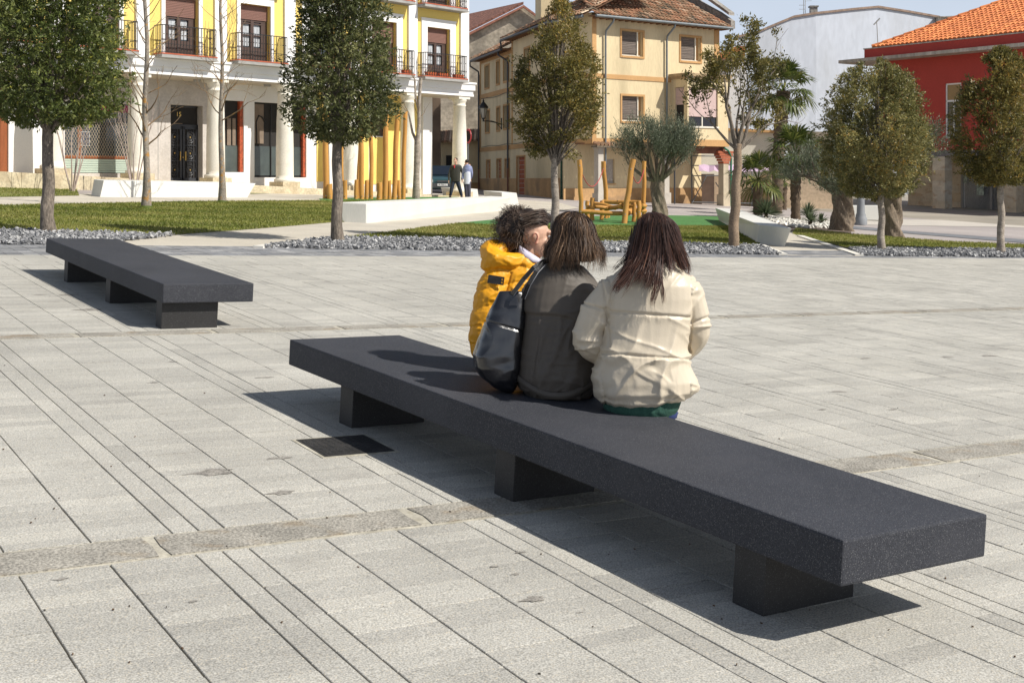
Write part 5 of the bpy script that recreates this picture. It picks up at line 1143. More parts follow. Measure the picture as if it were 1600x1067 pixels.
# sparse evergreen
rng = np.random.default_rng(8)
b = fpx(1145, 388); b = Vector((b.x, b.y, zfar(b.x, b.y))); e = empty('evergreen_tree', b, label='sparse half-bare evergreen tree with a wrapped brown trunk beside the slanting white bench', cat='tree', group='clipped evergreen trees along the square')
k = MB(); n_ = 60
k.tube([(.012*math.sin(j*.3)+j*.0018, 0, -.08+2.1*j/n_) for j in range(n_+1)], [(.105-.03*j/n_)*(1.35 if j < 1 else 1.12 if j < 3 else 1)+(.004 if j % 2 else -.003) for j in range(n_+1)], 12)
k.build('trunk', mat('wrapped_trunk', (.25, .18, .12), .9, .2, 3, .2, 30, .4, 40), e)
k = MB(); tips = []; nodes = []
for (d, L, r_) in (((.0, 0, 1), 1.0, .05), ((-.45, .2, .9), .95, .042), ((.5, -.1, .75), .9, .042), ((.85, .2, .45), .75, .034), ((-.8, -.2, .45), .8, .032), ((.1, .6, .7), .8, .034), ((-.1, -.6, .7), .8, .034), ((.35, .3, 1), 1.1, .04)):
    grow(k, Vector((.1, 0, 1.75+random.uniform(0, .3))), Vector(d).normalized(), L, r_, 3, tips, rng, .62, .35, .66, 2, .14, nodes)
k.build('branches', M['bark'], e)
cl = [(p, d) for p, d in tips]*2+[(p, d) for p, d, r_ in nodes if r_ < .022]
C = np.array([p for p, d in cl]); O = np.array([d for p, d in cl]); per = 19
kp = (np.abs(C[:, 0]-.05) < 1.0)&(C[:, 2] < 4.5)&(C[:, 2] > 1.5)&(pnoise(C, 31, 2.6) > -.6); C, O = C[kp], O[kp]
P = np.repeat(C, per, 0)+rng.normal(0, .05, (len(C)*per, 3)); D = np.repeat(O, per, 0)*.6+rng.normal(0, .65, (len(C)*per, 3))
leaves('crown', P, D, .075, .2, M['leafolive'], e, rng, np.repeat(np.clip(.45+.2*pnoise(C, 3, 2), 0, 1), per)+rng.normal(0, .17, len(P)))
# bare deciduous trees
def bare_tree(px, py, h, r, label, seed, Y=None, levels=9, fork=None, low=1.3):
    rng = np.random.default_rng(seed); b = fpx(px, py) if Y is None else at(px, Y); e = empty('bare_tree', b, label=label, cat='tree', group='young leafless trees on the lawn')
    trunk(e, h, r, r*.35, m=M['barklichen'], wob=.03, flare=1.5); k = MB(); tips = []
    for i in range(levels*3):
        z = low+(h-low)*((i+rng.uniform(0, 1))/(levels*3)); a = i*2.4+rng.uniform(-.4, .4)
        L = (.75-.35*z/h)*(h/4.5)*rng.uniform(.5, 1.15); grow(k, Vector((0, 0, z)), Vector((math.cos(a), math.sin(a)*.8, .65)).normalized(), L, .022*(1.3-z/h), 3 if i % 2 else 2, tips, rng, .45, .25, .62, 2, .12)
    k.build('branches', M['twig'], e); kk = MB()
    a_ = 0; kk.lathe([(r*1.9, 0), (r*1.7, .05), (r*1.2, .07)], n=10); kk.build('grass_tuft', M['grass'], e)
    return e
bare_tree(228, 326, 6.0, .088, 'leafless young tree with orange lichen left of the door numbered 15', 41)
bare_tree(346, 317, 6.6, .085, 'leafless young tree standing just right of the door numbered 15', 42, low=2.2)
# pollarded bare tree by the play logs
rng = np.random.default_rng(44); b = at(650, 50.5); e = empty('pollarded_tree', b, label='knobbly pollarded leafless tree beside the tallest play logs', cat='tree')
k = MB(); k.tube([(0, 0, -.1), (.02, 0, 1.0), (.04, 0, 1.7), (.05, 0, 2.3)], [.16, .12, .13, .11], 10, jit=.08); k.tube([(.05, 0, 2.2), (.12, 0, 2.9), (.12, 0, 3.8), (.2, .0, 4.75)], [.09, .075, .07, .06], 8, jit=.1); k.tube([(.05, 0, 2.2), (-.15, .1, 2.6), (-.3, .1, 3.4)], [.07, .05, .03], 7, jit=.1); k.tube([(.12, 0, 3.4), (-.02, 0, 4.0), (-.05, 0, 4.7)], [.05, .045, .04], 7, jit=.1)
k.build('trunk', M['barkpale'], e); k = MB(); tips = []
for p in ((.2, 0, 4.7), (-.05, 0, 4.7), (-.3, .1, 3.4), (.12, 0, 3.2)):
    for j in range(3): grow(k, Vector(p), Vector((rng.normal(0, .6), rng.normal(0, .5), .7)).normalized(), .45, .014, 1, tips, rng, .5, .3, .7, 2, .15)
k.build('branches', M['twig'], e)
# bare multi-stemmed shrubs by the hairdresser's window
for (px, Y, h, lb, sd) in ((113, 40.2, 2.4, 'leafless many-stemmed shrub in front of the lattice-shuttered shop window', 51), (210, 42.0, 2.7, 'leafless many-stemmed shrub between the shop window and an arcade column', 52)):
    rng = np.random.default_rng(sd); e = empty('bare_shrub', at(px, Y), label=lb, cat='shrub', group='leafless shrubs near the arcade'); k = MB(); tips = []
    for j in range(9):
        a = j*.7+rng.uniform(-.2, .2); p = Vector((.05*math.cos(a), .05*math.sin(a), 0)); q = p+Vector((.22*math.cos(a), .22*math.sin(a), h*rng.uniform(.3, .45))); k.tube([p, q], [.026, .02], 6)
        grow(k, q, Vector((.25*math.cos(a), .25*math.sin(a), 1)).normalized(), h*.4, .018, 1, tips, rng, .25, .2, .75, 2, .05)
    k.build('stems', mat('pale_stems', (.42, .34, .29), .9, .15, 5) if 'pale_stems' not in bpy.data.materials else bpy.data.materials['pale_stems'], e)
# gnarled olive trees
def olive(px, Y, h, r, label, seed, crown_r, crown_z, nl=6500, lean=(0, 0), limbs=None):
    rng = np.random.default_rng(seed); e = empty('olive_tree', at(px, Y), label=label, cat='tree', group='old gnarled olive trees')
    ns, nr = 34, 22; V = []; ph = rng.uniform(0, 6)
    for j in range(nr+1):
        t = j/nr; z = -.1+(h+.1)*t; rr = r*(1.0-.45*t+.3*t*t+(.18*(1-t)**5))
        for i in range(ns):
            a = 2*PI*i/ns; tw = a+t*2.2+ph; g_ = .17*math.sin(3*tw)+.10*math.sin(7*tw+t*5)+.07*mnoise.noise(Vector((math.cos(a)*3, math.sin(a)*3, z*3+ph)))*1.5-.12*max(0, math.sin(5*tw+2))**3
            q = rr*(1+g_); V.append((lean[0]*t+q*math.cos(a), lean[1]*t+q*math.sin(a)*.8, z))
    Fs = [(j*ns+i, j*ns+(i+1) % ns, (j+1)*ns+(i+1) % ns, (j+1)*ns+i) for j in range(nr) for i in range(ns)]
    k = MB(); k.add(V, Fs, sm=True); k.add([V[nr*ns+i] for i in range(ns)], [tuple(range(ns))]); k.build('trunk', M['olivebark'], e)
    k = MB(); tips = []; nodes = []; top = Vector((lean[0], lean[1], h-.12))
    for i in range(limbs or 7):
        a = 2*PI*i/(limbs or 7)+rng.uniform(-.3, .3); d = Vector((math.cos(a), math.sin(a), rng.uniform(.1, 2.4))).normalized()
        grow(k, top+Vector((math.cos(a), math.sin(a)*.8, 0))*r*.45, d, crown_r*rng.uniform(.4, .62), r*.30, 3, tips, rng, .6, .3, .62, 2, .16, nodes)
    k.build('branches', M['olivebark'], e)
    cl = [(p, d) for p, d in tips]+[(p, d) for p, d, r_ in nodes if r_ < r*.2]
    C = np.array([p for p, d in cl]); O = np.array([d for p, d in cl]); idx = rng.integers(0, len(C), nl//9); C, O = C[idx]+rng.normal(0, .13, (len(idx), 3)), O[idx]+np.array([0, 0, .35])
    P = np.repeat(C, 9, 0)+np.repeat(O, 9, 0)*np.tile(np.linspace(-.05, .22, 9), len(C))[:, None]; D = np.repeat(O, 9, 0)*.8+rng.normal(0, .55, P.shape)+np.array([0, 0, .2])
    leaves('crown', P, D, .085, .11, M['leafsilver'], e, rng, rng.normal(.45, .22, len(P))); return e
olive(1030, 43.0, 1.3, .25, 'old olive tree with twisted thick trunk behind the wooden climbing frame', 61, 1.95, 2.4, 30000, limbs=14, lean=(-.05, 0))
olive(1316, 37.3, 1.15, .34, 'old olive tree with very thick split trunk, left of the two by the stone bollard', 62, 1.7, 2, 20000, limbs=9)
olive(1392, 34.4, 1.15, .31, 'old olive tree with twisted trunk directly behind the bushy rounded evergreen', 63, 1.9, 2, 22000, limbs=10)
# fan palms
def frond(e, p, az, el, L, fr, m, rng, n=26, droop=.5):
    d = Vector((math.cos(az)*math.cos(el), math.sin(az)*math.cos(el), math.sin(el))); k = MB(); q = p+d*L
    q.z -= L*droop*.15; k.tube([p, p.lerp(q, .5)+Vector((0, 0, L*.05)), q], [.02, .015, .012], 4, t=.4, sm=False)
    d2 = (q-p).normalized(); side = d2.cross(Vector((0, 0, 1))).normalized(); up = side.cross(d2); dd = (d2-Vector((0, 0, droop*.4))).normalized()
    side = dd.cross(up).normalized(); nrm = side.cross(dd)
    for i in range(n):
        a = -1.95+3.9*i/(n-1); ray = dd*math.cos(a)+side*math.sin(a); ray = (ray+nrm*.18*(i % 2)).normalized(); pw = ray.cross(nrm).normalized(); ln = fr*rng.uniform(.85, 1.08)*(1-.12*abs(a)/1.95)
        w0 = .02*fr/.5; t = min(1, max(0, rng.normal(.5, .2))); V = [q, q+ray*ln*.6+pw*w0*1.3-Vector((0, 0, ln*.04)), q+ray*ln-Vector((0, 0, ln*(.12+droop*.3*rng.uniform(.5, 1.3)))), q+ray*ln*.6-pw*w0*1.3-Vector((0, 0, ln*.04))]
        k.add(V, [(0, 1, 2, 3)], 0, t)
    k.build('frond', m, e)
def palm(px, Y, h, r, nf, L, fr, label, seed, lean=0):
    rng = np.random.default_rng(seed); random.seed(seed); e = empty('fan_palm', at(px, Y), label=label, cat='palm tree', group='fan palms in the planting bed'); k = MB(); n = int(h/.09)
    k.tube([(lean*(j/n)**1.5, 0, -.1+(h+.1)*j/n) for j in range(n+1)], [r*(1+.14*(j % 2)+random.uniform(-.05, .05))*(.85+.15*j/n) for j in range(n+1)], 12, jit=.12); k.build('trunk', M['palmbark'], e)
    for i in range(nf):
        t = i/nf; frond(e, Vector((lean, 0, h)), i*2.4, R(82)-t*R(112)+rng.normal(0, .08), L*rng.uniform(.85, 1.1), fr*rng.uniform(.9, 1.1), M['palmgreen'], rng, droop=.25+t*.8)
palm(1213, 55, 5.2, .27, 26, .95, .85, 'tallest fan palm, its crown against the bluish-white wall', 71, lean=.3)
palm(1243, 44.8, 2.3, .18, 24, .7, .68, 'medium fan palm with a short dark trunk right of the tallest palm', 72)
palm(1184, 50, 1.35, .2, 20, .75, .68, 'low fan palm left of the tallest palm, its fans near the spiky bush', 73)
palm(1225, 62, 1.3, .15, 10, .55, .5, 'small palm half hidden behind the medium palm', 74)
def yucca(px, Y, rad, label, seed, nb=120):
    rng = np.random.default_rng(seed); e = empty('yucca', at(px, Y), label=label, cat='plant', group='spiky yuccas in the planting bed'); k = MB(); 
    for i in range(nb):
        a = rng.uniform(0, 6.28); el = rng.uniform(-.1, 1.45); L = rad*rng.uniform(.75, 1.1); d = Vector((math.cos(a)*math.cos(el), math.sin(a)*math.cos(el), math.sin(el))); s_ = d.cross(Vector((.1, .2, 1))).normalized()*.018; o_ = Vector((0, 0, rad*.35))+d*.05
        k.add([o_-s_, o_+s_, o_+d*L*.6+s_*.9-Vector((0, 0, .02)), o_+d*L-Vector((0, 0, .1*L)), o_+d*L*.6-s_*.9-Vector((0, 0, .02))], [(0, 1, 2, 3, 4)], 0, rng.uniform(0, 1))
    k.build('blades', M['yucca'], e); k = MB(); k.lathe([(.07, 0), (.06, rad*.4)], n=8); k.build('stem', M['palmbark'], e)
yucca(1197, 44, .62, 'large spiky yucca bush at the end of the slanting white bench', 81, 190)
yucca(1266, 39.8, .38, 'small spiky yucca in the pebbles right of the medium palm', 82, 110)
yucca(1262, 48, .5, 'yucca standing behind the medium palm, before the thick olive trunk', 83)
yucca(1283, 41.5, .3, 'tiny yucca in the pebbles left of the thick split olive trunk', 84, 80)
# pebbles in the bed
rng = np.random.default_rng(9); Pp = [fpx(1150, 338), fpx(1285, 346), fpx(1320, 358), fpx(1245, 356)]; x, y, area = scatter(Pp, 1500, rng); n = min(len(x), 900); x, y = x[:n], y[:n]; s = rng.uniform(.03, .09, n)
V = cube[None]*np.stack([s, s*.8, s*.5], 1)[:, None]*rng.uniform(.6, 1, (n, 8, 1)); V = np.einsum('nij,nkj->nki', rotmats(n, rng), V); V[:, :, 0] += x[:, None]; V[:, :, 1] += y[:, None]; V[:, :, 2] += (zf(x, y)+.02)[:, None]
o = np_mesh('white_pebbles', V.reshape(-1, 3), (np.arange(n)[:, None, None]*8+cf).reshape(-1, 4), M['kerb'], None); tag(o, 'white pebbles scattered over the planting bed under the palms', 'pebbles', kind='stuff')
# stone bollard / lamp foot and white block behind the olives
e = empty('stone_bollard', at(1345, 43.5), label='grey turned stone bollard between the two thick olive trunks', cat='bollard')
k = MB(); k.lathe([(.21, 0), (.21, .22), (.17, .27), (.17, .33), (.14, .4), (.125, .75), (.12, .95), (.10, 1.0)], n=20); k.build('shaft', mat('grey_painted_stone', (.22, .23, .24), .7, .1, 3), e)
e = empty('white_planter_block', at(1345, 50), label='low white concrete block behind the stone bollard', cat='bench', group='white concrete benches among the lawns')
k = MB(); k.box((0, 0, .28), (1.9, .8, .56)); k.build('concrete_block', M['whiteconc'], e, bevel=.015)
# round no-entry sign seen edge-on beside the corner column
e = empty('road_sign', at(731, 58.5), label='round red-rimmed road sign seen almost edge-on behind the corner column', cat='road sign')
k = MB(); k.tube([(0, 0, 0), (0, 0, 3.0)], .03, 8); k.build('pole', M['gutter'], e)
k = MB(); Mx = Matrix.Translation((0, -.05, 2.75)) @ Matrix.Rotation(R(-62), 4, 'Z') @ Matrix.Rotation(R(90), 4, 'X')
def disc(r, z0, z1): return [tuple(Mx @ Vector((r*math.cos(2*PI*i/28), r*math.sin(2*PI*i/28), z0))) for i in range(28)], [tuple(Mx @ Vector((r*math.cos(2*PI*i/28), r*math.sin(2*PI*i/28), z1))) for i in range(28)]
k.hull(*disc(.34, -.02, 0)); k.build('rim', mat('sign_red', (.55, .03, .03), .4, 0), e); k = MB(); k.hull(*disc(.25, 0, .006)); k.build('face', M['dark'], e)
# ================================================================ parked car behind the arcade corner
M['carpaint'] = mat('dark_green_paint', (.015, .055, .06), .3, .05, 2, coat=.6); M['tyre'] = mat('tyre_rubber', (.02, .02, .02), .9, .1, 5); M['chrome'] = mat('grey_plastic', (.06, .065, .07), .5, 0)
M['lamp'] = mat('headlight_lens', (.5, .52, .52), .15, 0); M['cglass'] = glass('windscreen_glass', (.05, .07, .10), .05)
cb_ = at(691.5, 63); cz = zfar(cb_.x, cb_.y)
car = empty('parked_car', (cb_.x, cb_.y, cz), rz=R(4), label='dark green hatchback parked nose towards us, left of the two standing men', cat='car')
def loft(k, rings, mi=0, sm=False):
    n = len(rings[0]); b = len(k.v)
    k.add([p for r_ in rings for p in r_], [(i*n+j, i*n+(j+1) % n, (i+1)*n+(j+1) % n, (i+1)*n+j) for i in range(len(rings)-1) for j in range(n)]+[tuple(range(n))[::-1], tuple((len(rings)-1)*n+i for i in range(n))], mi, 0, sm)
def cring(y, hw, z0, z1, tw): return [(-hw, y, z0), (-hw*.96, y, z0-.05), (hw*.96, y, z0-.05), (hw, y, z0), (hw, y, (z0+z1)/2), (hw*tw, y, z1), (-hw*tw, y, z1), (-hw, y, (z0+z1)/2)]
k = MB(); loft(k, [cring(0, .72, .42, .62, .93), cring(.06, .80, .30, .70, .92), cring(.4, .83, .25, .80, .90), cring(1.0, .84, .25, .90, .88), cring(2.4, .84, .25, .94, .88), cring(3.6, .82, .28, .95, .86), cring(3.85, .76, .35, .85, .9)]); k.build('body', M['carpaint'], car, bevel=.02)
k = MB(); loft(k, [[(-.72, .95, .88), (.72, .95, .88), (.72, .97, .90), (-.72, .97, .90)], [(-.62, 1.65, .9), (.62, 1.65, .9), (.60, 1.68, 1.38), (-.60, 1.68, 1.38)], [(-.64, 3.1, .9), (.64, 3.1, .9), (.60, 3.0, 1.40), (-.60, 3.0, 1.40)], [(-.66, 3.7, .92), (.66, 3.7, .92), (.62, 3.65, .96), (-.62, 3.65, .96)]]); k.build('cabin', M['carpaint'], car, bevel=.015)
k = MB(); k.add([(-.64, 1.0, .905), (.64, 1.0, .905), (.55, 1.62, 1.34), (-.55, 1.62, 1.34)], [(0, 1, 2, 3)]); k.v = [(x, y-.03, z+.012) for x, y, z in k.v]; k.build('windscreen', M['cglass'], car)
k = MB()
for s_ in (-1, 1): k.add([(s_*.69, 1.2, .93), (s_*.655, 3.3, .93), (s_*.625, 2.95, 1.33), (s_*.625, 1.75, 1.33)], [(0, 1, 2, 3)])
k.build('side_window', M['cglass'], car)
for s_ in (-1, 1):
    k = MB(); k.box((s_*.60, -.01, .60), (.26, .05, .14)); k.build('headlight', M['lamp'], car, bevel=.01)
    k = MB(); k.box((s_*.90, 1.25, .98), (.16, .12, .12)); k.build('wing_mirror', M['chrome'], car, bevel=.02)
    for y in (.72, 3.1):
        k = MB(); k.tube([(s_*.70, y, .29), (s_*.86, y, .29)], .29, 20); wh = k.build('wheel', M['tyre'], car); k = MB(); k.tube([(s_*.86, y, .29), (s_*.87, y, .29)], .17, 14); k.build('rim', M['slab'], wh)
k = MB(); k.box((0, -.02, .40), (1.5, .08, .18)); k.box((0, -.03, .60), (.55, .03, .09)); k.build('bumper', M['chrome'], car, bevel=.01)
k = MB(); k.box((0, -.075, .42), (.50, .01, .11)); npl = k.build('number_plate', M['paper'], car); text_mesh('M 7561 L', .10, M['tyre'], npl, Matrix.Translation((0, -.083, .42)) @ Matrix.Rotation(R(90), 4, 'X'))
k = MB(); k.tube([(-.4, 1.02, .93), (.1, 1.1, .99)], .01, 4); k.tube([(.1, 1.02, .93), (.5, 1.1, .99)], .01, 4); k.build('wiper', M['tyre'], car)
# ================================================================ people
M['skin'] = mat('skin', (.60, .36, .25), .5, .08, 12, .04, 60, .05, 200, spec=.4)
M['hairdark'] = mat('dark_brown_hair', (.02, .012, .008), .48, .1, 30, tint=[(0, (.020, .010, .008)), (.5, (.055, .026, .019)), (.85, (.10, .042, .026)), (1, (.19, .08, .04))], spec=.3)
M['hairbob'] = mat('highlighted_brown_hair', (.04, .02, .01), .5, .1, 30, tint=[(0, (.018, .011, .008)), (.5, (.062, .038, .025)), (.78, (.14, .085, .05)), (1, (.32, .19, .11))], spec=.25)
M['haircurl'] = mat('curly_brown_hair', (.04, .02, .01), .5, .1, 30, tint=[(0, (.025, .017, .013)), (.5, (.085, .057, .042)), (.85, (.17, .12, .085)), (1, (.26, .18, .13))], spec=.3)
M['beige'] = mat('cream_faux_leather', (.60, .52, .40), .38, .04, 3, .0, 60, .06, 120, spec=.45)
M['taupe'] = mat('dark_taupe_cotton', (.092, .077, .062), .62, .06, 5, .06, 300, .05, 300)
M['yjacket'] = mat('yellow_puffer_nylon', (.80, .36, .008), .5, .05, 4, bump=.06, bs=90)
M['greenrib'] = mat('dark_green_knit', (.025, .085, .06), .9, .05, 4)
M['jeans'] = mat('dark_blue_jeans', (.015, .03, .12), .85, .1, 12, .15, 200)
M['darktrous'] = mat('black_trousers', (.012, .012, .014), .8, .1, 8)
M['leather'] = mat('black_leather', (.008, .008, .010), .27, .2, 8, bump=.10, bs=26, spec=.8, coat=.4)
M['shoe'] = mat('dark_shoe', (.03, .028, .028), .5, .1, 8)
M['scarf'] = mat('pale_scarf', (.50, .47, .55), .85, .12, 14, stain=.7, stcol=(.22, .28, .50), sts=12, stp=.55)
M['earskin'] = mat('ear_skin', (.52, .22, .15), .5, .1, 30); M['lips'] = mat('lips', (.42, .12, .10), .4, 0); M['eyew'] = mat('eye_white', (.6, .58, .55), .2, 0); M['eyed'] = mat('eye_iris', (.03, .02, .015), .1, 0); M['brow'] = mat('eyebrow', (.05, .03, .02), .8, 0)
M['frame'] = mat('spectacle_frame', (.35, .25, .15), .3, .3, 90)
class BL(MB):
    def ell(s, c, r, M_=None, nu=20, nv=12):
        V = []
        for j in range(nv+1):
            th = PI*j/nv
            for i in range(nu):
                a = 2*PI*i/nu; p = Vector((c[0]+r[0]*math.sin(th)*math.cos(a), c[1]+r[1]*math.sin(th)*math.sin(a), c[2]-r[2]*math.cos(th))); V.append(M_ @ p if M_ is not None else p)
        s.add(V, [(j*nu+i, j*nu+(i+1) % nu, (j+1)*nu+(i+1) % nu, (j+1)*nu+i) for j in range(nv) for i in range(nu)], sm=True); return s
    def limb(s, pts, rad, n=16, sub=5):
        pts = [Vector(p) for p in pts]; P, Q = [], []
        m = len(pts)
        for i in range(m-1):
            p0, p1, p2, p3 = pts[max(i-1, 0)], pts[i], pts[i+1], pts[min(i+2, m-1)]
            for k in range(sub):
                t = k/sub; P.append(.5*((2*p1)+(p2-p0)*t+(2*p0-5*p1+4*p2-p3)*t*t+(3*p1-p0-3*p2+p3)*t**3)); tt = t*t*(3-2*t); Q.append(rad[i]*(1-tt)+rad[i+1]*tt)
        P.append(pts[-1]); Q.append(rad[-1]); s.tube(P, Q, n); s.ell(pts[0], (rad[0],)*3); s.ell(pts[-1], (rad[-1],)*3); return s
    def rings(s, R_, n=36):                   # R_: (cx, cy, cz, rx, ry[, yaw][, squareness])
        V = []
        for r_ in R_:
            cx, cy, cz, rx, ry = r_[:5]; yw = r_[5] if len(r_) > 5 else 0; q = r_[6] if len(r_) > 6 else 2.3
            for i in range(n):
                a = 2*PI*i/n; x = math.copysign(abs(math.cos(a))**(2/q), math.cos(a))*rx; y = math.copysign(abs(math.sin(a))**(2/q), math.sin(a))*ry
                V.append((cx+x*math.cos(yw)-y*math.sin(yw), cy+x*math.sin(yw)+y*math.cos(yw), cz))
        m = len(R_); s.add(V, [(j*n+i, j*n+(i+1) % n, (j+1)*n+(i+1) % n, (j+1)*n+i) for j in range(m-1) for i in range(n)]+[tuple(range(n))[::-1], tuple((m-1)*n+i for i in range(n))], sm=True); return s
    def blob(s, name, m, parent, vox=.006, smooth=6, disp=None, scale=1):
        me = bpy.data.meshes.new(name); me.from_pydata(s.v, [], s.f); bm = bmesh.new(); bm.from_mesh(me); bmesh.ops.remove_doubles(bm, verts=bm.verts, dist=1e-5); bmesh.ops.recalc_face_normals(bm, faces=bm.faces); bm.to_mesh(me); bm.free()
        o = bpy.data.objects.new(name, me); COL.objects.link(o)
        r_ = o.modifiers.new('r', 'REMESH'); r_.mode = 'VOXEL'; r_.voxel_size = vox; sm = o.modifiers.new('s', 'SMOOTH'); sm.factor = .5; sm.iterations = smooth
        dg = bpy.context.evaluated_depsgraph_get(); dg.update(); me2 = bpy.data.meshes.new_from_object(o.evaluated_get(dg)); bpy.data.objects.remove(o); bpy.data.meshes.remove(me)
        n = len(me2.vertices); co = np.empty(n*3, np.float32); me2.vertices.foreach_get('co', co); co = co.reshape(-1, 3).astype(float); no = np.empty(n*3, np.float32); me2.vertex_normals.foreach_get('vector', no); no = no.reshape(-1, 3)
        if disp is not None: co = co+no*disp(co, no)[:, None]; me2.vertices.foreach_set('co', co.astype(np.float32).ravel())
        me2.polygons.foreach_set('use_smooth', np.ones(len(me2.polygons), bool)); me2.name = name; me2.update()
        return link(name, me2, parent, m)
def ridge(P, seed, sc, stretch=(1, 1, 1), sharp=2.):
    """fold-like ridges 0..1"""
    Q = P*np.array(stretch); n = pnoise(Q, seed, sc)+.5*pnoise(Q, seed+1, sc*2.1); return np.clip(1-np.abs(n)*1.6, 0, 1)**sharp
def head_parts(k, H, ear=True):
    E = lambda c, r: k.ell(c, r, H)
    E((0, -.012, .03), (.074, .094, .086)); E((0, .022, -.02), (.061, .068, .084)); E((0, .036, -.066), (.047, .050, .042)); E((0, .076, -.094), (.019, .017, .016))
    E((0, .074, .034), (.052, .022, .020)); E((.034, .058, -.024), (.027, .026, .026)); E((-.034, .058, -.024), (.027, .026, .026)); E((0, .084, -.056), (.028, .016, .018))
    k.tube([H @ Vector(p) for p in ((0, .080, .028), (0, .100, .0), (0, .112, -.022))], [.010, .011, .012], 10); E((0, .110, -.026), (.014, .015, .011)); E((.012, .098, -.03), (.009, .011, .008)); E((-.012, .098, -.03), (.009, .011, .008))
    E((0, .098, -.051), (.021, .008, .005)); E((0, .096, -.061), (.019, .009, .006))
    if ear:
        for s_ in (-1, 1): E((s_*.074, -.002, .004), (.009, .018, .026)); E((s_*.072, .002, -.022), (.008, .012, .014)); E((s_*.080, -.008, .012), (.006, .014, .018))
def head_details(e, H):
    for s_ in (-1, 1):
        k = BL(); k.ell((s_*.031, .079, .012), (.0135, .010, .0085), H, 14, 10); o = k.build('eye', M['eyew'], e); k = BL(); k.ell((s_*.033, .088, .012), (.0055, .0035, .0058), H, 10, 8); k.build('iris', M['eyed'], o)
        k = BL(); k.tube([H @ Vector((s_*x, y, z)) for x, y, z in ((.012, .094, .030), (.030, .092, .036), (.050, .078, .032))], [.002, .0035, .0015], 6); k.build('eyebrow', M['brow'], e)
    for s_ in (-1, 1): k = BL(); k.tube([H @ Vector((s_*.0835, -.006+.013*math.cos(t), .004+.024*math.sin(t))) for t in [R(-60)+R(230)*j/10 for j in range(11)]], .0042, 6); k.ell((s_*.081, .0, -.024), (.005, .008, .009), H, 8, 6); k.ell((s_*.0815, .004, .0), (.004, .006, .012), H, 8, 6); k.build('ear', M['earskin'], e)
    k = BL(); k.ell((0, .1005, -.0515), (.021, .0075, .0045), H); k.ell((0, .0985, -.0605), (.019, .0082, .0055), H); k.build('lips', M['lips'], e)
def hand(k, wr, d, side, up, s=1.):
    """five-fingered relaxed hand: wrist wr, direction d, side towards the thumb"""
    d = d.normalized(); side = (side-d*side.dot(d)).normalized(); nrm = d.cross(side)
    if nrm.dot(up) < 0: nrm = -nrm
    B = Matrix((side, d, nrm)).transposed().to_4x4(); B.translation = wr
    k.ell((0, .045*s, 0), (.038*s, .048*s, .014*s), B)
    for i, (x, L) in enumerate(((.028, .066), (.010, .074), (-.009, .070), (-.027, .055))):
        pts = [B @ (Vector(p)*s) for p in ((x*.8, .06, 0), (x, .088, .002), (x*1.05, .088+L*.5, -.010), (x*1.05, .088+L*.85, -.030))]; k.limb(pts, [.0095*s, .009*s, .008*s, .0068*s], 10, 3)
    k.limb([B @ (Vector(p)*s) for p in ((.025, .02, 0), (.048, .045, -.006), (.056, .072, -.014))], [.012*s, .0105*s, .008*s], 10, 3)
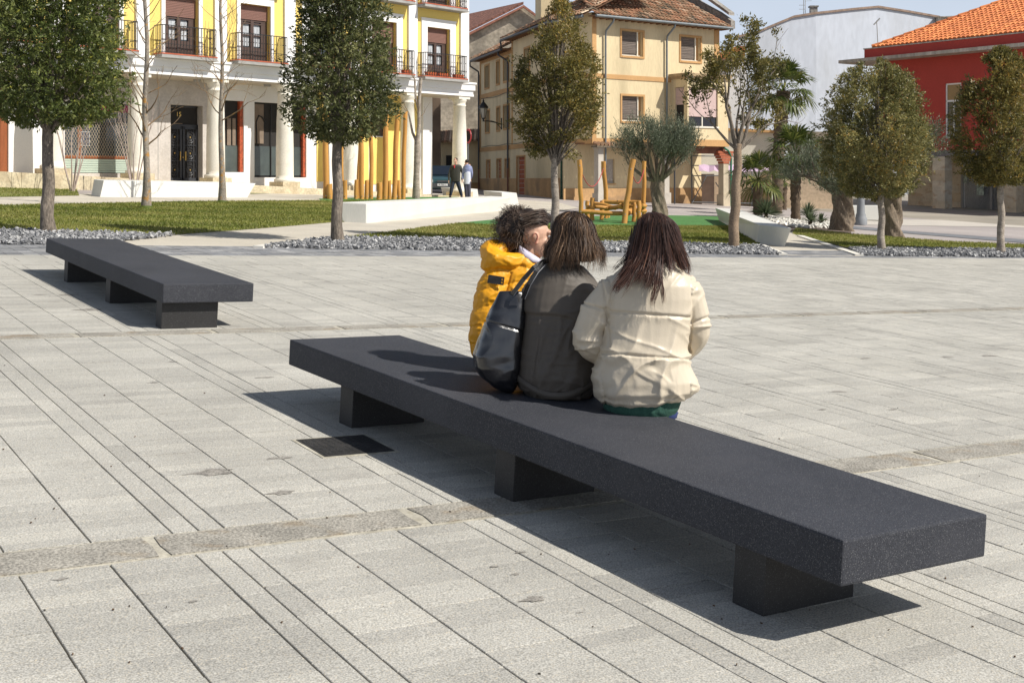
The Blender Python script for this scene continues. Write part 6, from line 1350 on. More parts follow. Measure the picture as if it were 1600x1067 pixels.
def strands(name, m, parent, guides, seed, w0=.0035, head=None, wave=.006):
    """guides: (polyline, count, spread at root, spread at tip, tint mean, curl radius, curls)"""
    rng = np.random.default_rng(seed); V, Fc, T = [], [], []; b = 0
    for (gp, cnt, s0, s1, tm, cr, cn) in guides:
        gp = np.array([tuple(p) for p in gp]); m_ = len(gp); ns = max(12, int(cn*7)) if cr else 11
        tt = np.linspace(0, m_-1, ns); i0 = np.clip(tt.astype(int), 0, m_-2); f = (tt-i0)[:, None]
        p0, p1, p2, p3 = gp[np.maximum(i0-1, 0)], gp[i0], gp[i0+1], gp[np.minimum(i0+2, m_-1)]
        base = .5*((2*p1)+(p2-p0)*f+(2*p0-5*p1+4*p2-p3)*f*f+(3*p1-p0-3*p2+p3)*f**3); u = np.linspace(0, 1, ns)[:, None]
        for _ in range(cnt):
            o0 = rng.normal(0, s0, 3); o1 = rng.normal(0, s1, 3)+o0*.5; P = base+o0*(1-u)+o1*u+rng.normal(0, .0012, 3)*np.sin(u*rng.uniform(4, 9)+rng.uniform(0, 6))*2
            if rng.uniform() < .6: P = P[:max(7, int(ns*rng.uniform(.62, .97)))]
            n = len(P); wf = (np.linspace(0, 1, n)**1.2)[:, None]*wave; P = P+wf*np.stack([pnoise(P, 61, 15), pnoise(P, 62, 15), .4*pnoise(P, 63, 15)], 1)
            n = len(P)
            Tn = np.gradient(P, axis=0); Tn /= np.linalg.norm(Tn, axis=1)[:, None]+1e-9
            if cr:
                a = Tn[0]; s_ = np.cross(a, rng.normal(size=3)); s_ /= np.linalg.norm(s_); c_ = np.cross(a, s_); ph = np.linspace(0, cn*6.28*rng.uniform(.7, 1.3), n)+rng.uniform(0, 6); rr = cr*rng.uniform(.5, 1.3)*np.clip(np.linspace(0, 3, n), 0, 1)
                P = P+(np.cos(ph)*rr)[:, None]*s_+(np.sin(ph)*rr)[:, None]*c_; Tn = np.gradient(P, axis=0); Tn /= np.linalg.norm(Tn, axis=1)[:, None]+1e-9
            out = P-(np.array(head) if head is not None else P.mean(0)-np.array([0, .1, 0])); S = np.cross(Tn, out+rng.normal(0, .05, 3)); S /= np.linalg.norm(S, axis=1)[:, None]+1e-9
            w_ = (w0*rng.uniform(.6, 1.3)*np.sqrt(np.clip(1.01-np.linspace(0, 1, n)**2, 0, 1)))[:, None]
            V.append(np.stack([P-S*w_, P+S*w_], 1).reshape(-1, 3)); Fc += [(b+2*i, b+2*i+1, b+2*i+3, b+2*i+2) for i in range(n-1)]; t = np.clip(rng.normal(tm, .2), 0, 1); T += list(np.clip(t+np.linspace(-.12, .12, n-1), 0, 1)); b += 2*n
    return np_mesh(name, np.concatenate(V), np.array(Fc), m, parent, np.array(T), True)
class Person:
    """local frame: origin on the ground or seat, axes parallel to the world; P() turns a pixel at depth Y0+dy into a local point"""
    def __init__(s, px, py, Y, label, z=None, name='person', group=None):
        s.Y = Y; s.o = Vector(((px-800)/F*Y, Y, hz(py, Y) if z is None else z)); s.e = empty(name, s.o, label=label, cat='person', group=group)
    def P(s, px, py, dy=0):
        Y = s.Y+dy; return Vector(((px-800)/F*Y, Y, hz(py, Y)))-s.o
    def ring(s, py, x0, x1, ry, dy=0, yaw=0, q=2.3):
        a, b = s.P(x0, py, dy), s.P(x1, py, dy); return ((a.x+b.x)/2, dy, a.z, abs(b.x-a.x)/2, ry, yaw, q)
def seat_z(X, Y): return znear(X, Y)+BH
def legs(pr, skin, tro, shoe_name, hips, d, dz0, tr_mat, sh_mat, r=.075):
    """thighs over the bench edge, shins down to the paving"""
    tk = BL(); sk = skin
    for i, hp in enumerate(hips):
        side = Vector((d.y, -d.x, 0))*(.03 if i else -.03)
        kn = hp+d*.43+side+Vector((0, 0, .02)); wx = pr.o+kn; gz_ = znear(wx.x, wx.y)-pr.o.z; an = Vector((kn.x, kn.y, gz_+.09))+d*.05
        tk.limb([hp, hp.lerp(kn, .5), kn, kn.lerp(an, .4), an+Vector((0, 0, .04))], [r*1.15, r, r*.8, r*.72, r*.6])
        sk.limb([hp, kn, an], [.05, .04, .03]); sk.ell(tuple(an+d*.05-Vector((0, 0, .045))), (.035, .035, .03))
        s_ = BL(); S_ = Matrix.Translation(an+d*.06-Vector((0, 0, .05))) @ Matrix.Rotation(math.atan2(d.y, d.x)-PI/2, 4, 'Z'); s_.ell((0, .02, 0), (.042, .125, .04), S_); s_.ell((0, -.05, .03), (.038, .045, .05), S_); s_.blob('shoe', sh_mat, pr.e, .008, 3)
    return tk
# ------------------------------------------------------------ woman in the cream jacket
A1 = Person(1003, 648, 6.30, 'seated woman with long dark hair and a cream quilted jacket, nearest on the bench'); A1.e['group'] = 'three women sitting on the front bench'
P = A1.P; RG = A1.ring
def d_beige(co, no):
    zp = CZ-0; px = 800+F*(co[:, 0]+A1.o.x)/(co[:, 1]+A1.o.y); py = YH-F*(co[:, 2]+A1.o.z-CZ)/(co[:, 1]+A1.o.y)
    d = np.zeros(len(co)); arm = (px < 947+8*np.sin(py*.03)) | (px > 1079)
    for y0, sl_, mask in ((491, .07, ~arm), (557, .075, ~arm), (502, .28, px < 947), (529, -.35, px > 1079), (437, .02, arm)):
        ln = py-(y0+sl_*(px-1010)); w_ = np.exp(-(ln/2.2)**2); puff = np.exp(-(ln/11)**2); d += np.where(mask, -.011*w_+.004*puff, 0)
    for y0, sl_, mask in ((491, .07, ~arm), (557, .075, ~arm), (502, .28, px < 947), (529, -.35, px > 1079)):
        ln = py-(y0+sl_*(px-1010)); d += np.where(mask, .005*np.exp(-((ln-5)/7)**2)*ridge(np.stack([px*.0035, 0*px, py*.0008], 1), 71, 60, sharp=1.5)*np.clip(.5+pnoise(np.stack([px*.003, 0*px, 0*px], 1), 72, 14), 0, 1), 0)
    # armhole seams
    for x0, y1_, y2_, cv in ((948, 440, 545, .12), (1081, 450, 548, -.06)):
        ln = px-(x0+cv*(py-490)); d += -.009*np.exp(-(ln/2.)**2)*((py > y1_) & (py < y2_))
    c = np.stack([px/318, np.zeros(len(px)), py/318], 1); a = .7; ca, sa = math.cos(a), math.sin(a); Q = np.stack([c[:, 0]*ca+c[:, 2]*sa, c[:, 1], (-c[:, 0]*sa+c[:, 2]*ca)*.35], 1)
    f = ridge(Q, 5, 13, sharp=1.6); low = np.clip((py-505)/60, .25, 1); f2 = ridge(np.stack([c[:, 0], 0*px, c[:, 2]*.3], 1), 8, 22, sharp=2)
    Q2 = np.stack([c[:, 0]*math.cos(-.9)+c[:, 2]*math.sin(-.9), c[:, 1], (-c[:, 0]*math.sin(-.9)+c[:, 2]*math.cos(-.9))*.3], 1)
    d += .017*f*low+.009*f2*.5*np.clip((py-560)/20, .15, 1)+.004*pnoise(c, 12, 9)+.007*ridge(Q2, 40, 16, sharp=2.4)*np.clip((py-480)/30, .1, 1)
    d += np.where(arm, .012*ridge(np.stack([c[:, 0]*.5, 0*px, c[:, 2]], 1), 17, 17), 0)
    d += -.006*np.clip((py-617)/6, 0, 1)*(no[:, 2] > -.6)
    return d
k = BL(); k.rings([RG(624, 945, 1064, .15, .0), RG(618, 933, 1078, .178), RG(608, 927, 1090, .195), RG(592, 926, 1090, .20), RG(572, 930, 1080, .20, .005), RG(550, 936, 1073, .19, .01), RG(520, 943, 1076, .175, .015), RG(490, 944, 1083, .165, .02), RG(465, 943, 1088, .158, .02), RG(445, 948, 1086, .148, .02), RG(430, 958, 1077, .128, .02), RG(418, 972, 1064, .105, .02), RG(408, 982, 1054, .09, .025), RG(398, 984, 1052, .085, .03)])
k.limb([P(962, 452, .0), P(936, 480, .0), P(921, 512, .0), P(922, 537, .02), P(944, 552, .12), P(985, 556, .26)], [.072, .075, .073, .072, .062, .045])
k.limb([P(1072, 452, .02), P(1082, 480, .02), P(1086, 508, .03), P(1084, 530, .07), P(1066, 545, .17), P(1035, 552, .30)], [.068, .068, .068, .066, .058, .045])
k.limb([P(986, 409, .0), P(1015, 417, -.065), P(1050, 411, -.03), P(1062, 405, .05)], [.02, .024, .024, .02])
k.blob('jacket', M['beige'], A1.e, .0055, 4, d_beige)
k = BL(); k.rings([RG(652, 958, 1046, .12), RG(646, 947, 1054, .155), RG(636, 943, 1060, .168), RG(624, 942, 1064, .17), RG(612, 944, 1064, .16)]); k.blob('knit_hem', M['greenrib'], A1.e, .006, 3, lambda c, n: .0016*np.sin(np.arctan2(c[:, 1], c[:, 0])*150))
H = Matrix.Translation(P(1020, 375, .05)) @ Matrix.Rotation(R(62), 4, 'Z') @ Matrix.Rotation(R(-8), 4, 'X')
dl = Vector((.05, 1, 0)).normalized()
sk = BL(); head_parts(sk, H); sk.limb([P(1022, 390, .04), P(1018, 412, .02), P(1015, 440, .02)], [.052, .055, .07]); sk.rings([RG(640, 960, 1050, .11), RG(560, 965, 1055, .10), RG(480, 960, 1070, .09), RG(440, 968, 1066, .08), RG(425, 985, 1050, .06)])
sk.limb([P(962, 455), P(924, 512), P(925, 537, .03), P(985, 556, .26), P(1000, 560, .30)], [.045, .04, .036, .026, .024]); sk.limb([P(1072, 455, .02), P(1086, 508, .03), P(1084, 530, .07), P(1035, 552, .30), P(1025, 556, .34)], [.045, .04, .036, .026, .024])
hand(sk, P(1000, 560, .30), Vector((.35, .8, -.35)), Vector((.5, -.2, .8)), Vector((0, 0, 1))); hand(sk, P(1025, 556, .34), Vector((-.35, .8, -.35)), Vector((-.5, -.2, .8)), Vector((0, 0, 1)))
hp = [P(985, 636, .05), P(1022, 640, .0)]; tk = legs(A1, sk, None, None, hp, dl, 0, M['jeans'], M['shoe'])
for s_ in tk.v[:0]: pass
tk.rings([RG(655, 962, 1050, .10, .0), RG(651, 950, 1058, .14, .01), RG(640, 948, 1058, .16, .01), RG(628, 950, 1056, .14)])
tk.blob('jeans', M['jeans'], A1.e, .008, 4, lambda c, n: .004*ridge(c, 3, 14)); sk.blob('body', M['skin'], A1.e, .005, 4)
head_details(A1.e, H)
k = BL()
for s_ in (-1, 1): k.tube([H @ Vector((s_*.031+.024*math.cos(t), .104, .010+.021*math.sin(t))) for t in [2*PI*j/16 for j in range(17)]], .0026, 6, cap=False); k.tube([H @ Vector(p) for p in ((s_*.056, .102, .016), (s_*.078, .07, .018), (s_*.080, .0, .014))], .0024, 6)
k.tube([H @ Vector(p) for p in ((-.008, .106, .014), (.008, .106, .014))], .0024, 6); k.build('spectacles', M['frame'], A1.e)
HC = P(1024, 377, .05)
k = BL(); k.ell(P(1028, 370, .01), (.100, .108, .106)); k.ell(P(1029, 390, .0), (.108, .090, .080)); k.limb([P(1010, 385, -.02), P(1000, 405, -.07), P(990, 420, -.10)], [.065, .05, .022]); k.limb([P(1045, 385, 0), P(1055, 405, .0), P(1066, 418, .03)], [.06, .045, .02]); k.limb([P(1020, 385, -.03), P(1018, 405, -.08), P(1019, 422, -.12)], [.075, .05, .015])
hb_ = k.blob('hair', M['hairdark'], A1.e, .008, 5, lambda c, n: .003*ridge(np.stack([c[:, 0], c[:, 1], c[:, 2]*.2], 1), 3, 40)); 
rg = np.random.default_rng(4); G = []
def crownstrands(Pf, cx, cy, rx, ry_top, bottom, n, yaw0, dyc, rad=.112, flare=.02, length=.0, tm=.35, gap=None, curl=(0, 0), part=0, lv=.12):
    C = Pf(cx, cy, dyc)
    for i in range(n):
        a = rg.uniform(0, 2*PI)
        if gap and abs((a-gap[0]+PI) % (2*PI)-PI) < gap[1]: continue
        rr = rad*rg.uniform(.98, 1.06); pts = []
        st = Vector((part, 0, 0))
        for j in range(6):
            th = R(8)+R(88)*j/5; pts.append(C+st*(1-j/5)+Vector((math.cos(a)*rr*math.sin(th), math.sin(a)*rr*math.sin(th), rr*1.02*math.cos(th)+.003)))
        e_ = pts[-1]; o_ = Vector((math.cos(a), math.sin(a), 0)); L = bottom*(1+rg.uniform(-1.3, .8)*lv+.06*math.cos(a*3+1))
        pts += [e_+o_*flare*.5-Vector((0, 0, L*.35)), e_+o_*flare*rg.uniform(.6, 1.2)-Vector((0, 0, L*.7)), e_+o_*flare*rg.uniform(.1, 1.1)-Vector((0, 0, L))]
        G.append((pts, 3, .003, .007, tm+.12*math.sin(a*5), curl[0], curl[1]))
crownstrands(P, 1028, 371, 0, 0, .085, 420, 0, .01, rad=.108, flare=.014, tm=.42, gap=(R(150), R(40)), part=-.03, lv=.2)
for (x0, y0, d0, x1, y1, d1, x2, y2, d2, x3, y3, d3_, c, sp0, sp1) in [
    (1005, 350, -.09, 995, 395, -.11, 984, 428, -.165, 960, 457, -.19, 55, .012, .016), (1010, 350, -.09, 1000, 400, -.12, 990, 426, -.17, 976, 446, -.19, 40, .014, .014),
    (1018, 348, -.1, 1010, 400, -.12, 1006, 425, -.17, 998, 440, -.18, 40, .014, .012), (1022, 348, -.1, 1020, 400, -.12, 1018, 430, -.17, 1013, 452, -.19, 40, .014, .009),
    (1030, 348, -.1, 1030, 400, -.115, 1026, 440, -.175, 1019, 476, -.20, 30, .012, .005), (1026, 348, -.1, 1030, 400, -.12, 1032, 440, -.175, 1037, 474, -.20, 12, .01, .004),
    (1045, 352, -.08, 1060, 385, -.05, 1068, 405, -.02, 1077, 428, .0, 60, .014, .010), (1040, 352, -.09, 1055, 390, -.09, 1062, 410, -.07, 1070, 424, -.06, 40, .014, .010),
    (995, 360, -.05, 985, 395, -.02, 978, 415, -.03, 970, 436, -.08, 40, .010, .012), (992, 380, -.04, 975, 405, -.05, 966, 412, -.08, 958, 420, -.09, 8, .008, .006), (1000, 350, -.07, 993, 395, -.1, 975, 430, -.15, 956, 458, -.185, 24, .01, .006),
    (1035, 348, -.1, 1042, 395, -.11, 1048, 415, -.12, 1052, 428, -.14, 40, .014, .012), (1000, 352, -.08, 990, 400, -.1, 985, 412, -.14, 976, 424, -.16, 50, .014, .012)]:
    G.append(([P(x0, y0, d0), P(x1, y1, d1), P(x2, y2, d2), P(x3, y3, d3_)], c, sp0, sp1, .40, 0, 0))
strands('hair_strands', M['hairdark'], hb_, [(g_[0], int(g_[1]*2.6), g_[2], g_[3]*.8, g_[4], .004 if len(g_[0]) == 4 else 0, .8) for g_ in G], 5, .0014, HC, .011)
# ------------------------------------------------------------ woman in the taupe coat
A2 = Person(868, 621, 6.60, 'seated woman in the middle with a brown bob haircut and a dark taupe coat'); A2.e['group'] = 'three women sitting on the front bench'
P = A2.P; RG = A2.ring
def d_taupe(co, no):
    px = 800+F*(co[:, 0]+A2.o.x)/(co[:, 1]+A2.o.y); py = YH-F*(co[:, 2]+A2.o.z-CZ)/(co[:, 1]+A2.o.y); back = no[:, 1] < .35
    edge = 484+(px-818)*.22+3*np.sin((px-800)*.06); st = 1/(1+np.exp((py-edge)/.8)); d = .013*st*back
    d += -.004*np.exp(-((px-(846-.16*(py-500)))/1.3)**2)*(py > 492)*back
    c = np.stack([px/309, 0*px, py/309], 1)
    d += .011*ridge(np.stack([c[:, 0]+c[:, 2]*.25, c[:, 1], c[:, 2]*.3], 1), 21, 14, sharp=1.8)*np.clip((py-480)/40, .15, 1)+.003*pnoise(c, 3, 8)+.004*ridge(np.stack([c[:, 0]*.4, c[:, 1], c[:, 2]], 1), 33, 20)
    a_ = np.exp(-(((px-835)*.7+(py-560)*1.0)/26)**2)*0; d += .003*ridge(c, 30, 24)*np.clip((py-560)/40, 0, 1)
    for y0, amp in ((590, 26), (601, 26)):
        ln = py-(y0+amp*(1-((px-868)/66)**2)); d += -.004*np.exp(-(ln/1.5)**2)*back
    return d
k = BL(); k.rings([RG(624, 838, 905, .12), RG(616, 822, 925, .165), RG(603, 809, 934, .19), RG(585, 806, 938, .20), RG(560, 808, 938, .20, .01), RG(530, 812, 937, .19, .02), RG(500, 816, 936, .178, .03), RG(470, 819, 936, .165, .04), RG(450, 824, 934, .152, .05), RG(436, 832, 926, .138, .055), RG(424, 842, 915, .118, .06), RG(415, 856, 902, .09, .07), RG(404, 866, 896, .07, .07)])
k.limb([P(847, 447, .04), P(829, 475, .06), P(820, 515, .08), P(822, 545, .10), P(850, 562, .26)], [.062, .058, .056, .054, .042]); k.limb([P(912, 449, .05), P(928, 478, .06), P(934, 515, .07), P(930, 545, .1), P(900, 560, .30)], [.062, .058, .056, .054, .042])
k.limb([P(868, 408, .03), P(882, 414, -.01), P(898, 409, .03)], [.02, .022, .02])
k.blob('coat', M['taupe'], A2.e, .0055, 4, d_taupe)
k = BL(); pts = [P(806+i*(132/16), 588+31*(1-((i-8)/8)**2)*1.0, -.205*math.sqrt(max(.02, 1-((i-8)/8.6)**2))) for i in range(17)]
V = []
for i, p in enumerate(pts): V += [p+Vector((0, 0, .018)), p+Vector((0, -.004, -.018)), p+Vector((0, .006, -.018)), p+Vector((0, .006, .018))]
k.add(V, [(4*i+a, 4*i+(a+1) % 4, 4*i+4+(a+1) % 4, 4*i+4+a) for i in range(16) for a in range(4)], sm=True); k.build('coat_belt', M['taupe'], A2.e)
H = Matrix.Translation(P(895, 370, .06)) @ Matrix.Rotation(R(-14), 4, 'Z') @ Matrix.Rotation(R(-10), 4, 'X')
sk = BL(); head_parts(sk, H); sk.limb([P(893, 385, .06), P(884, 410, .06), P(878, 440, .05)], [.052, .052, .07]); sk.rings([RG(610, 835, 915, .11), RG(540, 835, 915, .10), RG(470, 835, 920, .09), RG(440, 842, 915, .08), RG(425, 855, 905, .06)])
sk.limb([P(842, 445, .04), P(821, 515, .08), P(823, 545, .10), P(850, 562, .26), P(862, 566, .32)], [.04, .036, .032, .026, .024]); sk.limb([P(918, 445, .05), P(933, 515, .07), P(929, 545, .1), P(900, 560, .30), P(890, 564, .35)], [.04, .036, .032, .026, .024])
hand(sk, P(862, 566, .32), Vector((.35, .8, -.35)), Vector((.5, -.2, .8)), Vector((0, 0, 1))); hand(sk, P(890, 564, .35), Vector((-.3, .8, -.4)), Vector((-.5, -.2, .8)), Vector((0, 0, 1)))
tk = legs(A2, sk, None, None, [P(855, 608, .05), P(893, 612, .02)], Vector((.2, .98, 0)), 0, M['darktrous'], M['shoe']); tk.rings([RG(627, 845, 915, .10, .02), RG(621, 832, 930, .15, .02), RG(606, 830, 932, .15, .02)]); tk.blob('trousers', M['darktrous'], A2.e, .008, 4); sk.blob('body', M['skin'], A2.e, .005, 4); head_details(A2.e, H)
HC = P(897, 368, .04); k = BL(); k.ell(P(897, 367, .04), (.088, .098, .102)); k.rings([RG(408, 866, 928, .085, .03), RG(398, 864, 931, .108, .03), RG(385, 866, 929, .112, .03), RG(366, 871, 922, .098, .04)])
hb_ = k.blob('hair', M['hairbob'], A2.e, .008, 5, lambda c, n: .004*ridge(np.stack([c[:, 0], c[:, 1], c[:, 2]*.25], 1), 3, 36)); G = []; rg = np.random.default_rng(6)
crownstrands(P, 897.5, 368, 0, 0, .155, 620, 0, .04, rad=.106, flare=.060, tm=.50, gap=(R(80), R(40)), curl=(.010, 1.3), part=-.015, lv=.2)
strands('hair_strands', M['hairbob'], hb_, [(g_[0], 6, .004, .008)+tuple(g_[4:]) for g_ in G], 8, .0013, HC, .012)
# ------------------------------------------------------------ woman in the yellow puffer jacket
A3 = Person(790, 577, 7.25, 'seated woman in a yellow hooded puffer jacket with curly hair, face in profile'); A3.e['group'] = 'three women sitting on the front bench'
P = A3.P; RG = A3.ring
def d_yel(co, no):
    px = 800+F*(co[:, 0]+A3.o.x)/(co[:, 1]+A3.o.y); py = YH-F*(co[:, 2]+A3.o.z-CZ)/(co[:, 1]+A3.o.y); c = np.stack([px/277, 0*px, py/277], 1)
    ph = (py-422+(px-770)*.22)/27.; s_ = np.abs(np.sin(np.pi*ph)); d = np.where(py > 416, .011*s_**.5-.006, 0)+.004*np.exp(-(s_/.4)**2)*ridge(np.stack([px*.004, 0*px, py*.001], 1), 73, 60, sharp=1.5)*(py > 416)
    d += .006*ridge(np.stack([c[:, 0], c[:, 1], c[:, 2]], 1), 5, 20, sharp=1.5)+.003*pnoise(c, 7, 14)+.002*ridge(c, 15, 40)
    d += -.008*np.exp(-((px-(800-.25*(py-420)))/1.8)**2)*(py > 425)
    return d
k = BL(); k.rings([RG(584, 758, 840, .13), RG(574, 748, 852, .165), RG(555, 744, 856, .18), RG(530, 748, 856, .175), RG(500, 752, 856, .165), RG(470, 757, 854, .155), RG(445, 762, 850, .145), RG(425, 768, 845, .13), RG(412, 778, 838, .11), RG(402, 788, 832, .085)])
k.limb([P(782, 424, -.06), P(770, 450, -.09), P(762, 480, -.10), P(757, 512, -.10), P(757, 540, -.10), P(768, 562, -.08), P(800, 566, .08)], [.078, .082, .082, .08, .077, .07, .055]); k.limb([P(840, 430, .06), P(852, 470, .12), P(858, 520, .15), P(860, 550, .2)], [.07, .07, .065, .05])
k.limb([P(836, 405, .02), P(800, 408, -.10), P(774, 405, -.11), P(765, 392, -.02), P(790, 385, .10)], [.030, .045, .055, .055, .035]); k.limb([P(764, 412, -.09), P(776, 396, -.06), P(790, 388, 0)], [.05, .05, .035]); k.limb([P(812, 404, -.08), P(824, 412, -.09), P(838, 420, -.05)], [.026, .028, .02])
k.blob('jacket', M['yjacket'], A3.e, .0055, 3, d_yel)
H = Matrix.Translation(P(834.5, 371.5, -.0)) @ Matrix.Rotation(R(-82), 4, 'Z') @ Matrix.Rotation(R(-4), 4, 'X')
sk = BL(); head_parts(sk, H); sk.limb([P(828, 388, .0), P(818, 408, .0), P(812, 440, .0)], [.052, .052, .07]); sk.rings([RG(570, 770, 835, .11), RG(500, 772, 840, .10), RG(445, 780, 838, .08), RG(425, 795, 830, .06)])
sk.limb([P(782, 430, -.06), P(758, 512, -.10), P(760, 545, -.10), P(800, 566, .08), P(815, 566, .12)], [.04, .036, .034, .026, .024]); sk.limb([P(838, 435, .06), P(857, 520, .15), P(860, 550, .2), P(862, 556, .26)], [.04, .036, .03, .024])
hand(sk, P(815, 566, .12), Vector((.8, .5, -.2)), Vector((-.2, .5, .8)), Vector((0, 0, 1))); hand(sk, P(862, 556, .26), Vector((.7, .6, -.3)), Vector((-.2, -.5, .8)), Vector((0, 0, 1)))
tk = legs(A3, sk, None, None, [P(785, 566, .06), P(822, 570, .0)], Vector((.5, .86, 0)), 0, M['darktrous'], M['shoe']); tk.rings([RG(586, 765, 835, .10, .02), RG(578, 758, 840, .14, .02), RG(565, 758, 840, .14, .02)]); tk.blob('trousers', M['darktrous'], A3.e, .008, 4); sk.blob('body', M['skin'], A3.e, .0042, 3); head_details(A3.e, H)
k = BL(); up_ = [P(808, 380, .0), P(812, 383.5, -.055), P(822, 390, -.078), P(834, 398, -.074), P(845, 405, -.035), P(851, 407, .04)]; lw_ = [P(808, 392, .0), P(812, 396, -.085), P(821, 404, -.108), P(833, 410, -.104), P(847, 412, -.05), P(853, 412, .04)]; V = []
for a_, b_ in zip(up_, lw_): V += [a_, a_.lerp(b_, .5)+Vector((0, -.008, 0)), b_, b_+Vector((-.004, .010, 0)), a_+Vector((-.004, .010, 0))]
k.add(V, [(5*i+a, 5*i+(a+1) % 5, 5*i+5+(a+1) % 5, 5*i+5+a) for i in range(5) for a in range(5)], sm=True); k.build('scarf', M['scarf'], A3.e)
Bm = Matrix.Translation(P(775, 437.5, -.178)) @ Matrix.Rotation(R(-14), 4, 'Z') @ Matrix.Rotation(R(8), 4, 'Y'); k = MB(); k.box((0, 0, 0), (.092, .008, .046)); k.v = [tuple(Bm @ Vector(p)) for p in k.v]; pt = k.build('arm_patch', M['leather'], A3.e, bevel=.002)
k = MB()
for z_ in (-.009, .008): k.box((.036, -.0055, z_), (.007, .002, .009))
k.v = [tuple(Bm @ Vector(p)) for p in k.v]; k.build('patch_mark', M['yjacket'], pt)
HC = P(815, 362, .03); k = BL(); k.ell(P(806, 358, .03), (.105, .11, .115)); k.ell(P(823, 346, .03), (.078, .088, .070)); k.ell(P(801, 378, .03), (.082, .10, .065)); k.limb([P(838, 345, -.03), P(850, 340, -.0), P(856, 345, .03)], [.038, .032, .02])
hb_ = k.blob('hair', M['haircurl'], A3.e, .008, 4, lambda c, n: .007*pnoise(c, 4, 40)); G = []; rg = np.random.default_rng(9)
for i in range(520):
    a = rg.uniform(0, 2*PI); el = rg.uniform(-.9, 1.45); c = P(806, 357, .03); d = Vector((math.cos(a)*math.cos(el), math.sin(a)*math.cos(el), math.sin(el)))
    if d.x > .55 and el < .6: continue
    p = c+Vector((d.x*.085, d.y*.09, d.z*.095)); q = c+Vector((d.x*.140, d.y*.14, d.z*.140))-Vector((0, 0, rg.uniform(0, .035))); r_ = q+Vector((rg.normal(0, .015), rg.normal(0, .015), -rg.uniform(.01, .055)))
    if A3.o.x+r_.x > 27/F*A3.Y and r_.z < P(0, 357).z and r_.y < .08: continue
    G.append(([p, q, r_], 2, .006, .010, .45, .0055, rg.uniform(1.5, 3)))
for i in range(150):                       # hair combed back over the temple
    y_ = rg.uniform(332, 353); z0_ = rg.uniform(-.095, -.06)
    G.append(([P(857-abs(y_-345)*.28, y_-1, z0_+.075), P(846, y_-4, z0_+.012), P(832, y_-1+rg.uniform(-2, 2), z0_-.012), P(816, y_+4, z0_-.02)], 2, .004, .007, .40, .0015, 1.0))
strands('hair_strands', M['haircurl'], hb_, G, 12, .0014, HC)
# ------------------------------------------------------------ black leather shoulder bag
b0 = Person(783, 606, 6.58, 'glossy black leather shoulder bag standing on the bench against the taupe coat', name='shoulder_bag'); b0.e['category'] = 'bag'
P = b0.P; RG = b0.ring; QB = 3.2
def d_bag(co, no):
    px = 800+F*(co[:, 0]+b0.o.x)/(co[:, 1]+b0.o.y); py = YH-F*(co[:, 2]+b0.o.z-CZ)/(co[:, 1]+b0.o.y); c = np.stack([px/305, 0*px, py/305], 1)
    d = .006*ridge(c, 14, 9, sharp=1.3)+.003*pnoise(c, 6, 26)
    ln = py-(503+(px-765)*.28); d += -.008*np.exp(-(ln/1.6)**2)
    return d
k = BL(); k.rings([RG(610, 786, 801, .05, 0, .2, QB), RG(603, 770, 806, .085, 0, .2, QB), RG(590, 754, 810, .105, 0, .2, QB), RG(572, 743, 812, .115, 0, .2, QB), RG(553, 740, 814, .112, 0, .2, QB), RG(530, 747, 816, .10, 0, .2, QB), RG(505, 758, 818, .078, 0, .2, QB), RG(480, 770, 819, .05, 0, .2, QB), RG(464, 777, 820, .028, 0, .2, QB), RG(456, 781, 818, .018, 0, .2, QB)])
k.blob('bag_body', M['leather'], b0.e, .005, 3, d_bag)
M['piping'] = mat('grey_piping', (.35, .35, .36), .5, 0)
for (pp, nm) in (([(817, 466, -.06), (826, 444, -.10), (838, 424, -.10), (850, 411, -.03), (862, 406, .08)], 0), ([(800, 460, -.03), (818, 436, -.05), (834, 418, -.06), (848, 409, .0), (858, 406, .10)], 1)):
    k = MB(); pts = [P(*q) for q in pp]; V = []
    for i, p in enumerate(pts): T_ = (pts[min(i+1, 4)]-pts[max(i-1, 0)]).normalized(); s_ = T_.cross(Vector((.2, -1, .2))).normalized(); n_ = s_.cross(T_); V += [p+s_*.011+n_*.003, p-s_*.011+n_*.003, p-s_*.011-n_*.003, p+s_*.011-n_*.003]
    k.add(V, [(4*i+a, 4*i+(a+1) % 4, 4*i+4+(a+1) % 4, 4*i+4+a) for i in range(4) for a in range(4)]); st_ = k.build('strap', M['leather'], b0.e); k = MB()
    k.tube([V[4*i]+Vector((0, -.002, 0)) for i in range(5)], .0015, 5); k.build('strap_edge', M['piping'], st_)
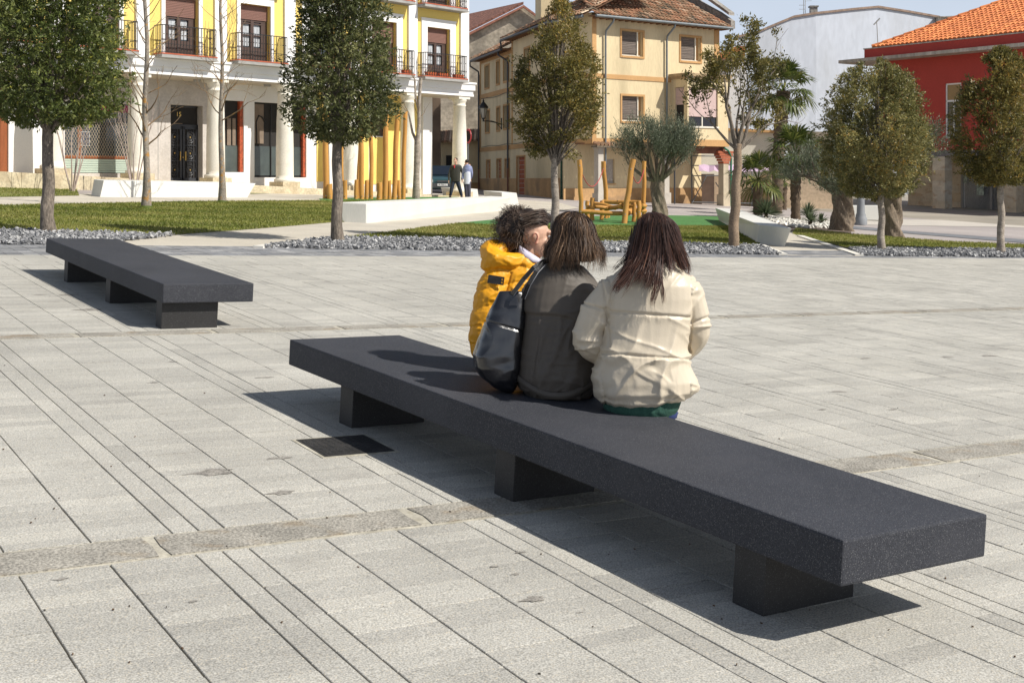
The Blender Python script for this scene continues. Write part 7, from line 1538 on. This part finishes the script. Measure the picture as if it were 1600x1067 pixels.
# ------------------------------------------------------------ the two men behind
def man(px, Yd, lab, legs_px, torso, head, arms, jm, tm, hairm, face, low=None):
    g_ = at(px, Yd); A = Person(px, 308, Yd, lab, z=g_.z, group='men standing behind the long white bench'); P = A.P; RG = A.ring
    k = BL(); [k.limb([P(*p) for p in L], rr, 12, 3) for L, rr in legs_px]; k.blob('trousers', tm, A.e, .014, 2)
    k = BL(); k.rings([RG(*t) for t in torso]); [k.limb([P(*p) for p in L], rr, 12, 3) for L, rr in arms]; k.blob('jacket', jm, A.e, .014, 2, lambda c, n: .006*ridge(c, 4, 9))
    if low: k = BL(); k.rings([RG(*t) for t in low[0]], 24); k.blob('lower_jacket', low[1], A.e, .014, 2)
    Hm = Matrix.Translation(P(*head)) @ Matrix.Rotation(face, 4, 'Z'); k = BL(); head_parts(k, Hm); k.limb([Hm @ Vector((0, -.02, -.06)), Hm @ Vector((0, -.03, -.18))], [.055, .06], 12, 3)
    k.rings([RG(torso[0][0]-1, px-6, px+6, .09), RG(torso[-1][0], px-5, px+5, .08)])
    for L, rr in arms: e_, w_ = P(*L[-1]), (P(*L[-1])-P(*L[-2])).normalized(); k.limb([P(*L[0]), P(*L[1]), e_], [.045, .04, .03], 10, 3); hand(k, e_+w_*.02, w_, Vector((0, .8, 0)), Vector((-1, 0, 0)), 1.1)
    for L, rr in legs_px: k.limb([P(*p) for p in L], [.06]*len(L), 10, 3)
    k.blob('body', M['skin'], A.e, .0085, 2); head_details(A.e, Hm)
    k = BL(); k.ell((0, -.025, .045), (.080, .09, .082), Hm); k.blob('hair', hairm, A.e, .008, 3, lambda c, n: .004*pnoise(c, 3, 40))
    for L, rr in legs_px: s_ = BL(); q = P(*L[-1]); q.z = max(.04, q.z*0+.045); s_.ell(tuple(q+Vector((0, -.06, 0))), (.05, .14, .05)); s_.blob('shoe', M['shoe'], A.e, .012, 2)
    return A
M['khaki'] = mat('dark_khaki_jacket', (.038, .038, .028), .8, .1, 5); M['navy'] = mat('dark_jeans_navy', (.018, .026, .045), .8, .15, 8); M['blueg'] = mat('blue_grey_jacket', (.22, .25, .40), .7, .1, 5); M['whitej'] = mat('white_jacket_panel', (.62, .65, .72), .7, .05, 5); M['greytr'] = mat('grey_trousers', (.06, .06, .085), .8, .1, 5)
m1 = man(711, 54.6, 'man in a dark khaki jacket and navy jeans striding beside the corner column', [([(709, 281), (706, 294, -.05), (703.5, 306.5, -.1)], [.105, .085, .06]), ([(714, 281), (718, 294, .05), (721.5, 306.5, .1)], [.105, .085, .06])],
    [(284, 704.5, 719, .12), (276, 704, 719, .14), (266, 704.5, 719.5, .14), (260, 705, 720.5, .13), (257.5, 708, 718, .09)], (711.8, 251.2, 0), [([(706, 261), (702.5, 271, -.03), (701.5, 281, -.08)], [.065, .055, .04]), ([(719, 261), (723, 271, .0), (722, 280, .12)], [.065, .055, .045])], M['khaki'], M['navy'], M['hairdark'], R(150))
k = BL(); k.limb([m1.P(710, 259.5, -.11), m1.P(710, 262.5, -.14)], [.035, .02], 8, 2); k.build('red_shirt', mat('red_shirt', (.45, .02, .03), .7, 0), m1.e)
man(730, 54.0, 'man in a two-tone blue and white hooded jacket seen from behind, beside the corner column', [([(728, 286), (728.5, 296), (729, 307)], [.11, .09, .07]), ([(732, 286), (732.5, 296), (733, 307)], [.11, .09, .07])],
    [(272, 724.5, 735, .13), (264, 724, 736.5, .14), (259.5, 725.5, 735.5, .12), (257, 728, 733, .09)], (729, 254.0, 0), [([(725.5, 262), (723.5, 271), (723, 279, -.06)], [.06, .055, .045]), ([(735.5, 262), (737, 271), (736, 278, .1)], [.06, .055, .045])], M['blueg'], M['greytr'], M['hairdark'], R(30),
    ([(288, 724.8, 735, .13), (280, 724.5, 735.5, .14), (270, 724.8, 735.5, .142), (267, 725, 735.3, .13)], M['whitej']))
